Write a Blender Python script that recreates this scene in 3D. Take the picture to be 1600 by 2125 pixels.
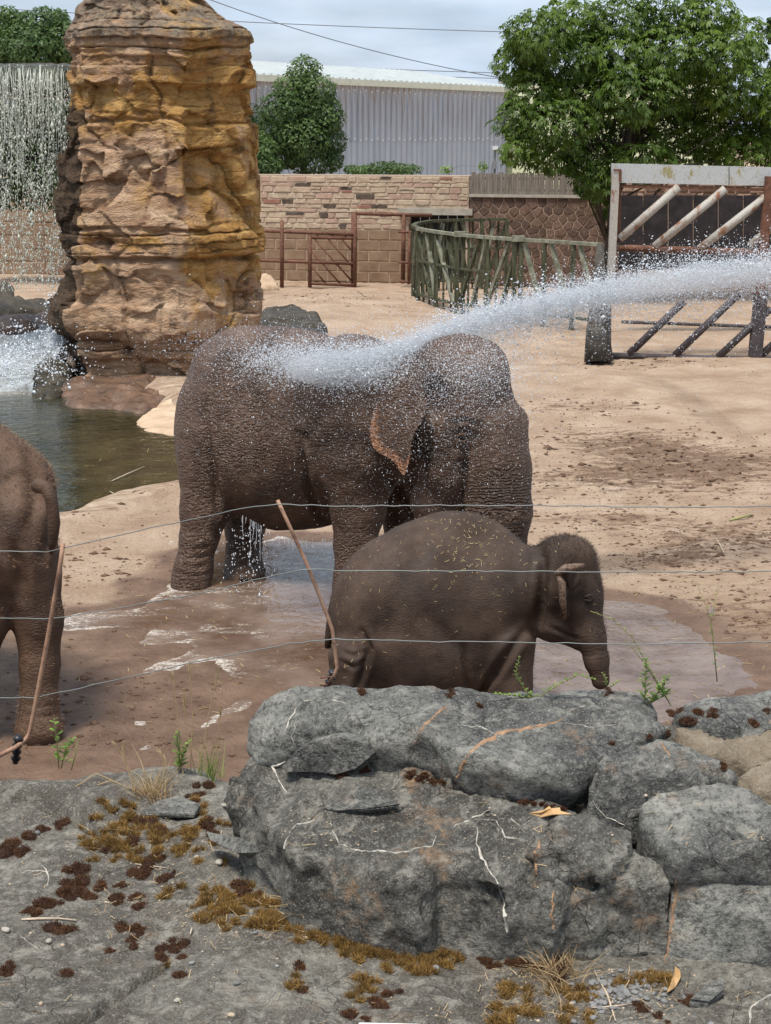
import bpy, bmesh, math, random
import numpy as np
from mathutils import Vector, Matrix
from mathutils.bvhtree import BVHTree

# ------------------------------------------------------------------ camera, sky, sun, exposure
scene = bpy.context.scene
for o in list(bpy.data.objects):
    bpy.data.objects.remove(o)
F = 3400.0                                  # focal length in photograph pixels (1600 wide)
PITCH = math.atan(782.0 / F)
CAMZ = 4.0
camd = bpy.data.cameras.new('camera')
camd.sensor_fit = 'HORIZONTAL'; camd.sensor_width = 36.0; camd.lens = 36.0 * F / 1600.0
camd.clip_start = 0.05; camd.clip_end = 3000.0
cam = bpy.data.objects.new('camera', camd)
cam.location = (0, 0, CAMZ); cam.rotation_euler = (math.pi / 2 - PITCH, 0, 0)
scene.collection.objects.link(cam); scene.camera = cam

SUN_EL, SUN_AZ = math.radians(70), math.radians(-150)      # azimuth from +Y clockwise: behind and left of the camera
world = bpy.data.worlds.new('World'); scene.world = world; world.use_nodes = True
wn = world.node_tree; wn.nodes.clear()
wo = wn.nodes.new('ShaderNodeOutputWorld'); wb = wn.nodes.new('ShaderNodeBackground')
sky = wn.nodes.new('ShaderNodeTexSky'); sky.sky_type = 'NISHITA'; sky.sun_disc = False
sky.sun_elevation = SUN_EL; sky.sun_rotation = SUN_AZ; sky.air_density = 1.0; sky.dust_density = 2.0
tc = wn.nodes.new('ShaderNodeTexCoord'); mp = wn.nodes.new('ShaderNodeMapping')
mp.inputs['Scale'].default_value = (1.0, 1.0, 4.0)
nz = wn.nodes.new('ShaderNodeTexNoise'); nz.inputs['Scale'].default_value = 3.4; nz.inputs['Detail'].default_value = 8; nz.inputs['Roughness'].default_value = 0.55
rp = wn.nodes.new('ShaderNodeValToRGB'); rp.color_ramp.elements[0].position = 0.36; rp.color_ramp.elements[1].position = 0.64
rp.color_ramp.elements[0].color = (0.45, 0.45, 0.45, 1); rp.color_ramp.elements[1].color = (0.96, 0.96, 0.96, 1)
nz2 = wn.nodes.new('ShaderNodeTexNoise'); nz2.inputs['Scale'].default_value = 6.0; nz2.inputs['Detail'].default_value = 6
rp2 = wn.nodes.new('ShaderNodeValToRGB'); rp2.color_ramp.elements[0].position = 0.35; rp2.color_ramp.elements[1].position = 0.65
rp2.color_ramp.elements[0].color = (8.8, 10.8, 13.6, 1); rp2.color_ramp.elements[1].color = (12.6, 14.2, 16.4, 1)
mx = wn.nodes.new('ShaderNodeMix'); mx.data_type = 'RGBA'
L = wn.links.new
L(tc.outputs['Generated'], mp.inputs['Vector']); L(mp.outputs['Vector'], nz.inputs['Vector']); L(mp.outputs['Vector'], nz2.inputs['Vector'])
L(nz.outputs['Fac'], rp.inputs['Fac']); L(nz2.outputs['Fac'], rp2.inputs['Fac'])
L(rp.outputs['Color'], mx.inputs[0]); L(sky.outputs['Color'], mx.inputs[6]); L(rp2.outputs['Color'], mx.inputs[7])
L(mx.outputs[2], wb.inputs['Color']); L(wb.outputs['Background'], wo.inputs['Surface'])
wb.inputs['Strength'].default_value = 0.052

sund = bpy.data.lights.new('sun', 'SUN'); sund.energy = 3.1; sund.angle = math.radians(16); sund.color = (1.0, 0.95, 0.87)
sun = bpy.data.objects.new('sun', sund); scene.collection.objects.link(sun)
sdir = Vector((math.sin(SUN_AZ) * math.cos(SUN_EL), math.cos(SUN_AZ) * math.cos(SUN_EL), math.sin(SUN_EL)))
sun.rotation_euler = sdir.to_track_quat('Z', 'Y').to_euler(); sun.location = (0, 0, 30)

scene.view_settings.view_transform = 'Standard'; scene.view_settings.look = 'None'
scene.view_settings.exposure = 0.6; scene.view_settings.gamma = 1.0; scene.view_settings.use_curve_mapping = False
scene.render.engine = 'CYCLES'
scene.cycles.max_bounces = 5; scene.cycles.diffuse_bounces = 2; scene.cycles.glossy_bounces = 3
scene.cycles.transmission_bounces = 4; scene.cycles.transparent_max_bounces = 8; scene.cycles.volume_bounces = 3
scene.cycles.use_denoising = True; scene.cycles.caustics_reflective = False; scene.cycles.caustics_refractive = False

rng = np.random.default_rng(7); random.seed(7)

# ------------------------------------------------------------------ measuring: photograph pixel -> place
CP, SP = math.cos(PITCH), math.sin(PITCH)
def ray(px, py):
    u = (px - 800.0) / F; v = (py - 1062.5) / F
    return np.array([u, CP - v * SP, -SP - v * CP])
def P(px, py, Y):
    d = ray(px, py); s = Y / d[1]
    return np.array([d[0] * s, Y, CAMZ + d[2] * s])
def G(px, py, z=0.0):
    d = ray(px, py); s = (z - CAMZ) / d[2]
    return np.array([d[0] * s, d[1] * s, z])
def PX(px, Y, z):
    """x of the point at distance Y and height z seen in column px"""
    return (px - 800.0) / F * (Y * CP + (CAMZ - z) * SP)

# ------------------------------------------------------------------ numpy noise
_perm = np.random.default_rng(11).permutation(256).astype(np.int64); _perm = np.concatenate([_perm, _perm, _perm])
_g3 = np.random.default_rng(5).normal(size=(256, 3)); _g3 /= np.linalg.norm(_g3, axis=1)[:, None]
def perlin(p):
    p = np.asarray(p, dtype=np.float64)
    i = np.floor(p).astype(np.int64); f = p - i; i &= 255
    u = f * f * f * (f * (f * 6 - 15) + 10)
    res = 0
    for dx in (0, 1):
        wx = u[..., 0] if dx else 1 - u[..., 0]
        a = _perm[i[..., 0] + dx]
        for dy in (0, 1):
            wy = u[..., 1] if dy else 1 - u[..., 1]
            b = _perm[a + i[..., 1] + dy]
            for dz in (0, 1):
                wz = u[..., 2] if dz else 1 - u[..., 2]
                g = _g3[_perm[b + i[..., 2] + dz] & 255]
                dot = g[..., 0] * (f[..., 0] - dx) + g[..., 1] * (f[..., 1] - dy) + g[..., 2] * (f[..., 2] - dz)
                res = res + wx * wy * wz * dot
    return res * 1.5
def fbm(p, octv=4, gain=0.5, lac=2.03):
    p = np.asarray(p, dtype=np.float64); a = 1.0; s = 0; 
    for k in range(octv):
        s = s + a * perlin(p + k * 17.3); p = p * lac; a *= gain
    return s
def ridged(p, octv=4, gain=0.5):
    p = np.asarray(p, dtype=np.float64); a = 1.0; s = 0
    for k in range(octv):
        s = s + a * (1 - 2 * np.abs(perlin(p + k * 9.1))); p = p * 2.1; a *= gain
    return s
def worley(p, seed=0):
    """F1, F2 distances and a random number of the nearest cell"""
    p = np.asarray(p, dtype=np.float64); c = np.floor(p).astype(np.int64)
    d1 = np.full(p.shape[:-1], 9.0); d2 = d1.copy(); idn = np.zeros(p.shape[:-1]); vec = np.zeros(p.shape)
    r = np.random.default_rng(seed).random((4096, 4))
    for dx in (-1, 0, 1):
        for dy in (-1, 0, 1):
            for dz in (-1, 0, 1):
                q = c + np.array([dx, dy, dz])
                h = (q[..., 0] * 73856093 ^ q[..., 1] * 19349663 ^ q[..., 2] * 83492791) & 4095
                d = np.linalg.norm(q + r[h, :3] - p, axis=-1)
                near = d < d1; vec = np.where(near[..., None], p - q - r[h, :3], vec) if True else vec
                d2 = np.where(near, d1, np.minimum(d2, d)); idn = np.where(near, r[h, 3], idn); d1 = np.where(near, d, d1)
    worley.vec = vec
    return d1, d2, idn
def sstep(a, b, x):
    t = np.clip((x - a) / (b - a), 0, 1); return t * t * (3 - 2 * t)
def poly_sd(pts, X, Y):
    """signed distance to a polygon in the plane, negative inside"""
    pts = np.asarray(pts, float); d = np.full(X.shape, 1e18); ins = np.zeros(X.shape, bool); n = len(pts)
    for i in range(n):
        a = pts[i]; b = pts[(i + 1) % n]; e = b - a; wx = X - a[0]; wy = Y - a[1]
        t = np.clip((wx * e[0] + wy * e[1]) / (e @ e + 1e-12), 0, 1)
        d = np.minimum(d, (wx - e[0] * t) ** 2 + (wy - e[1] * t) ** 2)
        c = ((a[1] > Y) != (b[1] > Y)) & (X < (b[0] - a[0]) * (Y - a[1]) / (b[1] - a[1] + 1e-12) + a[0])
        ins ^= c
    d = np.sqrt(d); return np.where(ins, -d, d)
def line_d(pts, X, Y):
    pts = np.asarray(pts, float); d = np.full(X.shape, 1e18)
    for a, b in zip(pts[:-1], pts[1:]):
        e = b - a; wx = X - a[0]; wy = Y - a[1]
        t = np.clip((wx * e[0] + wy * e[1]) / (e @ e + 1e-12), 0, 1)
        d = np.minimum(d, (wx - e[0] * t) ** 2 + (wy - e[1] * t) ** 2)
    return np.sqrt(d)

# ------------------------------------------------------------------ objects
col = scene.collection
def raw_mesh(name, V, Fc, smooth=False, attrs=None):
    V = np.asarray(V, np.float32).reshape(-1, 3)
    me = bpy.data.meshes.new(name)
    if isinstance(Fc, np.ndarray) and Fc.ndim == 2:
        m, k = Fc.shape
        me.vertices.add(len(V)); me.vertices.foreach_set('co', V.ravel())
        me.loops.add(m * k); me.loops.foreach_set('vertex_index', Fc.astype(np.int32).ravel())
        me.polygons.add(m); me.polygons.foreach_set('loop_start', np.arange(0, m * k, k, dtype=np.int32))
        me.update(calc_edges=True)
    else:
        me.from_pydata([tuple(map(float, v)) for v in V], [], [tuple(int(i) for i in f) for f in Fc])
        me.update()
    if smooth:
        me.polygons.foreach_set('use_smooth', np.ones(len(me.polygons), bool))
    for k, a in (attrs or {}).items():
        at = me.attributes.new(k, 'FLOAT', 'POINT'); at.data.foreach_set('value', np.asarray(a, np.float32))
    return me
def wloc(o):
    l = np.zeros(3)
    while o is not None:
        l = l + np.array(o.location); o = o.parent
    return l
def mesh_obj(name, V, Fc, mat, parent=None, smooth=False, attrs=None, origin=None):
    V = np.asarray(V, float).reshape(-1, 3)
    if origin is None:
        if parent is not None:
            origin = wloc(parent)
        else:
            lo, hi = V.min(0), V.max(0); origin = np.array([(lo[0] + hi[0]) / 2, (lo[1] + hi[1]) / 2, lo[2]])
    me = raw_mesh(name, V - origin, Fc, smooth, attrs)
    if mat is not None: me.materials.append(mat)
    o = bpy.data.objects.new(name, me); col.objects.link(o)
    if parent is not None:
        o.parent = parent; o.location = origin - wloc(parent)
    else:
        o.location = origin
    return o
def tag(o, label=None, cat=None, group=None, kind=None):
    if label: o['label'] = label
    if cat: o['category'] = cat
    if group: o['group'] = group
    if kind: o['kind'] = kind
    return o
def thing(name, loc, label, cat, group=None):
    o = bpy.data.objects.new(name, None); o.empty_display_size = 0.2; col.objects.link(o); o.location = [float(c) for c in loc]
    return tag(o, label, cat, group)

class MB:
    """collects boxes, bars, tubes and blades into one mesh"""
    def __init__(s): s.V = []; s.F = []; s.A = []
    def add(s, V, Fc, a=0.0):
        b = len(s.V); s.V += [tuple(v) for v in V]; s.F += [tuple(i + b for i in f) for f in Fc]; s.A += [a] * len(V); return s
    def box(s, c, sx, sy, sz, ax=(1, 0, 0), up=(0, 0, 1)):
        ax = np.array(ax, float); ax /= np.linalg.norm(ax); up = np.array(up, float)
        ay = np.cross(up, ax); ay /= np.linalg.norm(ay); az = np.cross(ax, ay); c = np.array(c, float)
        V = [c + i * ax * sx / 2 + j * ay * sy / 2 + k * az * sz / 2 for i in (-1, 1) for j in (-1, 1) for k in (-1, 1)]
        return s.add(V, [(0, 1, 3, 2), (4, 6, 7, 5), (0, 4, 5, 1), (2, 3, 7, 6), (0, 2, 6, 4), (1, 5, 7, 3)])
    def bar(s, a, b, w, t, up=(0, 0, 1)):
        a = np.array(a, float); b = np.array(b, float); d = b - a
        if abs(np.dot(d / np.linalg.norm(d), up)) > 0.97: up = (0, 1, 0)
        return s.box((a + b) / 2, np.linalg.norm(d), w, t, d, up)
    def tube(s, pts, r, n=8, cap=True, a=0.0):
        pts = [np.array(p, float) for p in pts]; m = len(pts); rs = r if hasattr(r, '__len__') else [r] * m
        V = []; Fc = []; prev = None
        for i, p in enumerate(pts):
            t = pts[min(i + 1, m - 1)] - pts[max(i - 1, 0)]; t /= np.linalg.norm(t) + 1e-12
            if prev is None:
                q = np.array([0, 0, 1.0]) if abs(t[2]) < 0.9 else np.array([1.0, 0, 0])
                n1 = np.cross(t, q)
            else:
                n1 = prev - t * np.dot(prev, t)
            n1 /= np.linalg.norm(n1) + 1e-12; prev = n1; n2 = np.cross(t, n1)
            for k in range(n):
                an = 2 * math.pi * k / n; V.append(p + rs[i] * (math.cos(an) * n1 + math.sin(an) * n2))
        for i in range(m - 1):
            for k in range(n):
                Fc.append((i * n + k, i * n + (k + 1) % n, (i + 1) * n + (k + 1) % n, (i + 1) * n + k))
        if cap:
            Fc.append(tuple(range(n - 1, -1, -1))); Fc.append(tuple((m - 1) * n + k for k in range(n)))
        return s.add(V, Fc, a)
    def build(s, name, mat, parent=None, smooth=False, attr=None, origin=None):
        return mesh_obj(name, np.array(s.V), s.F, mat, parent, smooth, {attr: s.A} if attr else None, origin)

# ------------------------------------------------------------------ implicit solids -> continuous meshes
def surface_nets(Fv, org, h):
    ins = Fv < 0
    nx, ny, nzz = Fv.shape
    c = np.zeros((nx - 1, ny - 1, nzz - 1), np.int8)
    for i in (0, 1):
        for j in (0, 1):
            for k in (0, 1):
                c += ins[i:nx - 1 + i, j:ny - 1 + j, k:nzz - 1 + k]
    act = (c > 0) & (c < 8)
    ci = np.argwhere(act); n = len(ci)
    idx = np.full(act.shape, -1, np.int64); idx[act] = np.arange(n)
    acc = np.zeros((n, 3)); cnt = np.zeros(n)
    cor = [(i, j, k) for i in (0, 1) for j in (0, 1) for k in (0, 1)]
    val = {q: Fv[ci[:, 0] + q[0], ci[:, 1] + q[1], ci[:, 2] + q[2]] for q in cor}
    for a in cor:
        for ax in range(3):
            if a[ax] == 0:
                b = list(a); b[ax] = 1; b = tuple(b); va, vb = val[a], val[b]
                m = (va < 0) != (vb < 0); t = np.where(m, va / np.where(m, va - vb, 1), 0)
                p = np.zeros((n, 3)) + np.array(a); p[:, ax] += t
                acc[m] += p[m]; cnt[m] += 1
    V = org + h * (ci + acc / np.maximum(cnt, 1)[:, None])
    quads = []
    for ax in range(3):
        sl0 = [slice(None)] * 3; sl1 = [slice(None)] * 3
        sl0[ax] = slice(0, -1); sl1[ax] = slice(1, None)
        ed = ins[tuple(sl0)] != ins[tuple(sl1)]
        e = np.argwhere(ed); b, cc = [(1, 2), (2, 0), (0, 1)][ax]
        ok = (e[:, b] > 0) & (e[:, cc] > 0) & (e[:, b] < Fv.shape[b] - 1) & (e[:, cc] < Fv.shape[cc] - 1); e = e[ok]
        fl = ins[e[:, 0], e[:, 1], e[:, 2]]
        def at(db, dc):
            q = e.copy(); q[:, b] += db; q[:, cc] += dc; return idx[q[:, 0], q[:, 1], q[:, 2]]
        q = np.stack([at(-1, -1), at(0, -1), at(0, 0), at(-1, 0)], 1)
        q[~fl] = q[~fl][:, ::-1]
        quads.append(q)
    return V, np.concatenate(quads)
def vnormals(V, Q):
    N = np.zeros_like(V); a = V[Q[:, 2]] - V[Q[:, 0]]; b = V[Q[:, 3]] - V[Q[:, 1]]; fn = np.cross(a, b)
    for k in range(4): np.add.at(N, Q[:, k], fn)
    return N / (np.linalg.norm(N, axis=1)[:, None] + 1e-12)
def relax(V, Q, n=1, w=0.5):
    for _ in range(n):
        S = np.zeros_like(V); C = np.zeros(len(V))
        for a, b in ((0, 1), (1, 2), (2, 3), (3, 0)):
            np.add.at(S, Q[:, a], V[Q[:, b]]); np.add.at(S, Q[:, b], V[Q[:, a]])
            np.add.at(C, Q[:, a], 1); np.add.at(C, Q[:, b], 1)
        V = V * (1 - w) + w * S / np.maximum(C, 1)[:, None]
    return V
class SDF:
    def __init__(s, lo, hi, h):
        s.h = h; s.org = np.array(lo, float); n = np.ceil((np.array(hi) - s.org) / h).astype(int) + 1
        g = [s.org[i] + h * np.arange(n[i]) for i in range(3)]
        s.X, s.Y, s.Z = [a.astype(np.float32) for a in np.meshgrid(*g, indexing='ij', sparse=True)]
        s.D = np.full(tuple(n), 9.0, np.float32)
    def smin(s, d, k, sub=False):
        if sub:
            a = s.D; b = -d; hh = np.clip(0.5 + 0.5 * (a - b) / k, 0, 1); s.D = b + (a - b) * hh + k * hh * (1 - hh)
        else:
            hh = np.clip(0.5 + 0.5 * (d - s.D) / k, 0, 1); s.D = d + (s.D - d) * hh - k * hh * (1 - hh)
    def ell(s, c, r, k=0.08, rz=0.0, ry=0.0, sub=False):
        x, y, z = s.X - c[0], s.Y - c[1], s.Z - c[2]
        if rz:
            cz, sz = math.cos(rz), math.sin(rz); x, y = cz * x + sz * y, -sz * x + cz * y
        if ry:
            cy, sy = math.cos(ry), math.sin(ry); x, z = cy * x - sy * z, sy * x + cy * z
        k0 = np.sqrt((x / r[0]) ** 2 + (y / r[1]) ** 2 + (z / r[2]) ** 2)
        k1 = np.sqrt((x / r[0] ** 2) ** 2 + (y / r[1] ** 2) ** 2 + (z / r[2] ** 2) ** 2) + 1e-6
        s.smin((k0 * (k0 - 1) / k1).astype(np.float32), k, sub)
    def cone(s, a, b, ra, rb, k=0.06, sub=False, flat=1.0):
        a = np.array(a); b = np.array(b); e = b - a; L2 = float(e @ e)
        x, y, z = s.X - a[0], s.Y - a[1], s.Z - a[2]
        t = np.clip((x * e[0] + y * e[1] + z * e[2]) / L2, 0, 1)
        d = np.sqrt((x - e[0] * t) ** 2 + ((y - e[1] * t) * flat) ** 2 + (z - e[2] * t) ** 2) - (ra + (rb - ra) * t)
        s.smin(d.astype(np.float32), k, sub)
    def chain(s, pts, rs, k=0.06, sub=False, k0=None):
        for i in range(len(pts) - 1):
            s.cone(pts[i], pts[i + 1], rs[i], rs[i + 1], (k0 if (k0 and i == 0) else k), sub)
    def hull(s, pts, rnd, k=0.02):
        bm = bmesh.new()
        for p in pts: bm.verts.new([float(c) for c in p])
        bmesh.ops.convex_hull(bm, input=bm.verts[:]); bm.normal_update()
        pl = {}
        for f in bm.faces:
            nrm = f.normal; w = nrm.dot(f.verts[0].co); pl[(round(nrm.x, 2), round(nrm.y, 2), round(nrm.z, 2))] = (nrm.x, nrm.y, nrm.z, w)
        bm.free(); d = None
        for (a, b, c, w) in pl.values():
            q = a * s.X + b * s.Y + c * s.Z - w
            if d is None: d = q
            else:
                hh = np.clip(0.5 - 0.5 * (d - q) / rnd, 0, 1); d = d + (q - d) * hh + rnd * hh * (1 - hh)
        s.smin((d - rnd * 0.10).astype(np.float32), k)
    def mesh(s, smooth=1):
        V, Q = surface_nets(s.D, s.org, s.h)
        if smooth: V = relax(V, Q, smooth)
        return V, Q
# ------------------------------------------------------------------ procedural materials
def nd(nt, typ, ins=None, **props):
    n = nt.nodes.new(typ)
    for k, v in props.items(): setattr(n, k, v)
    for k, v in (ins or {}).items():
        if isinstance(v, bpy.types.NodeSocket): nt.links.new(v, n.inputs[k])
        else: n.inputs[k].default_value = v
    return n
class Mat:
    def __init__(s, name, obj_random=False):
        s.m = bpy.data.materials.new(name); s.m.use_nodes = True; s.nt = s.m.node_tree
        s.b = s.nt.nodes['Principled BSDF']; s.out = s.nt.nodes['Material Output']
        s.co = nd(s.nt, 'ShaderNodeTexCoord').outputs['Object']
        if obj_random:
            r = nd(s.nt, 'ShaderNodeObjectInfo').outputs['Random']
            mul = nd(s.nt, 'ShaderNodeVectorMath', {0: (71, 53, 37)}, operation='SCALE'); s.nt.links.new(r, mul.inputs['Scale'])
            s.co = nd(s.nt, 'ShaderNodeVectorMath', {0: s.co, 1: mul.outputs[0]}, operation='ADD').outputs[0]
            s.rand = r
    def map(s, scale=(1, 1, 1), rot=(0, 0, 0), co=None):
        return nd(s.nt, 'ShaderNodeMapping', {'Vector': co or s.co, 'Scale': scale, 'Rotation': rot}).outputs[0]
    def noise(s, scale, detail=5, rough=0.55, co=None, dist=0.0, out='Fac'):
        return nd(s.nt, 'ShaderNodeTexNoise', {'Vector': co or s.co, 'Scale': scale, 'Detail': detail, 'Roughness': rough, 'Distortion': dist}).outputs[out]
    def voro(s, scale, feature='F1', co=None, out='Distance', rnd=1.0):
        return nd(s.nt, 'ShaderNodeTexVoronoi', {'Vector': co or s.co, 'Scale': scale, 'Randomness': rnd}, feature=feature).outputs[out]
    def warp(s, amt, scale=3.0, co=None):
        n = nd(s.nt, 'ShaderNodeTexNoise', {'Vector': co or s.co, 'Scale': scale, 'Detail': 3}).outputs['Color']
        c = nd(s.nt, 'ShaderNodeVectorMath', {0: n, 1: (0.5, 0.5, 0.5)}, operation='SUBTRACT').outputs[0]
        c = nd(s.nt, 'ShaderNodeVectorMath', {0: c, 'Scale': amt}, operation='SCALE').outputs[0]
        return nd(s.nt, 'ShaderNodeVectorMath', {0: co or s.co, 1: c}, operation='ADD').outputs[0]
    def ramp(s, fac, stops, interp='LINEAR'):
        n = nd(s.nt, 'ShaderNodeValToRGB', {'Fac': fac}); cr = n.color_ramp; cr.interpolation = interp
        while len(cr.elements) < len(stops): cr.elements.new(0.5)
        for e, (p, c) in zip(cr.elements, stops):
            e.position = p; e.color = (c, c, c, 1) if not hasattr(c, '__len__') else (*c[:3], 1)
        return n.outputs['Color']
    def mix(s, f, a, b, blend='MIX'):
        n = nd(s.nt, 'ShaderNodeMix', data_type='RGBA', blend_type=blend)
        for i, v in ((0, f), (6, a), (7, b)):
            if isinstance(v, bpy.types.NodeSocket): s.nt.links.new(v, n.inputs[i])
            else: n.inputs[i].default_value = v if i == 0 else (*v[:3], 1)
        return n.outputs[2]
    def math(s, op, a, b=0.0, c=0.0):
        return nd(s.nt, 'ShaderNodeMath', {0: a, 1: b, 2: c}, operation=op).outputs[0]
    def attr(s, name):
        return nd(s.nt, 'ShaderNodeAttribute', attribute_name=name).outputs['Fac']
    def bump(s, h, dist, strength=1.0, normal=None):
        ins = {'Height': h, 'Distance': dist, 'Strength': strength}
        if normal is not None: ins['Normal'] = normal
        return nd(s.nt, 'ShaderNodeBump', ins).outputs[0]
    def set(s, color=None, rough=None, normal=None, **kw):
        for k, v in dict({'Base Color': color, 'Roughness': rough, 'Normal': normal}, **{k.replace('_', ' '): v for k, v in kw.items()}).items():
            if v is None: continue
            if isinstance(v, bpy.types.NodeSocket): s.nt.links.new(v, s.b.inputs[k])
            elif k == 'Base Color': s.b.inputs[k].default_value = (*v[:3], 1)
            else: s.b.inputs[k].default_value = v
        return s.m

def simple(name, c1, c2, scale=6, rough=0.8, bump=0.004, spec=0.3, metal=0.0, detail=6, stretch=(1, 1, 1), bscale=None, rnd=True):
    M = Mat(name, rnd); co = M.map(stretch)
    n = M.noise(scale, detail, 0.6, co); c = M.ramp(n, [(0.3, c1), (0.7, c2)])
    return M.set(c, rough, M.bump(M.noise(bscale or scale * 4, 6, 0.65, co), bump), Specular_IOR_Level=spec, Metallic=metal)

def skin_mat(name, c_dark, c_mid, c_lt, rough=0.55, wr=0.012, pink=None, scale=26.0, dust=0.35):
    M = Mat(name)
    w = M.warp(0.10, 5.0)
    a = M.voro(scale, 'DISTANCE_TO_EDGE', M.map((0.55, 0.55, 1.5), (0, 0.35, 0), w))
    b = M.voro(scale * 1.5, 'DISTANCE_TO_EDGE', M.map((1.3, 1.3, 0.6), (0, -0.5, 0.3), w))
    n = M.noise(60, 6, 0.65)
    a1 = M.ramp(a, [(0.0, 0.0), (0.16, 0.75), (0.5, 1.0)]); b1 = M.ramp(b, [(0.0, 0.0), (0.14, 0.8), (0.5, 1.0)])
    h = M.math('ADD', M.math('MULTIPLY', a1, 0.9), M.math('MULTIPLY', b1, 0.5))
    msk = M.math('MULTIPLY_ADD', M.ramp(M.noise(2.2, 3), [(0.35, 0.25), (0.65, 1.0)]), 1.0, 0.0)
    h = M.math('MULTIPLY', h, msk)
    ring = M.attr('ring'); rm = M.attr('ringmask')
    wv = M.math('SINE', M.math('MULTIPLY', M.math('ADD', ring, M.math('MULTIPLY', M.noise(7, 3), 0.09)), 120.0))
    wv = M.math('MULTIPLY', M.math('MULTIPLY', M.math('ABSOLUTE', wv), rm), 2.0)
    h = M.math('ADD', h, wv); h = M.math('ADD', h, M.math('MULTIPLY', n, 0.22))
    col_ = M.ramp(M.noise(2.6, 7, 0.62, w), [(0.28, c_dark), (0.5, c_mid), (0.76, c_lt)])
    col_ = M.mix(M.ramp(M.noise(18, 5, 0.6), [(0.45, 0.0), (0.75, 0.5)]), col_, c_dark)
    du = M.ramp(M.noise(1.3, 4), [(0.4, 0.0), (0.75, dust)])
    col_ = M.mix(du, col_, c_lt)
    if pink:
        pk = M.attr('pink'); spots = M.ramp(M.noise(55, 4, 0.6), [(0.42, 0.15), (0.56, 1.0)])
        f = M.math('MULTIPLY', M.ramp(M.math('ADD', pk, M.math('MULTIPLY', M.noise(14, 4), 0.5)), [(0.70, 0.0), (0.95, 1.0)]), spots)
        col_ = M.mix(f, col_, pink)
    rg = M.ramp(M.noise(4, 4), [(0.3, max(rough - 0.12, 0.05)), (0.7, min(rough + 0.15, 1))])
    return M.set(col_, rg, M.bump(h, wr), Specular_IOR_Level=0.40)

SKIN_WET = skin_mat('wet_elephant_skin', (0.038, 0.021, 0.013), (0.094, 0.054, 0.035), (0.155, 0.098, 0.068), 0.52, 0.016, (0.55, 0.27, 0.15), 22.0)
SKIN_CALF = skin_mat('calf_skin', (0.016, 0.0085, 0.0052), (0.040, 0.0225, 0.0140), (0.095, 0.061, 0.042), 0.74, 0.0022, (0.19, 0.125, 0.088), 42.0, 0.6)
SKIN_BROWN = skin_mat('dusty_elephant_skin', (0.040, 0.021, 0.0125), (0.076, 0.042, 0.025), (0.14, 0.080, 0.048), 0.72, 0.0035, (0.35, 0.2, 0.13), 30.0, 0.6)
EYE = Mat('dark_eye').set((0.012, 0.007, 0.004), 0.12)
NAIL = simple('toenail_horn', (0.07, 0.048, 0.036), (0.13, 0.092, 0.07), 20, 0.6, 0.002)
HAIR = Mat('dark_brown_hair').set((0.055, 0.034, 0.022), 0.7)
HAIR_L = Mat('pale_brown_hair').set((0.22, 0.125, 0.07), 0.7)

def foreground_rock(name, tint=1.0, warm=0.0, lich=0.5):
    M = Mat(name, True); w = M.warp(0.08, 9)
    n1 = M.noise(3.2, 8, 0.62, w); n2 = M.noise(70, 6, 0.75); n3 = M.noise(190, 3, 0.8)
    base = M.ramp(n1, [(0.30, (0.026 * tint, 0.026 * tint, 0.025 * tint)), (0.46, (0.088 * tint, 0.088 * tint, 0.080 * tint)), (0.66, (0.235 * tint, 0.232 * tint, 0.205 * tint))])
    n4 = M.noise(1.7, 5, 0.6, w); base = M.mix(M.ramp(n4, [(0.42, 0.72), (0.56, 0.0)]), base, (0.040, 0.040, 0.040))
    base = M.mix(M.ramp(n2, [(0.36, 0.9), (0.54, 0.0)]), base, (0.026, 0.025, 0.024))
    base = M.mix(M.ramp(M.noise(24, 7, 0.72, w), [(0.50, 0.0), (0.66, 0.65)]), base, (0.36, 0.345, 0.30))
    base = M.mix(M.ramp(n3, [(0.54, 0.0), (0.70, 0.7)]), base, (0.42, 0.40, 0.355))
    o = M.math('MULTIPLY', M.ramp(M.noise(6.5, 6, 0.6), [(0.56, 0.0), (0.70, 1.0)]), M.ramp(M.noise(34, 6, 0.7), [(0.46, 0.0), (0.60, 1.0)]))
    base = M.mix(M.math('MULTIPLY', o, lich), base, (0.33, 0.20, 0.11))
    pl = M.math('MULTIPLY', M.ramp(M.noise(4.0, 5), [(0.58, 0.0), (0.72, 1.0)]), M.ramp(M.noise(50, 6, 0.7), [(0.5, 0.0), (0.66, 1.0)]))
    base = M.mix(M.math('MULTIPLY', pl, 0.6), base, (0.42, 0.39, 0.33))
    if warm: base = M.mix(warm, base, (0.36, 0.27, 0.17))
    h = M.math('ADD', M.math('MULTIPLY', M.noise(45, 8, 0.7), 1.0), M.math('MULTIPLY', M.noise(12, 6, 0.6, w), 2.0))
    cr = M.ramp(M.voro(7, 'DISTANCE_TO_EDGE', M.warp(0.25, 6)), [(0.0, 0.0), (0.012, 1.0)])
    h = M.math('ADD', h, M.math('MULTIPLY', M.math('MULTIPLY', cr, M.ramp(M.noise(3), [(0.5, 0), (0.6, 1)])), 0.35))
    return M.set(base, 0.82, M.bump(h, 0.016), Specular_IOR_Level=0.28)
ROCK = foreground_rock('grey_rock', 1.65); ROCK_LT = foreground_rock('pale_grey_rock', 1.9, 0.0, 0.3)
ROCK_DK = foreground_rock('dark_grey_rock', 0.92, 0.05, 0.85); ROCK_TAN = foreground_rock('tan_rock', 1.7, 0.50, 0.9)
SLAB = foreground_rock('slab_rock', 1.15, 0.12, 0.25)
VEIN = simple('pale_vein', (0.42, 0.38, 0.32), (0.66, 0.62, 0.54), 60, 0.85, 0.002)
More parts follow.
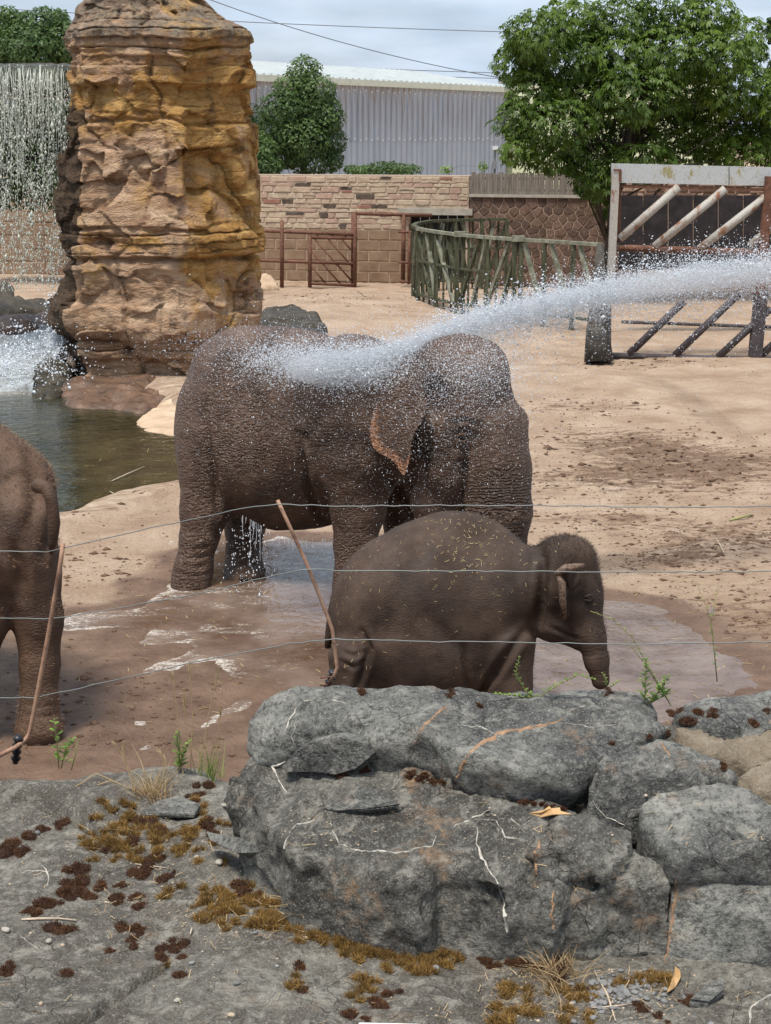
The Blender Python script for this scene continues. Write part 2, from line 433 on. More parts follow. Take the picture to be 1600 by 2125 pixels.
VEIN_O = simple('orange_vein', (0.26, 0.15, 0.085), (0.40, 0.25, 0.15), 60, 0.9, 0.003)

def pillar_mat():
    M = Mat('layered_sandstone'); w = M.warp(0.5, 1.6)
    st = M.map((0.7, 0.7, 3.0), (0, 0, 0), w)
    och = M.attr('ochre'); dark = M.attr('dark'); grey = M.attr('grey')
    pinkc = M.ramp(M.noise(1.6, 8, 0.62, st), [(0.30, (0.17, 0.092, 0.055)), (0.44, (0.47, 0.290, 0.175)), (0.64, (0.66, 0.465, 0.31))])
    ochc = M.ramp(M.noise(1.9, 8, 0.62, st), [(0.30, (0.14, 0.072, 0.028)), (0.45, (0.48, 0.255, 0.075)), (0.66, (0.66, 0.42, 0.16))])
    f = M.ramp(M.math('ADD', och, M.math('MULTIPLY', M.math('SUBTRACT', M.noise(1.3, 7, 0.65), 0.5), 2.6)), [(0.30, 0.0), (0.70, 1.0)])
    c = M.mix(f, pinkc, ochc)
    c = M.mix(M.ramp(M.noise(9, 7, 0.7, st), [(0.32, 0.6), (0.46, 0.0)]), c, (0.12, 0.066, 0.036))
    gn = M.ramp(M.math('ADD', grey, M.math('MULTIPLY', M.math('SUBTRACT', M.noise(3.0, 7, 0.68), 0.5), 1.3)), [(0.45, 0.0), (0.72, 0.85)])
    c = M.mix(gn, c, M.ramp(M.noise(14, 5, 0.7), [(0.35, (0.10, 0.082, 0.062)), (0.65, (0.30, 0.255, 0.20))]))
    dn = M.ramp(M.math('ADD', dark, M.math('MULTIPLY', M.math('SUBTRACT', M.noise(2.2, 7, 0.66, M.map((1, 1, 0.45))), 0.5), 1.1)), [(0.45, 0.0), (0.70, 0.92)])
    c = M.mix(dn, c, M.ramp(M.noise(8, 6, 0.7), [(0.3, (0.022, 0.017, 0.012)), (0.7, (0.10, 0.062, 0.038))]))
    stn = M.math('MULTIPLY', M.ramp(M.noise(2.2, 6, 0.6, M.map((1.5, 1.5, 0.22))), [(0.58, 0.0), (0.70, 0.8)]), M.ramp(M.noise(20, 5, 0.7), [(0.4, 0.3), (0.6, 1.0)]))
    c = M.mix(stn, c, (0.075, 0.052, 0.04))
    h = M.math('ADD', M.noise(9, 9, 0.68, st), M.math('MULTIPLY', M.noise(34, 6, 0.7), 0.5))
    h = M.math('ADD', h, M.math('MULTIPLY', M.noise(4, 8, 0.7), 1.2))
    crk = M.ramp(M.voro(1.1, 'DISTANCE_TO_EDGE', M.warp(0.8, 1.8, M.map((0.8, 0.8, 1.6)))), [(0.0, 0.0), (0.018, 1.0)])
    h = M.math('ADD', h, M.math('MULTIPLY', crk, 0.25))
    return M.set(c, 0.85, M.bump(h, 0.09), Specular_IOR_Level=0.25)
PILLAR = pillar_mat()
WETROCK = simple('wet_brown_rock', (0.05, 0.03, 0.02), (0.20, 0.115, 0.07), 3, 0.45, 0.03, 0.5, 0, 8)
DARKROCK = simple('mossy_dark_rock', (0.018, 0.018, 0.012), (0.085, 0.065, 0.042), 5, 0.55, 0.03, 0.4, 0, 8)
PALEROCK = simple('pale_bank_rock', (0.36, 0.25, 0.165), (0.56, 0.42, 0.29), 3, 0.85, 0.012, 0.25, 0, 8)

def sand_mat():
    M = Mat('sand'); w = M.warp(0.5, 1.2)
    dry = M.ramp(M.noise(1.1, 8, 0.62, w), [(0.28, (0.29, 0.195, 0.130)), (0.5, (0.415, 0.300, 0.212)), (0.72, (0.52, 0.400, 0.300))])
    dry = M.mix(M.ramp(M.noise(30, 6, 0.7), [(0.34, 0.45), (0.50, 0.0)]), dry, (0.20, 0.11, 0.065))
    deb = M.attr('debris'); streak = M.map((0.55, 1.6, 1))
    df = M.math('ADD', deb, M.math('MULTIPLY', M.math('SUBTRACT', M.noise(4.5, 9, 0.76, streak), 0.5), 3.2))
    c = M.mix(M.ramp(df, [(0.50, 0.0), (0.85, 0.85)]), dry, M.ramp(M.noise(40, 5, 0.7), [(0.35, (0.075, 0.043, 0.028)), (0.65, (0.22, 0.135, 0.085))]))
    wet = M.attr('wet')
    wf = M.ramp(M.math('ADD', wet, M.math('MULTIPLY', M.math('SUBTRACT', M.noise(2.6, 7, 0.62), 0.5), 0.7)), [(0.30, 0.0), (0.70, 1.0)])
    wc = M.ramp(M.noise(3.0, 7, 0.6), [(0.3, (0.125, 0.074, 0.048)), (0.7, (0.265, 0.170, 0.116))])
    c = M.mix(wf, c, wc)
    rim = M.attr('rim')
    rc = M.ramp(M.noise(3.5, 8, 0.65, M.map((1, 2.0, 1))), [(0.33, (0.19, 0.11, 0.07)), (0.5, (0.40, 0.29, 0.205)), (0.7, (0.56, 0.45, 0.335))])
    rf = M.ramp(M.math('ADD', rim, M.math('MULTIPLY', M.math('SUBTRACT', M.noise(3.0, 6, 0.6), 0.5), 0.8)), [(0.4, 0.0), (0.6, 1.0)])
    c = M.mix(rf, c, rc)
    mud = M.attr('bed'); c = M.mix(mud, c, (0.055, 0.05, 0.03))
    rg = M.mix(wf, (0.95, 0.95, 0.95), (0.5, 0.5, 0.5))
    h = M.math('ADD', M.math('MULTIPLY', M.noise(7, 7, 0.62, w), 1.0), M.math('MULTIPLY', M.noise(45, 6, 0.7), 0.35))
    tt = M.attr('tread')
    h = M.math('ADD', h, M.math('MULTIPLY', M.math('SINE', M.math('MULTIPLY', tt, 34.0)), M.math('MULTIPLY', M.attr('treadmask'), 0.07)))
    return M.set(c, rg, M.bump(h, 0.075), Specular_IOR_Level=0.2)
SAND = sand_mat()
def water_mat(name, base, rough, bscale, bdist, stretch=(1, 1, 1), foam=False, ior=1.33, spec=0.5):
    M = Mat(name); co = M.map(stretch, co=M.warp(0.25, 1.5))
    h = M.math('ADD', M.noise(bscale, 4, 0.55, co, 0.6), M.math('MULTIPLY', M.noise(bscale * 3.1, 3, 0.5, co), 0.3))
    c = M.ramp(M.noise(1.4, 7, 0.65, co), [(0.36, base[0]), (0.62, base[1])]); rg = rough
    if foam:
        fa = M.attr('foam'); lace = M.voro(26, 'DISTANCE_TO_EDGE', M.warp(0.22, 7, M.map((0.5, 1.5, 1))))
        fm = M.math('ADD', M.math('MULTIPLY', fa, 0.95), M.math('MULTIPLY', M.math('SUBTRACT', M.noise(9, 7, 0.7, M.map((0.6, 1.5, 1))), 0.5), 1.7))
        fm = M.math('SUBTRACT', fm, M.math('MULTIPLY', lace, 3.4))
        f = M.ramp(fm, [(0.36, 0.0), (0.66, 0.8)])
        c = M.mix(f, c, (0.58, 0.53, 0.47)); rg = M.mix(f, (rough,) * 3, (0.7, 0.7, 0.7))
    return M.set(c, rg, M.bump(h, bdist), IOR=ior, Specular_IOR_Level=spec)
POOL = water_mat('pool_water', ((0.012, 0.013, 0.005), (0.040, 0.036, 0.014)), 0.03, 4.0, 0.012, (1.0, 1.15, 1), True)
PUDDLE = water_mat('muddy_water', ((0.095, 0.056, 0.037), (0.20, 0.145, 0.115)), 0.05, 6.0, 0.010, (1, 1, 1), True)
DROP = Mat('water_drops'); DROP.set((0.93, 0.96, 1.0), 0.12, IOR=1.33, Specular_IOR_Level=0.8, Subsurface_Weight=0.0)
_tr = nd(DROP.nt, 'ShaderNodeBsdfTranslucent', {'Color': (0.9, 0.95, 1.0, 1)})
_ms = nd(DROP.nt, 'ShaderNodeMixShader', {0: 0.45, 1: DROP.b.outputs[0], 2: _tr.outputs[0]}); DROP.nt.links.new(_ms.outputs[0], DROP.out.inputs['Surface']); DROP = DROP.m
FALLW = Mat('falling_water'); FALLW.set((0.85, 0.87, 0.80), 0.15, IOR=1.33, Specular_IOR_Level=0.7)
_tr = nd(FALLW.nt, 'ShaderNodeBsdfTranslucent', {'Color': (0.80, 0.83, 0.76, 1)})
_ms = nd(FALLW.nt, 'ShaderNodeMixShader', {0: 0.45, 1: FALLW.b.outputs[0], 2: _tr.outputs[0]}); FALLW.nt.links.new(_ms.outputs[0], FALLW.out.inputs['Surface']); FALLW = FALLW.m
SHEETW = water_mat('water_sheet', ((0.03, 0.035, 0.022), (0.16, 0.17, 0.13)), 0.12, 14.0, 0.05, (3, 3, 0.35))
CASC = simple('white_water', (0.14, 0.14, 0.13), (0.62, 0.66, 0.67), 4, 0.35, 0.06, 0.5)

def leaf_mat(name, dark, light, trans=0.35, rough=0.5):
    M = Mat(name); v = M.attr('var')
    c = M.ramp(v, [(0.0, dark), (1.0, light)])
    M.set(c, rough, Specular_IOR_Level=0.35)
    t = nd(M.nt, 'ShaderNodeBsdfTranslucent', {'Color': c})
    ms = nd(M.nt, 'ShaderNodeMixShader', {0: trans, 1: M.b.outputs[0], 2: t.outputs[0]}); M.nt.links.new(ms.outputs[0], M.out.inputs['Surface'])
    return M.m
LEAF_CHEST = leaf_mat('chestnut_leaves', (0.016, 0.046, 0.008), (0.150, 0.230, 0.028))
LEAF_BUSH = leaf_mat('bush_leaves', (0.020, 0.055, 0.016), (0.15, 0.23, 0.065))
LEAF_DARK = leaf_mat('dark_leaves', (0.016, 0.036, 0.009), (0.062, 0.105, 0.026))
LEAF_WEED = leaf_mat('weed_leaves', (0.09, 0.17, 0.025), (0.26, 0.38, 0.07))
GRASS_DRY = leaf_mat('dry_grass', (0.27, 0.175, 0.085), (0.60, 0.45, 0.26), 0.3, 0.8)
GRASS_GRN = leaf_mat('green_grass', (0.11, 0.16, 0.03), (0.30, 0.36, 0.10), 0.3, 0.7)
MOSS = leaf_mat('dry_moss', (0.020, 0.010, 0.005), (0.38, 0.225, 0.065), 0.2, 0.9)
MOSS_DK = leaf_mat('brown_moss', (0.030, 0.014, 0.008), (0.16, 0.065, 0.022), 0.15, 0.9)
STRAW = leaf_mat('straw', (0.34, 0.24, 0.10), (0.66, 0.52, 0.27), 0.25, 0.7)
BARK = simple('bark', (0.035, 0.028, 0.02), (0.10, 0.08, 0.06), 8, 0.9, 0.02)
STEM = simple('stem', (0.20, 0.20, 0.07), (0.34, 0.32, 0.13), 30, 0.8, 0.001)
TWIG = simple('bleached_twig', (0.40, 0.31, 0.22), (0.60, 0.50, 0.38), 40, 0.8, 0.002)

STONE_A = [simple('sandstone_%s' % n, a, b, 7, 0.9, 0.012) for n, a, b in (
    ('buff', (0.38, 0.28, 0.20), (0.54, 0.42, 0.315)), ('pink', (0.36, 0.235, 0.175), (0.50, 0.355, 0.275)), ('red', (0.24, 0.115, 0.08), (0.34, 0.18, 0.13)),
    ('dark', (0.05, 0.04, 0.032), (0.14, 0.105, 0.08)), ('pale', (0.40, 0.31, 0.22), (0.56, 0.45, 0.33)))]
BLOCK = simple('mud_splashed_block', (0.19, 0.122, 0.078), (0.31, 0.212, 0.14), 2.5, 0.9, 0.008)
MORTAR = simple('mortar', (0.38, 0.295, 0.215), (0.52, 0.42, 0.32), 9, 0.95, 0.01)
MORTAR_D = simple('brown_mortar', (0.34, 0.24, 0.17), (0.48, 0.36, 0.27), 9, 0.95, 0.01)
RUBBLE = [simple('rubble_%s' % n, a, b, 7, 0.9, 0.015) for n, a, b in (
    ('brown', (0.10, 0.062, 0.044), (0.20, 0.125, 0.09)), ('umber', (0.075, 0.048, 0.037), (0.15, 0.095, 0.07)), ('rose', (0.14, 0.085, 0.064), (0.23, 0.148, 0.115)))]
PALING = simple('weathered_paling', (0.115, 0.095, 0.078), (0.27, 0.235, 0.20), 6, 0.9, 0.006, 0.2, 0, 6, (3, 3, 0.3))
CONCRETE = simple('concrete', (0.30, 0.27, 0.22), (0.46, 0.42, 0.36), 4, 0.9, 0.005)
RUST = simple('rusty_steel', (0.075, 0.034, 0.022), (0.20, 0.095, 0.06), 10, 0.75, 0.004, 0.3, 0.1)
RUST_P = None
def peel_mat(name, paint, rust, thr):
    M = Mat(name, True)
    c = M.mix(M.ramp(M.noise(5, 8, 0.7, M.map((1.2, 1.2, 0.6))), [(thr - 0.05, 0.0), (thr + 0.04, 1.0)]), paint, rust)
    c = M.mix(M.ramp(M.noise(22, 6, 0.7), [(0.5, 0.0), (0.75, 0.5)]), c, (0.16, 0.14, 0.11))
    return M.set(c, 0.65, M.bump(M.noise(30, 6), 0.004))
POST_P = peel_mat('peeling_white_paint', (0.38, 0.36, 0.32), (0.22, 0.10, 0.05), 0.57)
BEAM = peel_mat('galvanised_beam', (0.42, 0.44, 0.44), (0.27, 0.235, 0.10), 0.60)
GREENWOOD = simple('algae_covered_timber', (0.028, 0.030, 0.018), (0.13, 0.135, 0.085), 7, 0.9, 0.006, 0.2, 0, 7, (2, 2, 0.5))
GREYWOOD = simple('grey_green_timber', (0.10, 0.105, 0.07), (0.32, 0.32, 0.25), 6, 0.9, 0.006, 0.2)
BLACKP = simple('black_boards', (0.012, 0.010, 0.011), (0.038, 0.030, 0.030), 5, 0.8, 0.006)  # plain black for the wall opening and the space behind the frame bars
DARKSTEEL = simple('dark_wet_steel', (0.035, 0.03, 0.034), (0.085, 0.07, 0.072), 9, 0.6, 0.004)
def clad_mat():
    M = Mat('corrugated_cladding', True)
    c = M.ramp(M.noise(1.5, 6, 0.6, M.map((1.5, 1.5, 0.25))), [(0.3, (0.36, 0.405, 0.46)), (0.7, (0.45, 0.49, 0.535))])
    st = M.math('MULTIPLY', M.ramp(M.noise(3, 6, 0.65, M.map((4, 4, 0.25))), [(0.42, 0.0), (0.62, 1.0)]), M.attr('rusty'))
    c = M.mix(st, c, (0.29, 0.23, 0.19))
    return M.set(c, 0.6, M.bump(M.noise(20, 3), 0.002), Specular_IOR_Level=0.3)
CLAD = clad_mat()
ROOFM = simple('pale_roof_sheet', (0.46, 0.49, 0.49), (0.58, 0.61, 0.60), 2, 0.6, 0.004)
GUTTER = simple('cream_gutter', (0.56, 0.58, 0.45), (0.70, 0.71, 0.58), 3, 0.6, 0.003)
YELLOWC = simple('lemon_cladding', (0.60, 0.63, 0.40), (0.70, 0.72, 0.50), 1.5, 0.6, 0.003)
FLASH = simple('olive_flashing', (0.24, 0.26, 0.16), (0.33, 0.35, 0.23), 3, 0.6, 0.003)
WHITEP = simple('white_plastic', (0.66, 0.67, 0.66), (0.78, 0.79, 0.78), 8, 0.5, 0.001)
GREYP = simple('grey_metal', (0.18, 0.185, 0.19), (0.28, 0.285, 0.29), 8, 0.5, 0.001)
WIRE = Mat('galvanised_wire').set((0.20, 0.21, 0.20), 0.55, Metallic=0.4)
CABLE = Mat('power_cable').set((0.10, 0.11, 0.13), 0.6)
ROD = peel_mat('coppery_rod', (0.34, 0.19, 0.12), (0.13, 0.065, 0.04), 0.55)
RUBBER = Mat('black_rubber').set((0.012, 0.013, 0.016), 0.4)
PEB = [simple('pebble_%s' % n, a, b, 30, 0.8, 0.002) for n, a, b in (('grey', (0.10, 0.10, 0.10), (0.27, 0.265, 0.255)), ('white', (0.25, 0.225, 0.185), (0.40, 0.37, 0.31)), ('tan', (0.34, 0.26, 0.18), (0.5, 0.4, 0.3)))]
DEADLEAF = simple('dead_leaf', (0.42, 0.24, 0.10), (0.58, 0.38, 0.19), 30, 0.7, 0.002)
# ------------------------------------------------------------------ ground, pool and puddle
WL = -0.20                                     # pool level
pool_px = [(-900, 1180), (-200, 1130), (20, 1118), (135, 1092), (190, 1068), (250, 1050), (310, 1038), (380, 1035), (450, 1010), (475, 960), (440, 905),
           (390, 866), (345, 835), (260, 800), (120, 765), (0, 730), (-900, 700)]
POOLP = np.array([G(a, b, WL)[:2] for a, b in pool_px])
pud_px = [(118, 1296), (185, 1268), (300, 1240), (345, 1190), (400, 1150), (470, 1128), (560, 1112), (700, 1118), (1000, 1150), (1150, 1200), (1262, 1240), (1390, 1262), (1480, 1310),
          (1560, 1360), (1600, 1420), (1500, 1470), (1200, 1520), (800, 1480), (640, 1450), (560, 1432), (520, 1462), (470, 1498), (412, 1512), (398, 1500), (445, 1470), (500, 1440), (545, 1405), (470, 1395), (430, 1372), (300, 1396), (285, 1385), (370, 1350), (250, 1345), (235, 1325), (300, 1305), (190, 1305)]
PUDP = np.array([G(a, b, 0)[:2] for a, b in pud_px])
TREAD = np.array([G(a, b)[:2] for a, b in ((1300, 770), (1380, 805), (1460, 850), (1540, 895), (1640, 925), (1900, 960))])
TREAD2 = np.array([G(a, b)[:2] for a, b in ((1060, 985), (1120, 950), (1180, 925), (1260, 900), (1420, 880))])
DEBRIS = [(1330, 925, .9, .9), (1400, 965, 1.1, .7), (1250, 900, 1.2, .5), (1170, 845, 1.0, .5), (1480, 1010, 1.3, .55), (1230, 990, 1.0, .45), (1560, 960, .9, .6), (1450, 1140, .6, .75), (1390, 1170, .5, .75), (1560, 1110, .6, .7),
          (1300, 1085, .9, .5), (1210, 1080, .6, .4), (1120, 1000, .8, .35), (1340, 750, .9, .8), (1590, 1290, .5, .8), (1500, 1230, .7, .5), (620, 640, 1.0, .35), (820, 640, 2.0, .3), (300, 1450, .6, .4), (220, 1180, .6, .45), (460, 1600, .5, .35), (1250, 840, 1.0, .3)]
def ground_fields(X, Y):
    p = np.stack([X, Y, np.zeros_like(X)], -1)
    sdp = poly_sd(POOLP, X, Y) + 0.10 * fbm(p * 1.3, 3) * (np.abs(Y) < 60)
    sdq = poly_sd(PUDP, X, Y) + 0.16 * fbm(p * 1.7 + 5, 4)
    near = (Y < 70)
    h = 0.05 * fbm(p * 0.35 + 3, 3) * sstep(17, 24, Y) + 0.022 * fbm(p * 1.6, 4) + 0.010 * fbm(p * 6.0, 3) * near
    deb = 0.02 + 0.10 * sstep(1.0, 3.0, X) * (1 - sstep(28, 36, Y))
    for a, b, r, w in DEBRIS:
        g = G(a, b); q = 0.62 * w * np.exp(-(((X - g[0]) / (1.25 * r)) ** 2 + ((Y - g[1]) / (0.95 * r)) ** 2)); deb = deb + q
    h = h + 0.045 * np.clip(deb, 0, 1) * (0.4 + fbm(p * 4.0, 3)) * near
    h = h + 0.30 * sstep(32, 36, Y) * np.exp(-((X + 1.6) / 2.2) ** 2) * (1 - sstep(40, 44, Y))
    wetq = 1 - sstep(-0.05, 0.55, sdq)
    h = h * (1 - 0.6 * wetq) - 0.045 * (1 - sstep(-0.35, 0.12, sdq)) + 0.012 * wetq * fbm(p * 2.2 + 9, 3)
    # pool basin and its raised smooth rim
    rim = sstep(0.0, 0.25, sdp) * (1 - sstep(0.55, 1.05, sdp)) * (Y < 21)
    h = h * sstep(0.2, 1.0, sdp) + 0.09 * rim * (1 + 0.6 * fbm(p * 1.1, 2)) + (-0.04) * (1 - sstep(0.0, 0.6, sdp))
    h = h + np.where(sdp < 0.25, -0.75 * (1 - sstep(-0.9, 0.20, sdp)), 0)
    s = np.concatenate([[0], np.cumsum(np.linalg.norm(np.diff(TREAD, axis=0), axis=1))])
    tr = np.interp(X, TREAD[:, 0], s); d1 = line_d(TREAD, X, Y); d2 = line_d(TREAD2, X, Y)
    tm = (1 - sstep(0.22, 0.36, d1)) + (1 - sstep(0.20, 0.30, d2))
    tr = np.where(d1 < d2, tr + 0.9 * d1, X * 1.1 + 0.9 * d2)
    h = h - 0.008 * tm
    damp = 0.50 * (1 - sstep(12.0, 16.5, Y)) * (1 - sstep(-0.5, 3.5, X)) + 0.30 * (1 - sstep(11, 14.5, Y)) + 0.22 * (1 - sstep(15, 19, Y)) * sstep(.3, 1.5, X)
    wet = np.maximum(wetq, damp) 
    rimc = (1 - sstep(0.45, 0.75, sdp + 0.15 * fbm(p * 2, 3))) * (Y < 22) + 0.8 * (1 - sstep(0.6, 1.3, sdp)) * (Y >= 22)
    bed = 1 - sstep(-0.35, -0.02, sdp)
    return h, dict(debris=deb, wet=wet * (1 - np.clip(rimc, 0, 1)), rim=np.clip(rimc, 0, 1), bed=bed, tread=tr, treadmask=np.clip(tm, 0, 1)), sdp, sdq
def grow(a, b, s, far, g):
    c = list(np.arange(a, b, s)); d = s
    while c[-1] < far: d *= g; c.append(c[-1] + d)
    return c
xp = grow(0, 4.0, 0.05, 900, 1.08); xs = np.array([-v for v in xp[:0:-1]] + xp)
ys = np.array([-400, -100, -30, -8, 2.0, 5.0, 7.0, 8.0] + grow(8.5, 16.5, 0.045, 1600, 1.026))
XX, YY = np.meshgrid(xs, ys, indexing='ij')
HH, AT, SDP, SDQ = ground_fields(XX, YY)
n0, n1 = XX.shape
ii = np.arange(n0 * n1).reshape(n0, n1)
quads = np.stack([ii[:-1, :-1], ii[1:, :-1], ii[1:, 1:], ii[:-1, 1:]], -1).reshape(-1, 4)
gr = mesh_obj('ground', np.stack([XX, YY, HH], -1).reshape(-1, 3), quads, SAND, None, True, {k: v.ravel() for k, v in AT.items()}, origin=np.zeros(3))
tag(gr, 'tan sand of the enclosure, damp and brown near the puddle', None, None, 'structure')
def height(x, y):
    h, *_ = ground_fields(np.array([[x]], float), np.array([[y]], float)); return float(h[0, 0])

def sheet(name, poly, z, res, mat, fields, keep):
    lo, hi = poly.min(0) - 0.6, poly.max(0) + 0.6
    a = np.arange(lo[0], hi[0], res); b = np.arange(lo[1], hi[1], res); X, Y = np.meshgrid(a, b, indexing='ij')
    h, at, sp, sq = ground_fields(X, Y); k = keep(h, sp, sq)
    n0, n1 = X.shape; ii = np.arange(n0 * n1).reshape(n0, n1)
    q = np.stack([ii[:-1, :-1], ii[1:, :-1], ii[1:, 1:], ii[:-1, 1:]], -1).reshape(-1, 4)
    kk = k.ravel(); q = q[kk[q].any(1)]
    used = np.unique(q); re = np.full(n0 * n1, -1); re[used] = np.arange(len(used))
    V = np.stack([X, Y, np.full_like(X, z)], -1).reshape(-1, 3)[used]
    return mesh_obj(name, V, re[q], mat, None, True, {'foam': fields(X, Y, h, sp, sq).ravel()[used]}, origin=np.array([0, 0, z]))
PZ = -0.016
def pud_foam(X, Y, h, sp, sq):
    edge = np.exp(-((PZ - h) / 0.012) ** 2) * (h < PZ + 0.02)
    left = 1 - sstep(-1.4, -0.1, X); f = (1 - sstep(11.2, 14.2, Y)); p = np.stack([X, Y * 1.8, 0 * X], -1); br = sstep(-.15, .35, fbm(p * 1.3, 3))
    return np.clip(0.62 * left * br + 0.50 * edge * left + 0.10 * edge + 0.15 * left * f, 0, 1)
def pool_foam(X, Y, h, sp, sq):
    g = G(40, 800, WL); g2 = G(230, 990, WL)
    return 0.95 * np.exp(-(((X - g[0]) / 1.6) ** 2 + ((Y - g[1]) / 1.6) ** 2)) + 0.42 * np.exp(-(((X - g2[0]) / .9) ** 2 + ((Y - g2[1] - .4 * (X - g2[0])) / .5) ** 2)) + 0.08 * np.exp(-((Y - 24) / 3) ** 2)
tag(sheet('puddle', PUDP, PZ, 0.045, PUDDLE, pud_foam, lambda h, sp, sq: (h < PZ + 0.012) & (sq < 0.5)), 'shallow muddy puddle with white foam round the elephants', None, None, 'structure')
tag(sheet('pool_water', POOLP, WL, 0.12, POOL, pool_foam, lambda h, sp, sq: sp < 0.3), 'dark green pool water below the rock pillar', None, None, 'structure')

# ------------------------------------------------------------------ rocks from corner points
ROCKS = []
def boulder(name, hulls, mat, label, h=0.02, rnd=0.06, amp=0.02, freq=4.0, k=0.03, grooves=(), group=None, cat='rock', fine=0.25, parent=None, facet=0.0, kind=None):
    allp = np.concatenate([np.array(q, float) for q in hulls]); pad = 0.05 + 2 * h + amp
    S = SDF(allp.min(0) - pad, allp.max(0) + pad, h)
    for q in hulls: S.hull(q, rnd, k)
    for pts, r in grooves: S.chain(pts, [r] * len(pts), max(r * 0.8, h * 0.8), True)
    V, Q = S.mesh(1); N = vnormals(V, Q)
    if facet:
        d1, d2, idn = worley(V * freq * 0.6, 3); V = V + N * (facet * (idn - 0.5))[:, None]
    V = V + N * (amp * fbm(V * freq, 5, 0.55) + amp * fine * ridged(V * freq * 3, 3))[:, None]
    o = mesh_obj(name, V, Q, mat, parent, True)
    if kind: tag(o, label, None, None, kind)
    else: tag(o, label, cat, group)
    ROCKS.append((V, Q)); return o
def down(pts, z, dy=0.0): return [np.array(p) for p in pts] + [np.array([p[0], p[1] + dy, z]) for p in pts]

# ------------------------------------------------------------------ layered rock pillar with the waterfall
PY0 = 29.2
prof = [(-38, 225, 385), (-20, 198, 402), (0, 186, 416), (22, 174, 440), (45, 160, 490), (58, 150, 518), (95, 144, 522), (100, 150, 516), (128, 148, 518), (172, 148, 518), (186, 156, 500), (225, 148, 506), (262, 142, 520), (330, 140, 523),
        (400, 136, 522), (455, 134, 524), (472, 132, 534), (500, 130, 541), (528, 132, 540), (536, 142, 524), (570, 136, 524), (600, 132, 528), (640, 118, 530), (680, 114, 526), (705, 128, 522), (730, 138, 524), (772, 146, 520), (800, 146, 520)]
pt = np.array(prof, float); zt = np.array([P(300, a, PY0 - 1.0)[2] for a in pt[:, 0]])[::-1]
xl = np.array([P(b, a, PY0)[0] for a, b, c in prof])[::-1]; xr = np.array([P(c, a, PY0)[0] for a, b, c in prof])[::-1]
NT, NZ = 345, 420
zz = np.linspace(zt[0], zt[-1], NZ); l = np.interp(zz, zt, xl); r = np.interp(zz, zt, xr)
corner = np.array([(-1.0, -0.30), (-0.74, -0.80), (0.30, -1.0), (0.42, -0.98), (1.0, -0.30), (0.95, 0.75), (0.0, 1.0), (-0.95, 0.7)])
th = np.linspace(0, 2 * math.pi, NT, endpoint=False) + math.pi * 0.5
rad = np.zeros(NT)
for i in range(8):
    a, b = corner[i], corner[(i + 1) % 8]; e = b - a; nrm = np.array([e[1], -e[0]])
    dn = np.cos(th) * nrm[0] + np.sin(th) * nrm[1]; w = a @ nrm
    t = np.where(np.abs(dn) > 1e-9, w / np.where(np.abs(dn) < 1e-9, 1, dn), 1e9); t = np.where(t > 0, t, 1e9)
    rad = t if i == 0 else np.minimum(rad, t)
ker = np.ones(7) / 7; rad = np.convolve(np.concatenate([rad[-8:], rad, rad[:8]]), ker, 'same')[8:-8]
TH, ZG = np.meshgrid(th, zz, indexing='ij'); cx = (l + r) / 2; hw = (r - l) / 2
px_ = cx[None] + (rad * np.cos(th))[:, None] * hw[None]; py_ = PY0 + (rad * np.sin(th))[:, None] * np.maximum(hw[None], 1.0) * 0.92
pp = np.stack([px_, py_, ZG], -1)
# outward direction
tx = np.roll(px_, -1, 0) - np.roll(px_, 1, 0); ty = np.roll(py_, -1, 0) - np.roll(py_, 1, 0); ln = np.hypot(tx, ty); nx_, ny_ = ty / ln, -tx / ln
pyy = np.interp(zz, zt, pt[::-1, 0])[None] + np.zeros_like(ZG)           # photograph row of every height
zw = ZG + 0.09 * fbm(pp * 0.45, 2) + 0.02 * fbm(pp * 1.8, 2)
led = (0.45 + 0.75 * sstep(-0.35, 0.35, fbm(pp * np.array([0.8, 0.8, 0.5]) + 31, 2))) * np.clip(np.exp(-((pyy - 80) / 48) ** 2) + 0.4 * np.exp(-((pyy - 235) / 42) ** 2) + 1.0 * np.exp(-((pyy - 502) / 34) ** 2) + 0.8 * np.exp(-((pyy - 735) / 34) ** 2), 0, 1)
def layers(z, t, seed):
    k = np.floor(z / t).astype(int); f = z / t - k; r_ = np.random.default_rng(seed).random(4096)
    a = r_[k & 4095]; b = r_[(k + 1) & 4095]
    edge = sstep(0.86, 1.0, f); return a * (1 - edge) + b * edge, np.minimum(f, 1 - f)
l1, e1 = layers(zw + 0.02 * fbm(pp * 3.1, 2), 0.15, 3); l2, e2 = layers(zw, 0.62, 8)
d = 0.17 * led * (l1 - 0.5) - 0.09 * led * (1 - sstep(0.0, 0.10, e1)) + 0.10 * (l2 - 0.5) * (1 - led) 
wp = pp * np.array([0.52, 0.52, 0.50]) + 0.16 * np.stack([fbm(pp * 0.9 + 4, 3), fbm(pp * 0.9 + 14, 3), fbm(pp * 0.9 + 24, 3)], -1)
d1, d2, idn = worley(wp, 21); face = (1 - 0.75 * led)
rv = np.stack([np.sin(idn * 91.0), np.cos(idn * 57.0), np.sin(idn * 133.0 + 1)], -1); d = d + face * 0.20 * (rv * worley.vec).sum(-1)
d = d + face * 0.26 * (idn - 0.5) - 0.05 * face * (1 - sstep(0.0, 0.05, d2 - d1)) 
wp2 = pp * np.array([1.5, 1.5, 1.9]) + 0.2 * np.stack([fbm(pp * 2 + 4, 2), fbm(pp * 2 + 14, 2), fbm(pp * 2 + 24, 2)], -1)
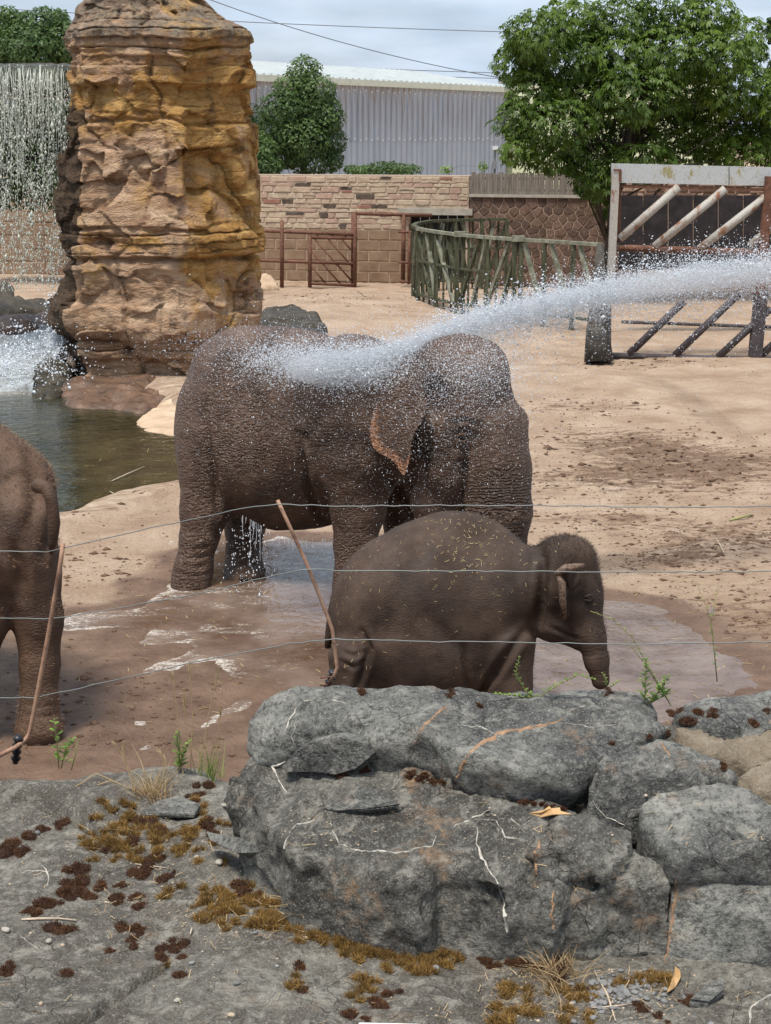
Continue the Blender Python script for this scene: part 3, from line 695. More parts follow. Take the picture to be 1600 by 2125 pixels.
d1, d2, idn = worley(wp2, 5); rv = np.stack([np.sin(idn * 91.0), np.cos(idn * 57.0), np.sin(idn * 133.0 + 1)], -1); d = d + face * 0.13 * (rv * worley.vec).sum(-1) + face * 0.08 * (idn - 0.5) - 0.015 * (1 - sstep(0.0, 0.06, d2 - d1)) * sstep(-0.1, 0.3, fbm(pp * 0.7, 2))
d = d + 0.020 * ridged(pp * np.array([1.1, 1.1, 0.9]), 4) * face + 0.035 * fbm(pp * 5.0, 4)
# tall recess between the two faces and dark hollow at the foot
ang_r = (px_ - cx[None]) / hw[None]; fr = (ny_ < 0.35)
d = d - 0.30 * np.exp(-((ang_r - 0.52) / 0.10) ** 2) * np.exp(-((pyy - 330) / 95) ** 2) * fr
d = d - 0.22 * np.exp(-((ang_r + 0.45) / 0.16) ** 2) * np.exp(-((pyy - 500) / 10) ** 2) * fr - 0.30 * np.exp(-((ang_r + 0.22) / 0.05) ** 2) * np.exp(-((pyy - 722) / 9) ** 2) * fr
for yb, w, a in ((99, 4, .08), (178, 5, .10), (254, 4, .05), (466, 4, .08), (533, 5, .13), (700, 4, .08)):
    d = d - a * np.exp(-((pyy + 16 * fbm(pp * 0.8, 2) - yb) / w) ** 2) * (0.35 + 1.1 * sstep(-.3, .4, fbm(pp * np.array([.9, .9, .3]) + yb, 2)))
d = np.clip(d, -0.45, 0.16) - 0.01
V = np.stack([px_ + nx_ * d, py_ + ny_ * d, ZG + 0.02 * fbm(pp * 3, 2)], -1)
topc = np.array([[cx[-1], PY0, zz[-1] + 0.06]])
ii = np.arange(NT * NZ).reshape(NT, NZ); jj = np.roll(ii, -1, 0)
q = np.stack([ii[:, :-1], jj[:, :-1], jj[:, 1:], ii[:, 1:]], -1).reshape(-1, 4)
cap = np.stack([ii[:, -1], jj[:, -1], np.full(NT, NT * NZ), np.full(NT, NT * NZ)], 1)[:, :3]
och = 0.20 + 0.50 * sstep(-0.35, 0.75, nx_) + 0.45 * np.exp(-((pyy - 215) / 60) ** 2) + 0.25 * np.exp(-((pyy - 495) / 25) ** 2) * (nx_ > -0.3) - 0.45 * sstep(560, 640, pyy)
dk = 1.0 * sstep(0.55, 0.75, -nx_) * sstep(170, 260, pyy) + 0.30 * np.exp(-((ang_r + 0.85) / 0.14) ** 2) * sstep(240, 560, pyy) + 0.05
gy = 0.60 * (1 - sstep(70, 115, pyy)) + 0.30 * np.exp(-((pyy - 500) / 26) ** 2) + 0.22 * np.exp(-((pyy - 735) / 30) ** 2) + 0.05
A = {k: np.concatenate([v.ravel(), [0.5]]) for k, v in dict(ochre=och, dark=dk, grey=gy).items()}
allF = [tuple(f) for f in q.tolist()] + [tuple(f) for f in cap.tolist()]
Vp = np.concatenate([V.reshape(-1, 3), topc]); fq = np.concatenate([q, np.concatenate([cap, cap[:, 2:]], 1)])
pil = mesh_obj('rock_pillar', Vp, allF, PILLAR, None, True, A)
tag(pil, 'tall layered sandstone rock pillar, ochre and pink, beside the waterfall', 'rock pillar')

# bank rocks around the pillar foot and pool
def hp(*t): return [P(a, b, c) for a, b, c in t]
boulder('bank_rock', [down(hp((118, 800, 27.0), (150, 775, 28.2), (250, 770, 28.0), (330, 772, 27.8), (300, 820, 26.2), (235, 838, 25.4), (140, 828, 25.6)), -0.7)], WETROCK,
        'wet reddish brown rock sloping from the pillar foot into the pool', 0.05, 0.25, 0.07, 1.6, facet=0.12)
boulder('bank_rock', [down(hp((225, 835, 25.6), (250, 805, 26.6), (320, 800, 27.0), (350, 822, 26.2), (290, 848, 25.0)), -0.7)], WETROCK,
        'small wet grey brown rock between the red bank and the pale sloping rock', 0.04, 0.2, 0.06, 2.2, facet=0.10)
boulder('bank_rock', [down(hp((272, 866, 23.8), (330, 806, 26.2), (420, 770, 28.2), (560, 760, 28.4), (640, 800, 26.6), (560, 880, 23.4), (400, 884, 23.0), (330, 880, 23.2)), -0.6)], PALEROCK,
        'pale smooth sandy rock sloping into the pool behind the showered elephant', 0.06, 0.3, 0.05, 1.2)
boulder('bank_rock', [down(hp((62, 800, 27.0), (85, 740, 28.6), (125, 722, 29.0), (150, 760, 28.2), (140, 800, 27.0), (95, 815, 26.4)), -0.6)], DARKROCK,
        'dark mossy boulder where the waterfall splashes at the pillar foot', 0.04, 0.2, 0.08, 2.0, facet=0.15)
boulder('ledge_rock', [down(hp((-160, 640, 33.0), (60, 640, 33.0), (120, 645, 33.2), (118, 612, 34.0), (40, 606, 34.0), (-160, 608, 34.0)), -0.5)], DARKROCK,
        'long dark mossy ledge behind the waterfall splash', 0.05, 0.15, 0.09, 1.8, facet=0.15)
boulder('ledge_rock', [down(hp((-160, 690, 30.5), (60, 668, 31.5), (110, 660, 32.0), (115, 645, 32.6), (0, 648, 32.6), (-160, 650, 32.4)), -0.6)], WETROCK,
        'low wet brown ledge under the falling water', 0.05, 0.15, 0.08, 2.0, facet=0.15)
boulder('boulder', [down(hp((-40, 608, 35.5), (30, 606, 35.5), (25, 575, 36), (-5, 568, 36.2), (-45, 580, 36)), -0.3)], DARKROCK, 'round dark boulder behind the falling water', 0.05, 0.2, 0.08, 2.0, facet=0.1)
boulder('boulder', [down(hp((528, 590, 43.2), (545, 560, 43.5), (570, 575, 43.4), (580, 592, 43.0), (540, 596, 42.8)), -0.2)], PALEROCK, 'tan boulder beside the pillar by the rusty gate', 0.05, 0.15, 0.08, 2.4, facet=0.15)
boulder('bank_rock', [down(hp((530, 690, 31.5), (545, 640, 34.0), (610, 628, 35.0), (660, 650, 33.6), (672, 678, 31.8), (600, 700, 30.6)), -0.4)], DARKROCK,
        'dark wet flat rock behind the back of the showered elephant', 0.05, 0.12, 0.05, 2.4, facet=0.10)
# white water racing down between the ledges
a = np.linspace(-4, 1.0, 120); b = np.linspace(0, 1, 90); A_, B_ = np.meshgrid(a, b, indexing='ij')
cl, cr = P(-330, 680, 31)[0], P(128, 690, 30)[0]
X = cl + (cr - cl) * (A_ + 4) / 5; Yc = 26.4 + 5.4 * B_; pz = np.stack([X, Yc, 0 * X], -1)
st_ = np.floor(B_ * 5 + 0.25 * fbm(pz * .8, 2)); frs = B_ * 5 - st_
Zc = WL - 0.02 + 0.13 * (st_ + sstep(0.75, 1.0, np.clip(frs, 0, 1))) * sstep(0.0, 0.15, B_) + 0.10 * fbm(pz * 2.2, 4) * sstep(0, .2, B_) 
ii = np.arange(A_.size).reshape(A_.shape); q = np.stack([ii[:-1, :-1], ii[1:, :-1], ii[1:, 1:], ii[:-1, 1:]], -1).reshape(-1, 4)
tag(mesh_obj('cascade_water', np.stack([X, Yc, Zc], -1).reshape(-1, 3), q, CASC, None, True), 'white water racing over the ledges below the waterfall', None, None, 'structure')

# ------------------------------------------------------------------ stone wall (coursed), rubble wall, paling fence
def wall_pt(px, zz_):
    t = (px - 500.0) / 740.0; Y = 47.0 - 2.6 * t
    return np.array([PX(px, Y, zz_), Y, zz_])
def stone_piece(name, poly, dep, mats, parent, n_in, org, ax):
    """a stone with bevelled front from a polygon given as (along, up) pairs"""
    poly = np.array(poly, float); c = poly.mean(0); m = len(poly); rj = random.random
    back = [(p[0], 0.0, p[1]) for p in poly]; f1 = [(p[0] + (c[0] - p[0]) * 0.03, -dep * 0.6, p[1] + (c[1] - p[1]) * 0.03) for p in poly]
    f2 = [(p[0] + (c[0] - p[0]) * 0.16, -dep * (0.85 + 0.3 * rj()), p[1] + (c[1] - p[1]) * 0.16) for p in poly]
    Vl = back + f1 + f2; Fc = []
    for lv in (0, 1):
        for i in range(m): Fc.append((lv * m + i, lv * m + (i + 1) % m, (lv + 1) * m + (i + 1) % m, (lv + 1) * m + i))
    Fc.append(tuple(2 * m + i for i in range(m)))
    Vl = np.array(Vl); W = org + Vl[:, :1] * ax + Vl[:, 1:2] * n_in + Vl[:, 2:3] * np.array([0, 0, 1.0])
    return mesh_obj(name, W, Fc, mats, parent)
w0, w1 = wall_pt(-140, 0), wall_pt(971, 0); ax = (w1 - w0) / np.linalg.norm(w1 - w0); inw = np.array([-ax[1], ax[0], 0.0]); LW = np.linalg.norm(w1 - w0)
sw = thing('stone_wall', (w0 + w1) / 2, 'long wall of buff and red sandstone blocks behind the rusty gate', 'wall')
def s_at(px): return float((wall_pt(px, 0) - w0) @ ax)
m = MB(); top = 2.93
o0, o1 = s_at(848), s_at(962)
for (sa, sb, za, zb) in ((0, o0, 0, top), (o0, o1, 2.05, top), (o1, LW, 0, top)):
    m.box(w0 + ax * (sa + sb) / 2 + inw * 0.25 + np.array([0, 0, (za + zb) / 2]), sb - sa, 0.5, zb - za, ax)
m.build('mortar_core', MORTAR, sw)
MB().box(w0 + ax * (o0 + o1) / 2 + inw * 0.10 + np.array([0, 0, 1.96]), o1 - o0 + 0.5, 0.5, 0.17, ax).build('lintel', CONCRETE, sw)
for k in range(6):
    wd = (o1 - o0) / 6; MB().box(w0 + ax * (o0 + wd * (k + .5)) + inw * 0.32 + np.array([0, 0, 0.93]), wd - 0.02, 0.05, 1.86, ax).build('dark_opening_board', BLACKP, sw)  # black boards added to stand for the dark of the open doorway
random.seed(3); sA = s_at(512); z = 1.46; cnt = 0
while z < 2.86:
    hgt = random.choice((0.11, 0.14, 0.17, 0.21)); s_ = sA - random.random() * 0.3
    if z + hgt > 2.99: hgt = 2.99 - z
    while s_ < LW - 0.1:
        ln_ = random.uniform(0.2, 0.62); e_ = min(s_ + ln_, LW)
        if s_ + ln_ / 2 > sA and not (z < 2.05 and o0 - .1 < s_ + ln_ / 2 < o1 + .1):
            j = lambda: random.uniform(-0.022, 0.022); gap = 0.012
            if random.random() < 0.3 and hgt > 0.14 and ln_ > .3:
                mid = z + hgt / 2; cells = [(z, mid), (mid, z + hgt)]
            else: cells = [(z, z + hgt)]
            for (za, zb) in cells:
                poly = [(s_ + gap + j(), za + gap + j() * .6), ((s_ + e_) / 2, za + gap + j() * .8), (e_ - gap + j(), za + gap + j() * .6), (e_ - gap + j(), zb - gap + j() * .6), ((s_ + e_) / 2 + j(), zb - gap + j() * .8), (s_ + gap + j(), zb - gap + j() * .6)]
                q_ = random.random(); top_row = z > 2.74
                mt = STONE_A[3] if (top_row and q_ < 0.6) else STONE_A[0] if q_ < .42 else STONE_A[4] if q_ < .70 else STONE_A[1] if q_ < .90 else STONE_A[2] if q_ < .965 else STONE_A[3]
                stone_piece('stone', poly, random.uniform(0.012, 0.032), mt, sw, inw, w0, ax); cnt += 1
        s_ = e_
    z += hgt
z = 0.0; row = 0
while z < 1.45:
    hgt = 0.29; s_ = sA - (0.3 if row % 2 else 0.0)
    while s_ < o0:
        e_ = s_ + 0.6
        if e_ > sA: stone_piece('block', [(s_ + .008, z + .006), (min(e_, o0) - .008, z + .006), (min(e_, o0) - .008, z + hgt - .006), (s_ + .008, z + hgt - .006)], 0.018, BLOCK, sw, inw, w0, ax)
        s_ = e_
    z += hgt; row += 1
# left stretch behind the waterfall: sand splashed face of big blocks
z = 0.0; row = 0
while z < 2.3:
    s_ = 0.2 - (0.35 if row % 2 else 0)
    while s_ < s_at(175):
        stone_piece('block', [(s_ + .01, z + .008), (s_ + .69, z + .008), (s_ + .69, z + .375), (s_ + .01, z + .375)], random.uniform(.015, .04), BLOCK, sw, inw, w0, ax); s_ += 0.7
    z += 0.38; row += 1

def clip_poly(poly, a, b, c):
    out = []
    for i in range(len(poly)):
        p, q = poly[i], poly[(i + 1) % len(poly)]; dp = a * p[0] + b * p[1] - c; dq = a * q[0] + b * q[1] - c
        if dp <= 0: out.append(p)
        if dp * dq < 0:
            t = dp / (dp - dq); out.append((p[0] + t * (q[0] - p[0]), p[1] + t * (q[1] - p[1])))
    return out
r0, r1 = wall_pt(973, 0), wall_pt(1760, 0); ax2 = (r1 - r0) / np.linalg.norm(r1 - r0); in2 = np.array([-ax2[1], ax2[0], 0.0]); LR = np.linalg.norm(r1 - r0)
rw = thing('rubble_wall', (r0 + r1) / 2, 'dark brown wall of irregular rubble stones under the paling fence', 'wall')
MB().box((r0 + r1) / 2 + in2 * 0.22 + np.array([0, 0, 1.18]), LR, 0.44, 2.36, ax2).build('mortar_core', MORTAR_D, rw)
def s2(px): return float((wall_pt(px, 0) - r0) @ ax2)
MB().box(r0 + ax2 * s2(1212) / 2 + in2 * 0.17 + np.array([0, 0, 2.40]), s2(1212), 0.5, 0.07, ax2).build('coping', CONCRETE, rw)
pts = []
random.seed(9)
zi = 0.12; rowi = 0
while zi < 2.36:
    si = 0.12 + (0.13 if rowi % 2 else 0)
    while si < LR:
        pts.append((si + random.uniform(-.08, .08), zi + random.uniform(-.05, .05))); si += 0.29
    zi += 0.19; rowi += 1
for i, (a_, b_) in enumerate(pts):
    poly = [(max(a_ - .5, 0), max(b_ - .5, 0)), (min(a_ + .5, LR), max(b_ - .5, 0)), (min(a_ + .5, LR), min(b_ + .5, 2.35)), (max(a_ - .5, 0), min(b_ + .5, 2.35))]
    for j_, (c_, d_) in enumerate(pts):
        if i != j_ and abs(c_ - a_) < .7 and abs(d_ - b_) < .6:
            ex, ey = c_ - a_, d_ - b_; L_ = math.hypot(ex, ey)
            poly = clip_poly(poly, ex / L_, ey / L_, (ex * (a_ + c_) / 2 + ey * (b_ + d_) / 2) / L_ - 0.012)
            if len(poly) < 3: break
    if len(poly) >= 3 and a_ < s2(1330): stone_piece('stone', poly, random.uniform(0.012, 0.03), random.choice(RUBBLE), rw, in2, r0, ax2)
MB().box(r0 + ax2 * (s2(1214) + LR) / 2 + in2 * 0.25 + np.array([0, 0, 2.62]), LR - s2(1214), 0.42, 0.52, ax2).build('mortar_core', MORTAR_D, rw)
zi = 2.37
while zi < 2.84:
    si = s2(1214); 
    while si < s2(1640):
        wd = random.uniform(.18, .42); jj_ = lambda: random.uniform(-.012, .012)
        stone_piece('stone', [(si + .012 + jj_(), zi + .01 + jj_() * .5), (si + wd - .012 + jj_(), zi + .01 + jj_() * .5), (si + wd - .012 + jj_(), zi + .15 + jj_() * .5), (si + .012 + jj_(), zi + .15 + jj_() * .5)], random.uniform(.02, .05), random.choice(RUBBLE + [STONE_A[1]]), rw, in2, r0 + in2 * 0.04, ax2); si += wd
    zi += 0.165
pf = thing('paling_fence', r0 + ax2 * s2(1090) + np.array([0, 0, 2.436]), 'weathered grey wooden paling fence on top of the rubble wall', 'fence')
s_ = 0.02
while s_ < s2(1212):
    wd = random.uniform(0.055, 0.09); hh = 0.56 + random.uniform(-.03, .03); tilt = random.uniform(-.012, .012)
    b0 = r0 + ax2 * (s_ + wd / 2) + in2 * (0.06 + random.uniform(-.008, .008)) + np.array([0, 0, 2.44])
    MB().bar(b0, b0 + np.array([0, 0, hh]) + ax2 * tilt, wd, 0.022, in2).build('paling', PALING, pf); s_ += wd + 0.006
for zz_ in (2.55, 2.86): MB().box(r0 + ax2 * s2(1212) / 2 + in2 * 0.11 + np.array([0, 0, zz_]), s2(1212), 0.04, 0.07, ax2).build('rail', PALING, pf)

# ------------------------------------------------------------------ warehouse and lemon shed beyond the wall
def WP(px, zz_):                                # front plane of the warehouse, right end farther away
    t = (px - 380.0) / 665.0; Y = 58.5 + 20.0 * t; return np.array([PX(px, Y, zz_), Y, zz_])
a0, a1 = WP(380, 0), WP(1046, 0); axw = (a1 - a0) / np.linalg.norm(a1 - a0); inww = np.array([-axw[1], axw[0], 0.0]); LWH = np.linalg.norm(a1 - a0)
wh = thing('warehouse', (a0 + a1) / 2, 'grey corrugated metal warehouse with pale roof behind the stone wall', 'building')
EZ = 5.95
def corr(name, s0, s1, z0, z1, mat, parent, rust, pitch=0.42, dep=0.075):
    n = int(round((s1 - s0) / pitch)); Vv = []; 
    for k in range(n):
        b = s0 + k * pitch
        for f, d_ in ((0.0, 0), (0.30, 0), (0.40, 1), (0.90, 1)): Vv.append((b + f * pitch, d_))
    Vv.append((s0 + n * pitch, 0)); W = []; at = []
    for i, (s_, d_) in enumerate(Vv):
        for q_, z_ in enumerate((z0, (z0 + z1) / 2, z1)):
            W.append(a0 + axw * s_ - inww * d_ * dep + np.array([0, 0, z_])); at.append(rust[q_])
    Fc = [(3 * i + k, 3 * i + 3 + k, 3 * i + 4 + k, 3 * i + 1 + k) for i in range(len(Vv) - 1) for k in (0, 1)]
    return mesh_obj(name, np.array(W), Fc, mat, parent, False, {'rusty': at})
npan = int(LWH // 1.68); wpan = LWH / npan
for k in range(npan):
    corr('cladding_panel', k * wpan, (k + 1) * wpan, 3.72, EZ - 0.02, CLAD, wh, (0.25, 0.55, 1.0 if k < npan * .6 else .5), wpan / 4)
    corr('cladding_panel', k * wpan, (k + 1) * wpan, 0.0, 3.76, CLAD, wh, (0.0, 0.1, 0.2), wpan / 4, 0.066)
m = MB()
for zz_ in (3.80, EZ - 0.25):
    for k in range(int(LWH / wpan * 4)):
        m.box(a0 + axw * (k + .65) * wpan / 4 - inww * 0.085 + np.array([0, 0, zz_ + (0.06 if k % 2 else 0)]), 0.07, 0.02, 0.07, axw)
sc = m.build('screws', WHITEP, wh); sc['kind'] = 'stuff'
MB().box((a0 + a1) / 2 - inww * 0.16 + np.array([0, 0, EZ + 0.10]), LWH + 0.3, 0.22, 0.24, axw).build('gutter', GUTTER, wh)
m = MB(); nr = int(LWH / 0.45)
ridge = inww * 5.0 + np.array([0, 0, 0.78])
for k in range(nr):
    p0 = a0 + axw * (k * LWH / nr) + np.array([0, 0, EZ + 0.235]); p1 = p0 + axw * (LWH / nr) * 0.72; p2 = p0 + axw * LWH / nr; up_ = np.array([0, 0, 0.05])
    m.add([p0, p1, p1 + ridge, p0 + ridge], [(0, 1, 2, 3)]); m.add([p1, p1 + up_, p2 + up_, p2, p1 + ridge, p1 + up_ + ridge, p2 + up_ + ridge, p2 + ridge], [(0, 1, 5, 4), (1, 2, 6, 5), (2, 3, 7, 6), (0, 3, 2, 1)])
m.build('roof', ROOFM, wh)
MB().box(a1 + axw * 0.14 + np.array([0, 0, EZ / 2]), 0.26, 0.5, EZ + 0.3, axw).build('corner_flashing', FLASH, wh)
MB().box(a1 + axw * 0.12 + inww * 5.4 + np.array([0, 0, EZ / 2]), 0.2, 10.0, EZ, axw).build('end_wall', CLAD, wh)
MB().box((a0 + a1) / 2 + inww * 5.1 + np.array([0, 0, EZ / 2 - .2]), LWH - .2, 9.8, EZ - 0.6, axw).build('inner_wall', CLAD, wh)
b0 = np.array([PX(1052, 84, 0), 84, 0]); b1 = np.array([PX(1500, 84, 0), 84, 0])
ls = thing('lemon_shed', (b0 + b1) / 2, 'pale lemon yellow clad shed between the warehouse and the chestnut tree', 'building')
for k in range(10):
    z0 = 0.6 + k * 0.62; MB().box((b0 + b1) / 2 + np.array([0, 0.02 * (k % 2), z0]), b1[0] - b0[0], 0.3, 0.60).build('cladding_board', YELLOWC, ls)
MB().box((b0 + b1) / 2 + np.array([0, 2.3, 6.7]), b1[0] - b0[0] + .4, 5.0, 0.16).build('roof', ROOFM, ls)
MB().box((b0 + b1) / 2 + np.array([0, 2.5, 3.2]), b1[0] - b0[0] - .3, 4.4, 6.3).build('shed_body', YELLOWC, ls)
lp = P(1027, 340, 46.2); ll = thing('light_post', (lp[0], 46.2, 2.9), 'white topped light fitting on a grey post behind the wall', 'lamp')
MB().tube([(lp[0], 46.2, 2.2), (lp[0], 46.2, 3.62)], 0.03, 8).build('post', GREYP, ll)
MB().box((lp[0], 46.18, 3.66), 0.15, 0.2, 0.1).build('lamp_head', WHITEP, ll); MB().box((lp[0] - .02, 46.12, 3.2), 0.12, 0.1, 0.2).build('control_box', GREYP, ll)
MB().tube([(lp[0] - .09, 46.15, 2.2), (lp[0] - .09, 46.15, 3.2)], 0.015, 6).build('conduit', GREYP, ll)
# overhead power lines
for i, (pa, pb, Y, lab) in enumerate((((-40, 15), (1640, 78), 90, 'highest power line crossing the sky behind the rock pillar'), ((400, -14), (1180, 182), 80, 'slanting power line running down behind the chestnut tree'),
                                  ((380, 122), (1640, 158), 95, 'power line just above the warehouse roof'), ((380, 136), (1640, 168), 100, 'lowest power line skimming the warehouse roof'))):
    A0, B0 = P(*pa, Y), P(*pb, Y); mm = MB(); sag = [A0 + (B0 - A0) * t - np.array([0, 0, 1.1 * 4 * t * (1 - t) * (0.25 if i != 1 else 0.5)]) for t in np.linspace(0, 1, 24)]
    tag(mm.tube(sag, 0.022, 5).build('power_line', CABLE), lab, 'cable', 'overhead power lines')

# ------------------------------------------------------------------ rusty gate, curved timber race, big frame
def bars(parent, name, segs, mat, r=None, w=None):
    for s_ in segs:
        m = MB()
        if r: m.tube([s_[0], s_[1]], r, 8)
        else: m.bar(s_[0], s_[1], w[0], w[1])
        m.build(name, mat, parent, bool(r))
YG = 44.6
g = lambda a, b, Y=YG: P(a, b, Y)
rg_ = thing('rusty_gate', g(640, 592), 'rusty tube gate with diagonal bars in front of the stone wall', 'gate')
bars(rg_, 'rail', [(g(522, 478), g(737, 487)), (g(525, 540), g(737, 547)), (g(640, 492), g(742, 495)), (g(642, 588), g(737, 592))], RUST, 0.045)
bars(rg_, 'post', [(g(585, 458), g(585, 596)), (g(643, 488), g(643, 596)), (g(737, 441), g(736, 600)), (g(733, 441, 44.75), g(732, 600, 44.75))], RUST, 0.055)
bars(rg_, 'diagonal_bar', [(g(a, 493), g(min(a + 82, 735), 493 + (min(a + 82, 735) - a) * 1.13)) for a in (650, 678, 706)] + [(g(646, 552), g(676, 589)), (g(646, 520), g(706, 589))], RUST, 0.025)
bars(rg_, 'short_strut', [(g(a, 480), g(a + 3, 494)) for a in (657, 688, 715)], RUST, 0.03)
hf = thing('rusty_hurdle', g(838, 590), 'taller rusty goalpost frame beside the curved timber race', 'gate')
bars(hf, 'post', [(g(838, 445), g(836, 588))], RUST, 0.06); bars(hf, 'top_bar', [(g(737, 443), g(897, 447))], RUST, 0.05)
bars(hf, 'rail', [(g(826, 481, 44.4), g(862, 482, 44.4)), (g(826, 544, 44.4), g(862, 546, 44.4)), (g(828, 584, 44.4), g(860, 586, 44.4))], RUST, 0.035); bars(hf, 'post', [(g(850, 482, 44.4), g(848, 590, 44.4))], RUST, 0.04)
RZ = 1.82
rail_px = [(1052, 455), (1000, 455.5), (945, 457), (895, 459), (866, 464), (858, 468.5), (868, 475), (905, 481), (955, 487.5), (1010, 492.5), (1075, 497), (1130, 500), (1190, 504), (1248, 508)]
rail = [G(a, b, RZ) for a, b in rail_px]
cf = thing('curved_race', (rail[5] * [1, 1, 0]), 'curved timber race of algae stained posts, rails and braces', 'fence')
for i in range(len(rail) - 1):
    MB().bar(rail[i], rail[i + 1] + (rail[i + 1] - rail[i]) * 0.015, 0.12, 0.07).build('top_rail', GREYWOOD if i > 5 else GREENWOOD, cf)
    lo_ = np.array([0, 0, 1.55]); MB().bar(rail[i] - lo_, rail[i + 1] - lo_, 0.07, 0.06).build('lower_rail', GREENWOOD, cf)
    if i < 9: MB().bar(rail[i] - np.array([0, 0.03, .75]), rail[i + 1] - np.array([0, .03, .75]), 0.05, 0.05).build('mid_rail', GREENWOOD, cf)
for i, p_ in enumerate(rail):
    for dx in ((-.07, .07) if i in (8, 10) else (0,)):
        MB().bar(p_ + np.array([dx, -.02, -RZ - .1]), p_ + np.array([dx, -.02, -0.03]), 0.10, 0.10).build('post', GREENWOOD, cf)
    if i in (8, 10): MB().box(p_ + np.array([0, -.03, .02]), 0.26, .16, .12).build('post_cap', GREYWOOD, cf)
seg = [(0, 1, 1), (1, 2, 0), (2, 3, 1), (3, 4, 0), (4, 5, 1), (5, 6, 0), (6, 7, 1), (7, 8, 1), (8, 9, 0), (9, 10, 0), (10, 11, 1), (11, 12, 1), (12, 13, 1)]
for i, j, dr in seg:
    lo_ = np.array([0, 0.05, -1.55]); hi_ = np.array([0, 0.05, -.06]); A_, B_ = rail[i], rail[j]
    for f0 in ((0.0, 0.5) if i < 10 else (0.25,)):
        q0 = A_ + (B_ - A_) * f0; q1 = A_ + (B_ - A_) * min(f0 + 0.75, 1.0)
        (s0_, s1_) = (q0 + hi_, q1 + lo_) if dr else (q0 + lo_, q1 + hi_)
        MB().bar(s0_, s1_, 0.09, 0.07).build('brace', GREYWOOD if (i + int(f0 * 2)) % 2 or i > 9 else GREENWOOD, cf)
    if i < 10:
        for f_ in (0.33, 0.66): q0 = A_ + (B_ - A_) * f_; MB().bar(q0 + np.array([0, .06, -RZ]), q0 + np.array([0, .06, -.05]), .05, .05).build('stake', GREENWOOD, cf)
YF = 30.0; f_ = lambda a, b, Y=YF: P(a, b, Y)
bf = thing('feeding_frame', f_(1420, 748), 'tall steel frame with slanting bars under a lichened galvanised beam', 'frame')
def plate(name, quad, th, mat, parent):
    q0 = np.array(quad); q1 = q0 + np.array([0, th, 0]); V = np.concatenate([q0, q1])
    return mesh_obj(name, V, [(0, 3, 2, 1), (4, 5, 6, 7), (0, 1, 5, 4), (1, 2, 6, 5), (2, 3, 7, 6), (3, 0, 4, 7)], mat, parent)
def spl(px): return 338 + (px - 1270) * 0.031
plate('beam', [f_(1270, 339), f_(1512, 345), f_(1512, 384), f_(1270, 379)], 0.12, BEAM, bf)
plate('beam', [f_(1514, 345), f_(1760, 351), f_(1760, 389), f_(1514, 384)], 0.12, BEAM, bf)
bars(bf, 'lower_flange', [(f_(1285, 386, 30.1), f_(1740, 398, 30.1))], RUST, None, (0.16, 0.05))
def hpost(name, pa, pb, w, mat):
    A_, B_ = f_(*pa), f_(*pb); MB().bar(A_, B_, w, 0.10, (0, 1, 0)).build(name, mat, bf)
    return A_, B_
MB().bar(f_(1278, 356, 29.95), f_(1266, 610, 29.95), 0.13, 0.12, (0, 1, 0)).build('post', POST_P, bf)
MB().bar(f_(1597, 366, 29.95), f_(1576, 610, 29.95), 0.15, 0.14, (0, 1, 0)).build('post', RUST, bf)
bars(bf, 'bracket', [(f_(1273, 353, 29.9), f_(1289, 353, 29.9)), (f_(1287, 353, 29.9), f_(1287, 378, 29.9))], RUST, None, (0.05, 0.04))
bars(bf, 'post_edge', [(f_(1287, 380, 30.1), f_(1284, 500, 30.1))], RUST, None, (0.05, 0.05))
bars(bf, 'slanting_bar', [(f_(1286, 496), f_(1408, 388)), (f_(1358, 512), f_(1505, 392)), (f_(1452, 516), f_(1598, 402)), (f_(1556, 510), f_(1690, 400))], POST_P, 0.075)
bars(bf, 'mid_rail', [(f_(1285, 514), f_(1470, 520)), (f_(1470, 520), f_(1760, 530))], RUST, 0.06)
bars(bf, 'slanting_bar', [(f_(1305, 735), f_(1420, 625)), (f_(1400, 738), f_(1535, 608)), (f_(1490, 741), f_(1600, 640)), (f_(1575, 742), f_(1700, 625))], DARKSTEEL, 0.07)
bars(bf, 'foot_rail', [(f_(1268, 738), f_(1760, 752))], DARKSTEEL, 0.06); bars(bf, 'cross_rail', [(f_(1290, 668), f_(1760, 684))], DARKSTEEL, 0.03)
MB().bar(f_(1262, 590, 29.7), f_(1262, 742, 29.7), 0.10, 0.10, (0, 1, 0)).build('lower_post', DARKSTEEL, bf); MB().bar(f_(1580, 600), f_(1566, 748), 0.22, 0.2, (0, 1, 0)).build('lower_post', DARKSTEEL, bf)
tp = MB(); tp.tube([f_(1243, 750, 29.4), f_(1240, 690, 29.5), f_(1242, 630, 29.6), f_(1246, 505, 29.8)], [0.27, 0.21, 0.15, 0.06], 12)
tag(tp.build('timber_bollard', simple('dark_wet_timber', (0.03, 0.028, 0.024), (0.10, 0.09, 0.075), 6, 0.8, 0.02), None, True), 'thick dark wet timber bollard at the foot of the feeding frame', 'bollard')
dp = thing('dark_barrier', f_(1440, 515, 34), 'black board barrier behind the slanting bars', 'barrier')
for k in range(9):
    xa = 1284 + k * 52; plate('board', [f_(xa, 405, 34), f_(xa + 50, 406, 34), f_(xa + 50, 560, 34), f_(xa, 560, 34)], 0.05, BLACKP, dp)  # black boards put where the space behind the bars is dark
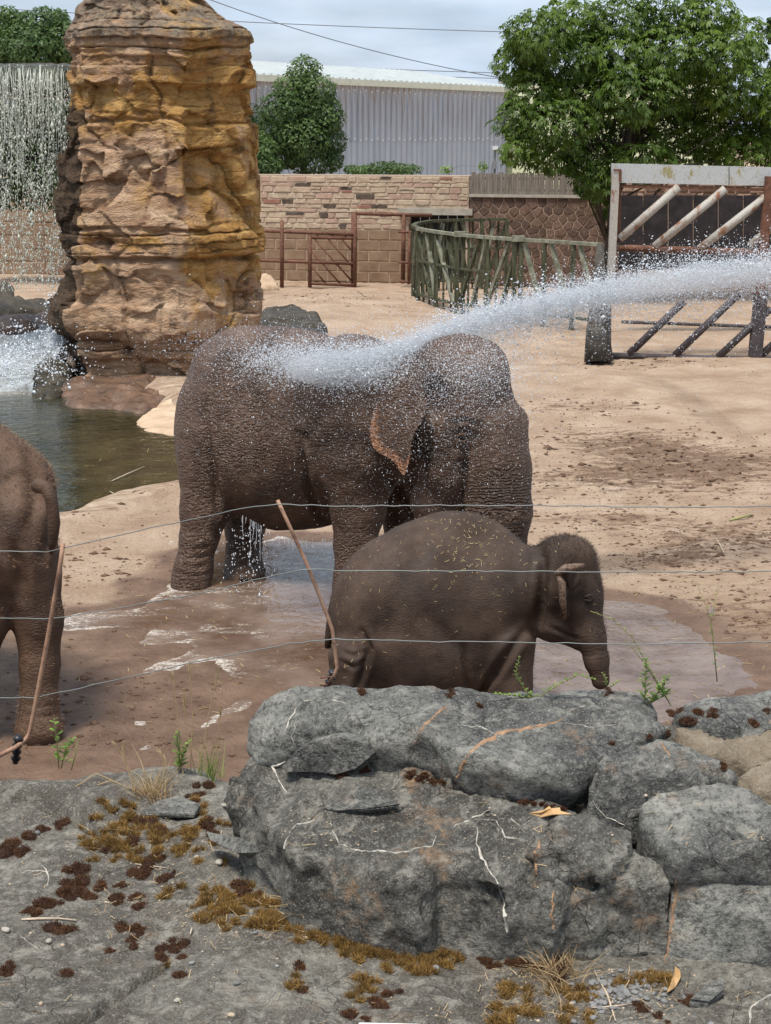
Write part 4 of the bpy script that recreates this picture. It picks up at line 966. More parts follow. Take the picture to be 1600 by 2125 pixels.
# ------------------------------------------------------------------ trees and bushes
def leaf_mesh(pos, nrm, size, kind, r, var):
    """small leaf faces: 'diamond' single blades, 'palm' five drooping leaflets"""
    n = len(pos); nrm = nrm / (np.linalg.norm(nrm, axis=1)[:, None] + 1e-9)
    t = r.normal(size=(n, 3)); t -= nrm * (t * nrm).sum(1)[:, None]; t /= np.linalg.norm(t, axis=1)[:, None] + 1e-9
    b = np.cross(nrm, t); Vs = []; Fs = []; As = []
    if kind == 'diamond':
        s = size[:, None]
        Vs = np.stack([pos - t * s, pos - b * s * 0.42, pos + t * s, pos + b * s * 0.42 + nrm * s * 0.15], 1).reshape(-1, 3)
        Fs = np.arange(4 * n).reshape(n, 4); return Vs, Fs, np.repeat(var, 4)
    for k in range(5):
        an = (k - 2) * 0.62 + r.normal(0, 0.1, n); d = t * np.cos(an)[:, None] + b * np.sin(an)[:, None]
        s = (size * (1.0 - 0.12 * abs(k - 2)))[:, None]; sd = np.cross(nrm, d)
        dr = np.array([0, 0, -1.0])
        p0 = pos + d * s * 0.12; p1 = pos + d * s * 0.65 + sd * s * 0.17 - nrm * 0; p2 = pos + d * s * 1.05 + dr * s * 0.40; p3 = pos + d * s * 0.65 - sd * s * 0.17 + dr * s * 0.06
        Vs.append(np.stack([p0, p1, p2, p3], 1).reshape(-1, 3)); As.append(np.repeat(np.clip(var + r.normal(0, .05, n), 0, 1), 4))
    Vs = np.concatenate(Vs); return Vs, np.arange(len(Vs)).reshape(-1, 4), np.concatenate(As)
def crown(clumps, n, size, kind, seed, droop=0.0, inner=0.25, upbias=0.4):
    r = np.random.default_rng(seed); C = np.array([c[0] for c in clumps]); R = np.array([c[1] for c in clumps]); w = (R[:, 0] * R[:, 2]) ** 1.0; w /= w.sum()
    k = r.choice(len(C), n, p=w); d = r.normal(size=(n, 3)); d /= np.linalg.norm(d, axis=1)[:, None]
    rr = np.where(r.random(n) < inner, r.random(n) ** 0.5, 0.86 + 0.2 * r.random(n)); 
    q = C[k] + d * R[k] * rr[:, None] * (1 + 0.22 * fbm(C[k] * 3 + d * 2.2, 3))[:, None]
    nr = d + r.normal(0, 0.45, (n, 3)) + np.array([0, 0, upbias])
    cv = r.random(len(C)); var = np.clip(0.15 + 0.35 * cv[k] + 0.45 * r.random(n), 0, 1)
    return leaf_mesh(q, nr, size * r.uniform(0.7, 1.25, n), kind, r, var)
def tree(name, label, cat, clumps, n, size, kind, lm, trunk, seed, group=None, limbs=True, **kw):
    base = np.array(trunk[0][0]); t = thing(name, base, label, cat, group)
    V, Fc, A = crown(clumps, n, size, kind, seed, **kw); mesh_obj('crown', V, Fc, lm, t, False, {'var': A})
    m = MB(); m.tube([p for p, r_ in trunk], [r_ for p, r_ in trunk], 9); rr = random.Random(seed); top = np.array(trunk[-1][0]); tr_ = trunk[-1][1]
    if limbs:
        for c, R_ in clumps:
            st = np.array(trunk[rr.randrange(1, len(trunk))][0]); e = np.array(c) - st; mid = st + e * 0.5 + np.array([rr.uniform(-.2, .2), rr.uniform(-.2, .2), np.linalg.norm(e) * 0.10])
            m.tube([st, mid, c], [tr_ * 0.55, tr_ * 0.32, tr_ * 0.12], 6)
            for _ in range(3):
                d = np.array([rr.uniform(-1, 1), rr.uniform(-1, 1), rr.uniform(-.3, 1)]) * np.array(R_) * 0.85; m.tube([c, c + d * .5 + [0, 0, .05], c + d], [tr_ * 0.12, tr_ * .08, tr_ * .03], 5)
    m.build('trunk', BARK, t, True); return t
def blobs(px_list, Y, jitter, depth=1.0):
    out = []
    for a, b, rx, rz in px_list:
        c = P(a, b, Y + random.uniform(-jitter, jitter)); s = np.linalg.norm(c - np.array([0, 0, CAMZ])) / F
        out.append((c, (rx * s, max(rx, rz) * s * depth, rz * s)))
    return out
random.seed(21)
ch = [(1120, 70, 70, 50), (1190, 45, 70, 45), (1290, 45, 80, 45), (1395, 30, 75, 42), (1470, 30, 60, 40), (1540, 70, 50, 35), (1080, 130, 55, 45), (1180, 120, 85, 55), (1290, 120, 90, 60), (1400, 110, 90, 60), (1500, 110, 70, 50),
      (1110, 190, 60, 45), (1210, 190, 80, 50), (1320, 195, 90, 55), (1430, 195, 90, 55), (1530, 190, 75, 50), (1075, 250, 50, 45), (1160, 255, 80, 50), (1270, 265, 85, 50), (1380, 270, 80, 50), (1480, 265, 80, 50), (1570, 260, 60, 55),
      (1075, 315, 40, 30), (1150, 320, 75, 38), (1240, 335, 70, 40), (1330, 335, 70, 40), (1450, 330, 80, 40), (1560, 325, 70, 45), (1235, 375, 40, 35), (1255, 410, 28, 40), (1620, 200, 60, 60), (1640, 290, 60, 50), (1090, 90, 35, 30), (1560, 110, 30, 25)]
Yc_ = 40.5
ct = blobs(ch, Yc_, 1.0, 0.9)
tb = P(1262, 470, Yc_)
tree('chestnut_tree', 'broad chestnut tree with drooping palmate leaves above the feeding frame', 'tree', ct, 15000, 0.155, 'palm', LEAF_CHEST,
     [((P(1268, 640, Yc_)), .17), (P(1266, 520, Yc_), .14), (P(1275, 420, Yc_), .12), (P(1300, 300, Yc_), .10), (P(1340, 180, Yc_), .06)], 31, inner=0.18, upbias=0.9)
rb = [(632, 150, 34, 32), (612, 185, 42, 34), (655, 190, 42, 36), (590, 225, 48, 38), (640, 235, 60, 45), (680, 240, 34, 40), (575, 270, 42, 40), (625, 285, 60, 45), (680, 290, 38, 40), (585, 315, 48, 36), (645, 330, 55, 34), (690, 330, 22, 26)]
tree('conical_bush', 'dense conical evergreen bush in front of the corrugated warehouse', 'bush', blobs(rb, 49.0, 0.3), 17000, 0.062, 'diamond', LEAF_BUSH, [(P(630, 420, 49), .12), (P(630, 330, 49), .1), (P(630, 180, 49), .05)], 41, inner=0.15)
tree('round_bush', 'rounded dark bush between the rock pillar and the conical bush', 'bush', blobs([(545, 320, 32, 36), (530, 345, 24, 24), (560, 345, 26, 22)], 48.2, 0.2), 3500, 0.06, 'diamond', LEAF_BUSH, [(P(545, 400, 48.2), .06), (P(545, 340, 48.2), .04)], 42, inner=0.15)
tree('leafless_bush', 'dark sparse bush behind the rock pillar edge', 'bush', blobs([(525, 250, 26, 34), (512, 280, 22, 28), (535, 280, 18, 24)], 49.5, 0.2), 1500, 0.055, 'diamond', LEAF_DARK, [(P(525, 400, 49.5), .05), (P(525, 270, 49.5), .03)], 43, inner=0.4)
tree('low_plant', 'low weeds sprouting along the top of the stone wall', 'plant', blobs([(800, 350, 50, 14), (840, 352, 36, 12), (760, 354, 40, 9), (730, 352, 18, 10)], 47.4, 0.1), 1700, 0.055, 'diamond', LEAF_BUSH, [(P(800, 385, 47.4), .03), (P(800, 350, 47.4), .02)], 44, inner=0.4)
tree('low_plant', 'tiny pale sprigs on the wall top beside the light post', 'plant', blobs([(925, 352, 16, 8), (1003, 346, 10, 10)], 47.0, 0.1), 160, 0.05, 'diamond', LEAF_WEED, [(P(940, 385, 47.0), .02), (P(930, 355, 47.0), .012)], 45, inner=0.5)
tree('leafy_tree', 'green broadleaf tree above the waterfall', 'tree', blobs([(30, 70, 55, 42), (90, 60, 55, 40), (60, 100, 65, 45), (130, 90, 40, 45), (0, 110, 55, 40), (110, 135, 55, 40), (30, 150, 60, 40), (-50, 90, 50, 50), (12, 35, 28, 20), (118, 45, 26, 22)], 56, 0.6), 16000, 0.085, 'diamond', LEAF_BUSH,
     [(P(60, 380, 56), .2), (P(60, 250, 56), .16), (P(60, 110, 56), .1)], 46, inner=0.2)
tree('dark_hedge', 'dark green hedge behind the waterfall', 'hedge', blobs([(a, b, 42, 48) for a in (-40, 10, 60, 110, 155) for b in (215, 280, 340, 385)], 45.5, 0.3), 14000, 0.075, 'diamond', LEAF_DARK, [(P(178, 585, 45.5), .1), (P(170, 300, 45.5), .06)], 47, inner=0.2)
tree('pillar_sprig', 'small leafy sprig growing behind the top of the rock pillar', 'plant', blobs([(192, 6, 10, 12), (196, -8, 10, 10)], 30.6, 0.05), 150, 0.04, 'diamond', LEAF_WEED, [(P(196, 40, 30.4), .012), (P(193, 0, 30.6), .006)], 48, limbs=False)
tree('side_tree', 'darker tree standing behind the chestnut above the rusty frame post', 'tree', blobs([(1618, 60, 26, 30), (1625, 150, 30, 34), (1680, 100, 60, 90)], 46, 0.4), 2600, 0.13, 'diamond', LEAF_DARK, [(P(1680, 480, 46), .18), (P(1680, 100, 46), .08)], 49, inner=0.3)
# ------------------------------------------------------------------ elephants
def path_attr(V, pts, rs):
    """distance along a chain of points and a mask that is one near it"""
    best = np.full(len(V), 9.0); t_ = np.zeros(len(V)); acc = 0.0
    for i in range(len(pts) - 1):
        a, b = np.array(pts[i]), np.array(pts[i + 1]); e = b - a; L_ = np.linalg.norm(e)
        t = np.clip(((V - a) @ e) / (L_ * L_), 0, 1); d = np.linalg.norm(V - a - t[:, None] * e, axis=1) - (rs[i] + (rs[i + 1] - rs[i]) * t)
        m = d < best; best = np.where(m, d, best); t_ = np.where(m, acc + t * L_, t_); acc += L_
    return t_, 1 - sstep(0.02, 0.10, best)
def ear_mesh(outline, centre, Y, bulge, th, pink_idx, rings=8, ydir=-1.0, sub=6):
    o = []; pk = []
    n = len(outline)
    for i in range(n):
        p0, p1, p2, p3 = [np.array(outline[(i + k) % n], float) for k in (-1, 0, 1, 2)]
        for s in range(sub):
            t = s / sub; o.append(0.5 * (2 * p1 + (p2 - p0) * t + (2 * p0 - 5 * p1 + 4 * p2 - p3) * t * t + (3 * p1 - p0 - 3 * p2 + p3) * t ** 3))
            a_, b_ = pink_idx[i], pink_idx[(i + 1) % n]; pk.append(a_ + (b_ - a_) * t)
    o = np.array(o); m = len(o); V = []; A = []
    for side in (0, 1):
        for k in range(rings + 1):
            f = k / rings
            for j in range(m):
                q = np.array(centre[:2]) + (o[j][:2] - np.array(centre[:2])) * f; yy = centre[2] + (o[j][2] - centre[2]) * f
                w = P(q[0], q[1], yy); w = w + np.array([0, ydir * (bulge * (1 - f * f) + 0.012 * math.sin(j * 0.5) * f), 0]) - np.array([0, ydir * th * side * (1 - f ** 6), 0])
                V.append(w); A.append(pk[j] * f ** 2.6)
    Fc = []
    for side in (0, 1):
        o_ = side * (rings + 1) * m
        for k in range(rings):
            for j in range(m):
                q = (o_ + k * m + j, o_ + k * m + (j + 1) % m, o_ + (k + 1) * m + (j + 1) % m, o_ + (k + 1) * m + j); Fc.append(q if side else q[::-1])
    return np.array(V), Fc, A
def eye(root, c, r, out):
    """dark eyeball with two heavy lids"""
    out = np.array(out, float); out /= np.linalg.norm(out)
    def ball(c, r3, n=12):
        V = []; Fc = []
        for i in range(n + 1):
            for j in range(n):
                a, b = math.pi * i / n, 2 * math.pi * j / n; V.append(np.array(c) + np.array(r3) * [math.sin(a) * math.cos(b), math.sin(a) * math.sin(b), math.cos(a)])
        for i in range(n):
            for j in range(n): Fc.append((i * n + j, (i + 1) * n + j, (i + 1) * n + (j + 1) % n, i * n + (j + 1) % n))
        return np.array(V), Fc
    V, Fc = ball(c, (r, r, r)); e = mesh_obj('eye', V, Fc, EYE, root, True)
    side = np.cross([0, 0, 1.0], out)
    for sgn in (1, -1):
        pts = [np.array(c) + out * r * (0.72 - 0.5 * (t * t)) + side * r * 1.5 * t + np.array([0, 0, sgn * r * (0.85 - 0.6 * t * t)]) for t in np.linspace(-1, 1, 9)]
        m = MB(); m.tube(pts, [r * 0.16, r * .3, r * .4, r * .45, r * .45, r * .45, r * .4, r * .3, r * .16], 8); m.build('eyelid', root['skin_mat'], e, True, 'ring')
def toes(root, c, r, hd, spread=(-55, -22, 12, 45), s=1.0):
    for a in spread:
        an = hd + math.radians(a); d = np.array([math.cos(an), math.sin(an), 0]); p = np.array(c) + d * (r - 0.012)
        V = []; Fc = []; n = 8; sd = np.array([-d[1], d[0], 0])
        for i in range(5):
            for j in range(n):
                f = i / 4; b = 2 * math.pi * j / n; rr = math.sqrt(max(0, 1 - f * f))
                V.append(p + d * 0.022 * s * f + sd * math.cos(b) * 0.042 * s * rr + np.array([0, 0, 0.045 * s + math.sin(b) * 0.034 * s * rr]))
        for i in range(4):
            for j in range(n): Fc.append((i * n + j, i * n + (j + 1) % n, (i + 1) * n + (j + 1) % n, (i + 1) * n + j))
        mesh_obj('toenail', V, Fc, NAIL, root, True)
def creases(V, Q, lst):
    bv = BVHTree.FromPolygons([tuple(v) for v in V.tolist()], Q.tolist()); N = vnormals(V, Q); D = np.zeros(len(V))
    for pts, w, dep in lst:
        q = []
        for (a, b), (c, d) in zip(pts[:-1], pts[1:]):
            for t in np.linspace(0, 1, max(4, int(math.hypot(c - a, d - b) / 2.0))): q.append((a + (c - a) * t, b + (d - b) * t))
        H_ = [bv.ray_cast(Vector((0, 0, CAMZ)), Vector(ray(*z)).normalized())[0] for z in q]; H_ = [np.array(h) for h in H_ if h is not None]
        if not H_: continue
        H_ = np.array(H_); dd = np.full(len(V), 9.0); fade = np.zeros(len(V))
        for i, h in enumerate(H_):
            e = np.linalg.norm(V - h, axis=1); m = e < dd; dd = np.where(m, e, dd); fade = np.where(m, min(1.0, 0.35 + 2.5 * min(i, len(H_) - 1 - i) / len(H_)), fade)
        D -= fade * dep * (np.exp(-(dd / w) ** 2) - 0.45 * np.exp(-((dd - 2.0 * w) / w) ** 2))
    return V + N * D[:, None]
def finish(root, V, Q, mat, trunk, amp=0.010, pink=None, crease=0.006, ring=1.0):
    N = vnormals(V, Q)
    V = V + N * (amp * fbm(V * 3.5, 3) + crease * ridged(V * np.array([9, 9, 16.0]), 3))[:, None]
    t, m = path_attr(V, *trunk); m = ring * m * sstep(0.12, 0.45, t / (t.max() + 1e-9))
    V = V + N * (0.007 * m * np.abs(np.sin(t * 60 + 2 * fbm(V * 5, 2))))[:, None]
    return mesh_obj('body', V, Q, mat, root, True, {'ring': t, 'ringmask': m, 'pink': np.zeros(len(V)) if pink is None else pink(V)})

# --- the adult being showered
root = thing('elephant', (P(640, 1200, 14.5) * [1, 1, 0]), 'large adult elephant being showered with water in the puddle', 'elephant'); 
S = SDF((-2.25, 12.6, -0.12), (1.75, 16.3, 2.75), 0.023)
E = lambda a, b, Y: P(a, b, Y)
S.ell(E(600, 900, 14.85), (1.06, 0.70, 0.90), 0.1, rz=-0.18)
S.ell(E(500, 868, 15.0), (0.57, 0.60, 0.76), 0.12)
S.ell(E(465, 930, 14.95), (0.40, 0.52, 0.60), 0.12)
S.ell(E(720, 880, 14.5), (0.62, 0.62, 0.80), 0.14, rz=-0.2)
S.ell(E(560, 740, 15.0), (0.60, 0.25, 0.24), 0.25)
# hind legs
S.chain([E(440, 960, 14.72), E(424, 1060, 14.62), E(413, 1120, 14.55), E(402, 1180, 14.50), E(396, 1213, 14.46)], [0.33, 0.215, 0.160, 0.165, 0.185], 0.07, k0=0.05)
S.chain([E(520, 1000, 15.25), E(508, 1090, 15.15), E(505, 1150, 15.02), E(506, 1190, 14.92), E(508, 1214, 14.78)], [0.28, 0.185, 0.160, 0.185, 0.205], 0.06, k0=0.06)
# front legs
S.chain([E(745, 960, 14.12), E(742, 1060, 14.08), E(738, 1130, 14.02), E(735, 1210, 13.95), E(736, 1248, 13.9)], [0.37, 0.225, 0.18, 0.165, 0.19], 0.08, k0=0.045)
S.chain([E(850, 980, 14.75), E(846, 1080, 14.75), E(840, 1160, 14.7), E(838, 1222, 14.62)], [0.34, 0.21, 0.175, 0.19], 0.07, k0=0.06)
# neck, head
S.cone(E(760, 850, 14.4), E(900, 850, 13.95), 0.60, 0.50, 0.14)
S.ell(E(955, 800, 13.75), (0.42, 0.40, 0.44), 0.12); S.ell(E(985, 770, 13.62), (0.28, 0.22, 0.26), 0.10); S.ell(E(935, 765, 13.95), (0.28, 0.22, 0.26), 0.10)
S.ell(E(970, 880, 13.72), (0.42, 0.40, 0.50), 0.10)
S.ell(E(1040, 872, 13.62), (0.235, 0.20, 0.15), 0.08)
S.ell(E(925, 960, 13.66), (0.25, 0.28, 0.38), 0.08); S.ell(E(900, 1040, 13.7), (0.20, 0.20, 0.22), 0.08)
tr = [E(1030, 900, 13.55), E(1034, 980, 13.45), E(1036, 1060, 13.40), E(1036, 1140, 13.38), E(1030, 1210, 13.36), E(1010, 1262, 13.34)]; trr = [0.27, 0.272, 0.262, 0.22, 0.17, 0.13]
S.chain(tr, trr, 0.05)
# eye hollow, temple hollow, fold behind the jaw, arm pit fold
S.ell(E(962, 915, 13.26), (0.16, 0.10, 0.10), 0.10, sub=True); S.ell(E(900, 830, 13.42), (0.10, 0.09, 0.16), 0.10, sub=True)
S.ell(E(985, 1010, 13.75), (0.26, 0.22, 0.45), 0.08)
S.chain([E(968, 985, 13.24), E(962, 1060, 13.22)], [0.035, 0.05], 0.05, True)
S.chain([E(636, 900, 14.02), E(640, 980, 13.86), E(652, 1050, 13.9)], [0.03, 0.045, 0.03], 0.05, True)
S.chain([E(468, 930, 14.28), E(462, 1010, 14.22), E(458, 1060, 14.3)], [0.02, 0.035, 0.03], 0.05, True)
V, Q = S.mesh(1)
V = creases(V, Q, [([(618, 900), (630, 960), (640, 1010), (658, 1060), (688, 1104)], .035, .05), ([(428, 880), (440, 960), (448, 1020), (452, 1068)], .032, .04), ([(800, 985), (830, 1030), (850, 1070)], .035, .04), ([(905, 850), (885, 930), (880, 1010)], .04, .03), ([(966, 960), (970, 1030), (966, 1090)], .035, .05),
    ([(366, 1150), (400, 1160), (440, 1150)], .014, .014), ([(360, 1166), (400, 1178), (440, 1170)], .014, .016), ([(370, 1132), (400, 1140), (438, 1130)], .014, .012), ([(358, 1184), (395, 1196), (438, 1190)], .014, .014), ([(470, 1165), (505, 1172), (545, 1165)], .014, .014), ([(462, 1182), (505, 1190), (550, 1182)], .014, .012),
    ([(500, 780), (540, 850), (560, 930), (555, 1000)], .06, .02), ([(690, 830), (660, 880), (640, 900)], .05, .022), ([(470, 760), (440, 830), (430, 900)], .06, .02), ([(930, 880), (965, 872), (1000, 885)], .02, .022), ([(935, 930), (965, 938), (995, 925)], .02, .018)])
V[:, 2] = np.maximum(V[:, 2], -0.035)
root['skin_mat'] = SKIN_WET
finish(root, V, Q, SKIN_WET, (tr, trr), 0.012, crease=0.0025)
eye(root, E(958, 908, 13.335), 0.036, (0.35, -1, 0))
Ve, Fe, Ae = ear_mesh([(868, 792, 13.42), (820, 800, 13.50), (784, 838, 13.62), (768, 893, 13.70), (777, 932, 13.66), (815, 955, 13.55), (837, 986, 13.42), (849, 955, 13.34), (858, 905, 13.30), (884, 850, 13.32)], (840, 880, 13.46), 0, 0.05, 0.03,
                      [0, 0, 0.5, 1.05, 1.1, 1.1, 1.15, 0.75, 0.1, 0.0])
mesh_obj('ear', Ve, Fe, SKIN_WET, root, True, {'pink': Ae, 'ring': np.zeros(len(Ve)), 'ringmask': np.zeros(len(Ve))})
toes(root, E(396, 1218, 14.46) * [1, 1, 0] + [0, 0, -.02], 0.175, -0.5, (-75, -40, 0, 35)); toes(root, E(508, 1218, 14.78) * [1, 1, 0] + [0, 0, -.02], 0.195, -0.6)
toes(root, E(736, 1250, 13.9) * [1, 1, 0] + [0, 0, -.02], 0.18, -0.5)
m = MB(); m.tube([E(398, 822, 15.32), E(383, 880, 15.42), E(385, 960, 15.46), E(389, 1040, 15.42), E(388, 1100, 15.38)], [0.085, 0.06, 0.045, 0.03, 0.02], 10); m.build('tail', SKIN_WET, root, True, 'ring')
# water dripping from the belly edge
rd = np.random.default_rng(3); m = MB()
for k in range(26):
    px = rd.uniform(500, 700) if k > 4 else rd.uniform(500, 545); py = 1060 + (px - 480) * 0.55 if px < 600 else 1122; Lp = rd.uniform(4, 20) if k > 4 else rd.uniform(30, 100); a_ = E(px, py - 4, 14.2); b_ = E(px + rd.uniform(-2, 2), py + Lp, 14.2)
    m.tube([a_, (a_ + b_) / 2 + rd.normal(0, .006, 3), b_], [0.0018, 0.0022, 0.0012], 5)
tag(m.build('dripping_water', DROP), 'water dripping off the belly of the showered elephant', None, None, 'stuff')
BIG = (V, Q)

# --- the calf
root = thing('elephant_calf', (P(900, 1500, 10.9) * [1, 1, 0]), 'small hairy calf with straw on its back in front of the showered elephant', 'elephant')
S = SDF((-0.62, 10.1, -0.12), (1.85, 11.9, 1.68), 0.0155)
S.ell(E(905, 1262, 10.95), (0.72, 0.46, 0.61), 0.08); S.ell(E(795, 1300, 11.0), (0.355, 0.41, 0.55), 0.10); S.ell(E(950, 1180, 10.98), (0.44, 0.26, 0.39), 0.16)
S.ell(E(1010, 1260, 10.9), (0.34, 0.40, 0.53), 0.10); S.ell(E(890, 1345, 10.88), (0.60, 0.42, 0.42), 0.08)
S.chain([E(742, 1370, 10.72), E(735, 1440, 10.68), E(735, 1490, 10.65)], [0.20, 0.150, 0.14], 0.05); S.chain([E(800, 1380, 11.2), E(800, 1455, 11.18), E(800, 1480, 11.16)], [0.20, 0.150, 0.14], 0.05)
S.chain([E(1050, 1340, 10.66), E(1058, 1420, 10.62), E(1060, 1490, 10.6)], [0.20, 0.150, 0.135], 0.05, k0=0.035); S.chain([E(1030, 1370, 11.12), E(1030, 1475, 11.1)], [0.18, 0.135], 0.05)
S.cone(E(1060, 1225, 10.85), E(1140, 1215, 10.72), 0.33, 0.25, 0.08)
S.ell(E(1172, 1195, 10.7), (0.235, 0.24, 0.27), 0.06); S.ell(E(1190, 1160, 10.6), (0.15, 0.12, 0.14), 0.07); S.ell(E(1165, 1155, 10.85), (0.16, 0.12, 0.14), 0.07)
S.ell(E(1195, 1240, 10.62), (0.185, 0.20, 0.20), 0.06)
tr = [E(1208, 1262, 10.55), E(1226, 1320, 10.50), E(1238, 1370, 10.47), E(1246, 1412, 10.45)]; trr = [0.135, 0.098, 0.075, 0.055]
S.chain(tr, trr, 0.035)
S.ell(E(1150, 1292, 10.62), (0.14, 0.14, 0.13), 0.06); S.cone(E(1165, 1310, 10.58), E(1196, 1338, 10.52), 0.085, 0.035, 0.04)
S.chain([E(1112, 1130, 10.62), E(1128, 1200, 10.46), E(1120, 1290, 10.50)], [0.02, 0.03, 0.03], 0.05, True)
S.chain([E(756, 1340, 10.50), E(752, 1400, 10.47)], [0.02, 0.025], 0.03, True); S.chain([E(965, 1350, 10.42), E(970, 1440, 10.44)], [0.015, 0.02], 0.03, True); S.chain([E(1060, 1330, 10.44), E(1010, 1420, 10.40)], [0.02, 0.02], 0.03, True)
S.ell(E(1222, 1238, 10.40), (0.05, 0.035, 0.035), 0.03, sub=True)
V, Q = S.mesh(1)
V = creases(V, Q, [([(962, 1340), (966, 1390), (972, 1440)], .02, .022), ([(1085, 1315), (1035, 1385), (1000, 1440)], .028, .035), ([(752, 1310), (768, 1345), (752, 1395), (735, 1440)], .022, .03), ([(1112, 1112), (1128, 1160), (1126, 1240), (1112, 1310)], .035, .035), ([(705, 1372), (735, 1385), (756, 1372)], .014, .014), ([(710, 1352), (735, 1362), (758, 1350)], .014, .012),
    ([(890, 1280), (930, 1330), (955, 1345)], .05, .012), ([(850, 1160), (830, 1240), (800, 1320)], .06, .012), ([(1140, 1300), (1180, 1318), (1205, 1325)], .014, .014)])
V[:, 2] = np.maximum(V[:, 2], -0.03)
root['skin_mat'] = SKIN_CALF
N = vnormals(V, Q); CALF = (V.copy(), Q, N)
finish(root, V, Q, SKIN_CALF, (tr, trr), 0.007, crease=0.001, ring=0.35)
eye(root, E(1220, 1240, 10.425), 0.021, (0.5, -1, 0))
# near ear held out edge-on with its upper rim folded over
Ve, Fe, Ae = ear_mesh([(1158, 1188, 10.40), (1180, 1178, 10.38), (1200, 1184, 10.46), (1204, 1215, 10.46), (1192, 1258, 10.45), (1174, 1284, 10.42), (1163, 1276, 10.38), (1162, 1235, 10.36)], (1182, 1225, 10.44), 0, 0.012, 0.016, [0.8, 0.6, 0, 0, 0, .6, 1.2, 1.2])
mesh_obj('ear', Ve, Fe, SKIN_CALF, root, True, {'pink': Ae, 'ring': np.zeros(len(Ve)), 'ringmask': np.zeros(len(Ve))})
m = MB(); m.tube([E(1154, 1192, 10.36), E(1172, 1180, 10.34), E(1192, 1177, 10.36), E(1212, 1173, 10.42)], [0.02, 0.028, 0.026, 0.012], 8, a=1.3); m.tube([E(1157, 1190, 10.36), E(1166, 1210, 10.35), E(1168, 1250, 10.36), E(1172, 1282, 10.40)], [0.016, 0.026, 0.024, 0.012], 8, a=1.2)
m.build('ear_rim', SKIN_CALF, root, True, 'pink')
toes(root, E(1060, 1492, 10.6) * [1, 1, 0] + [0, 0, -.02], 0.12, -0.6, s=.7); toes(root, E(735, 1492, 10.65) * [1, 1, 0] + [0, 0, -.02], 0.125, -0.6, s=.7)
m = MB(); m.tube([E(702, 1230, 11.05), E(690, 1270, 11.06), E(683, 1320, 11.05), E(680, 1345, 11.04)], [0.045, 0.035, 0.03, 0.022], 8); m.build('tail', SKIN_CALF, root, True, 'ring')
def hairs(V, Q, N, n, sel, length, mat, parent, seed, lean=(0.3, 0, 0.2), w=0.0016):
    r = np.random.default_rng(seed); ok = np.argwhere(sel(V, N))[:, 0]; k = r.choice(ok, n)
    b = V[k] + r.normal(0, 0.008, (n, 3)) * 0.8; d = N[k] + np.array(lean) + r.normal(0, .35, (n, 3)); d /= np.linalg.norm(d, axis=1)[:, None]; L_ = length * r.uniform(.4, 1.2, n)[:, None]
    s = np.cross(d, r.normal(size=(n, 3))); s /= np.linalg.norm(s, axis=1)[:, None] + 1e-9
    Vh = np.stack([b - s * w, b + s * w, b + d * L_ + np.array([0, 0, -.15]) * L_], 1).reshape(-1, 3)
    o = mesh_obj('hair', Vh, np.arange(3 * n).reshape(n, 3), mat, parent); o['kind'] = 'stuff'; return o
hairs(V, Q, N, 16000, lambda V, N: (N[:, 2] > -0.1), 0.015, HAIR, root, 5, w=.0010)
hx = P(1190, 1110, 10.7)
hairs(V, Q, N, 5000, lambda V, N: (V[:, 0] > P(1120, 1150, 10.7)[0]) & (N[:, 2] > 0.2), 0.028, HAIR, root, 6, (-.2, 0, .4), .0011)
# straw scattered over the calf's back
def bits(pos, nrm, L_, w, seed):
    r = np.random.default_rng(seed); n = len(pos); t = r.normal(size=(n, 3)); t -= nrm * (t * nrm).sum(1)[:, None] * 0.9; t /= np.linalg.norm(t, axis=1)[:, None] + 1e-9
    s = np.cross(nrm, t); s /= np.linalg.norm(s, axis=1)[:, None] + 1e-9; ll = (L_ * r.uniform(.35, 1.3, n))[:, None]; bow = nrm * ll * r.uniform(-.05, .15, (n, 1)); p = pos + nrm * 0.006
    sd = s * ll * r.uniform(-.18, .18, (n, 1))
    Vb = np.stack([p - t * ll - s * w, p - t * ll + s * w, p + sd + bow - s * w, p + sd + bow + s * w, p + t * ll - s * w, p + t * ll + s * w], 1).reshape(-1, 3)
    b = np.arange(n)[:, None] * 6; Fb = np.concatenate([b + np.array([0, 1, 3, 2]), b + np.array([2, 3, 5, 4])]); return Vb, Fb, np.repeat(r.random(n), 6)
r = np.random.default_rng(12); ok = np.argwhere((N[:, 2] > -0.25) & (N[:, 1] < 0.5))[:, 0]
c1, c2 = P(975, 1120, 10.7), P(960, 1180, 10.5); d1 = np.exp(-((V[ok, 0] - c1[0]) / .20) ** 2 - ((V[ok, 2] - c1[2] + .05) / .16) ** 2) + 0.05 + 0.12 * (V[ok, 0] < P(760, 1200, 10.7)[0]); k = r.choice(ok, 460, p=d1 / d1.sum())
Vb, Fb, Ab = bits(V[k], N[k], 0.013, 0.0012, 2); st = mesh_obj('straw', Vb, Fb, STRAW, None, False, {'var': Ab}); tag(st, 'loose straw scattered over the back of the calf', None, None, 'stuff')

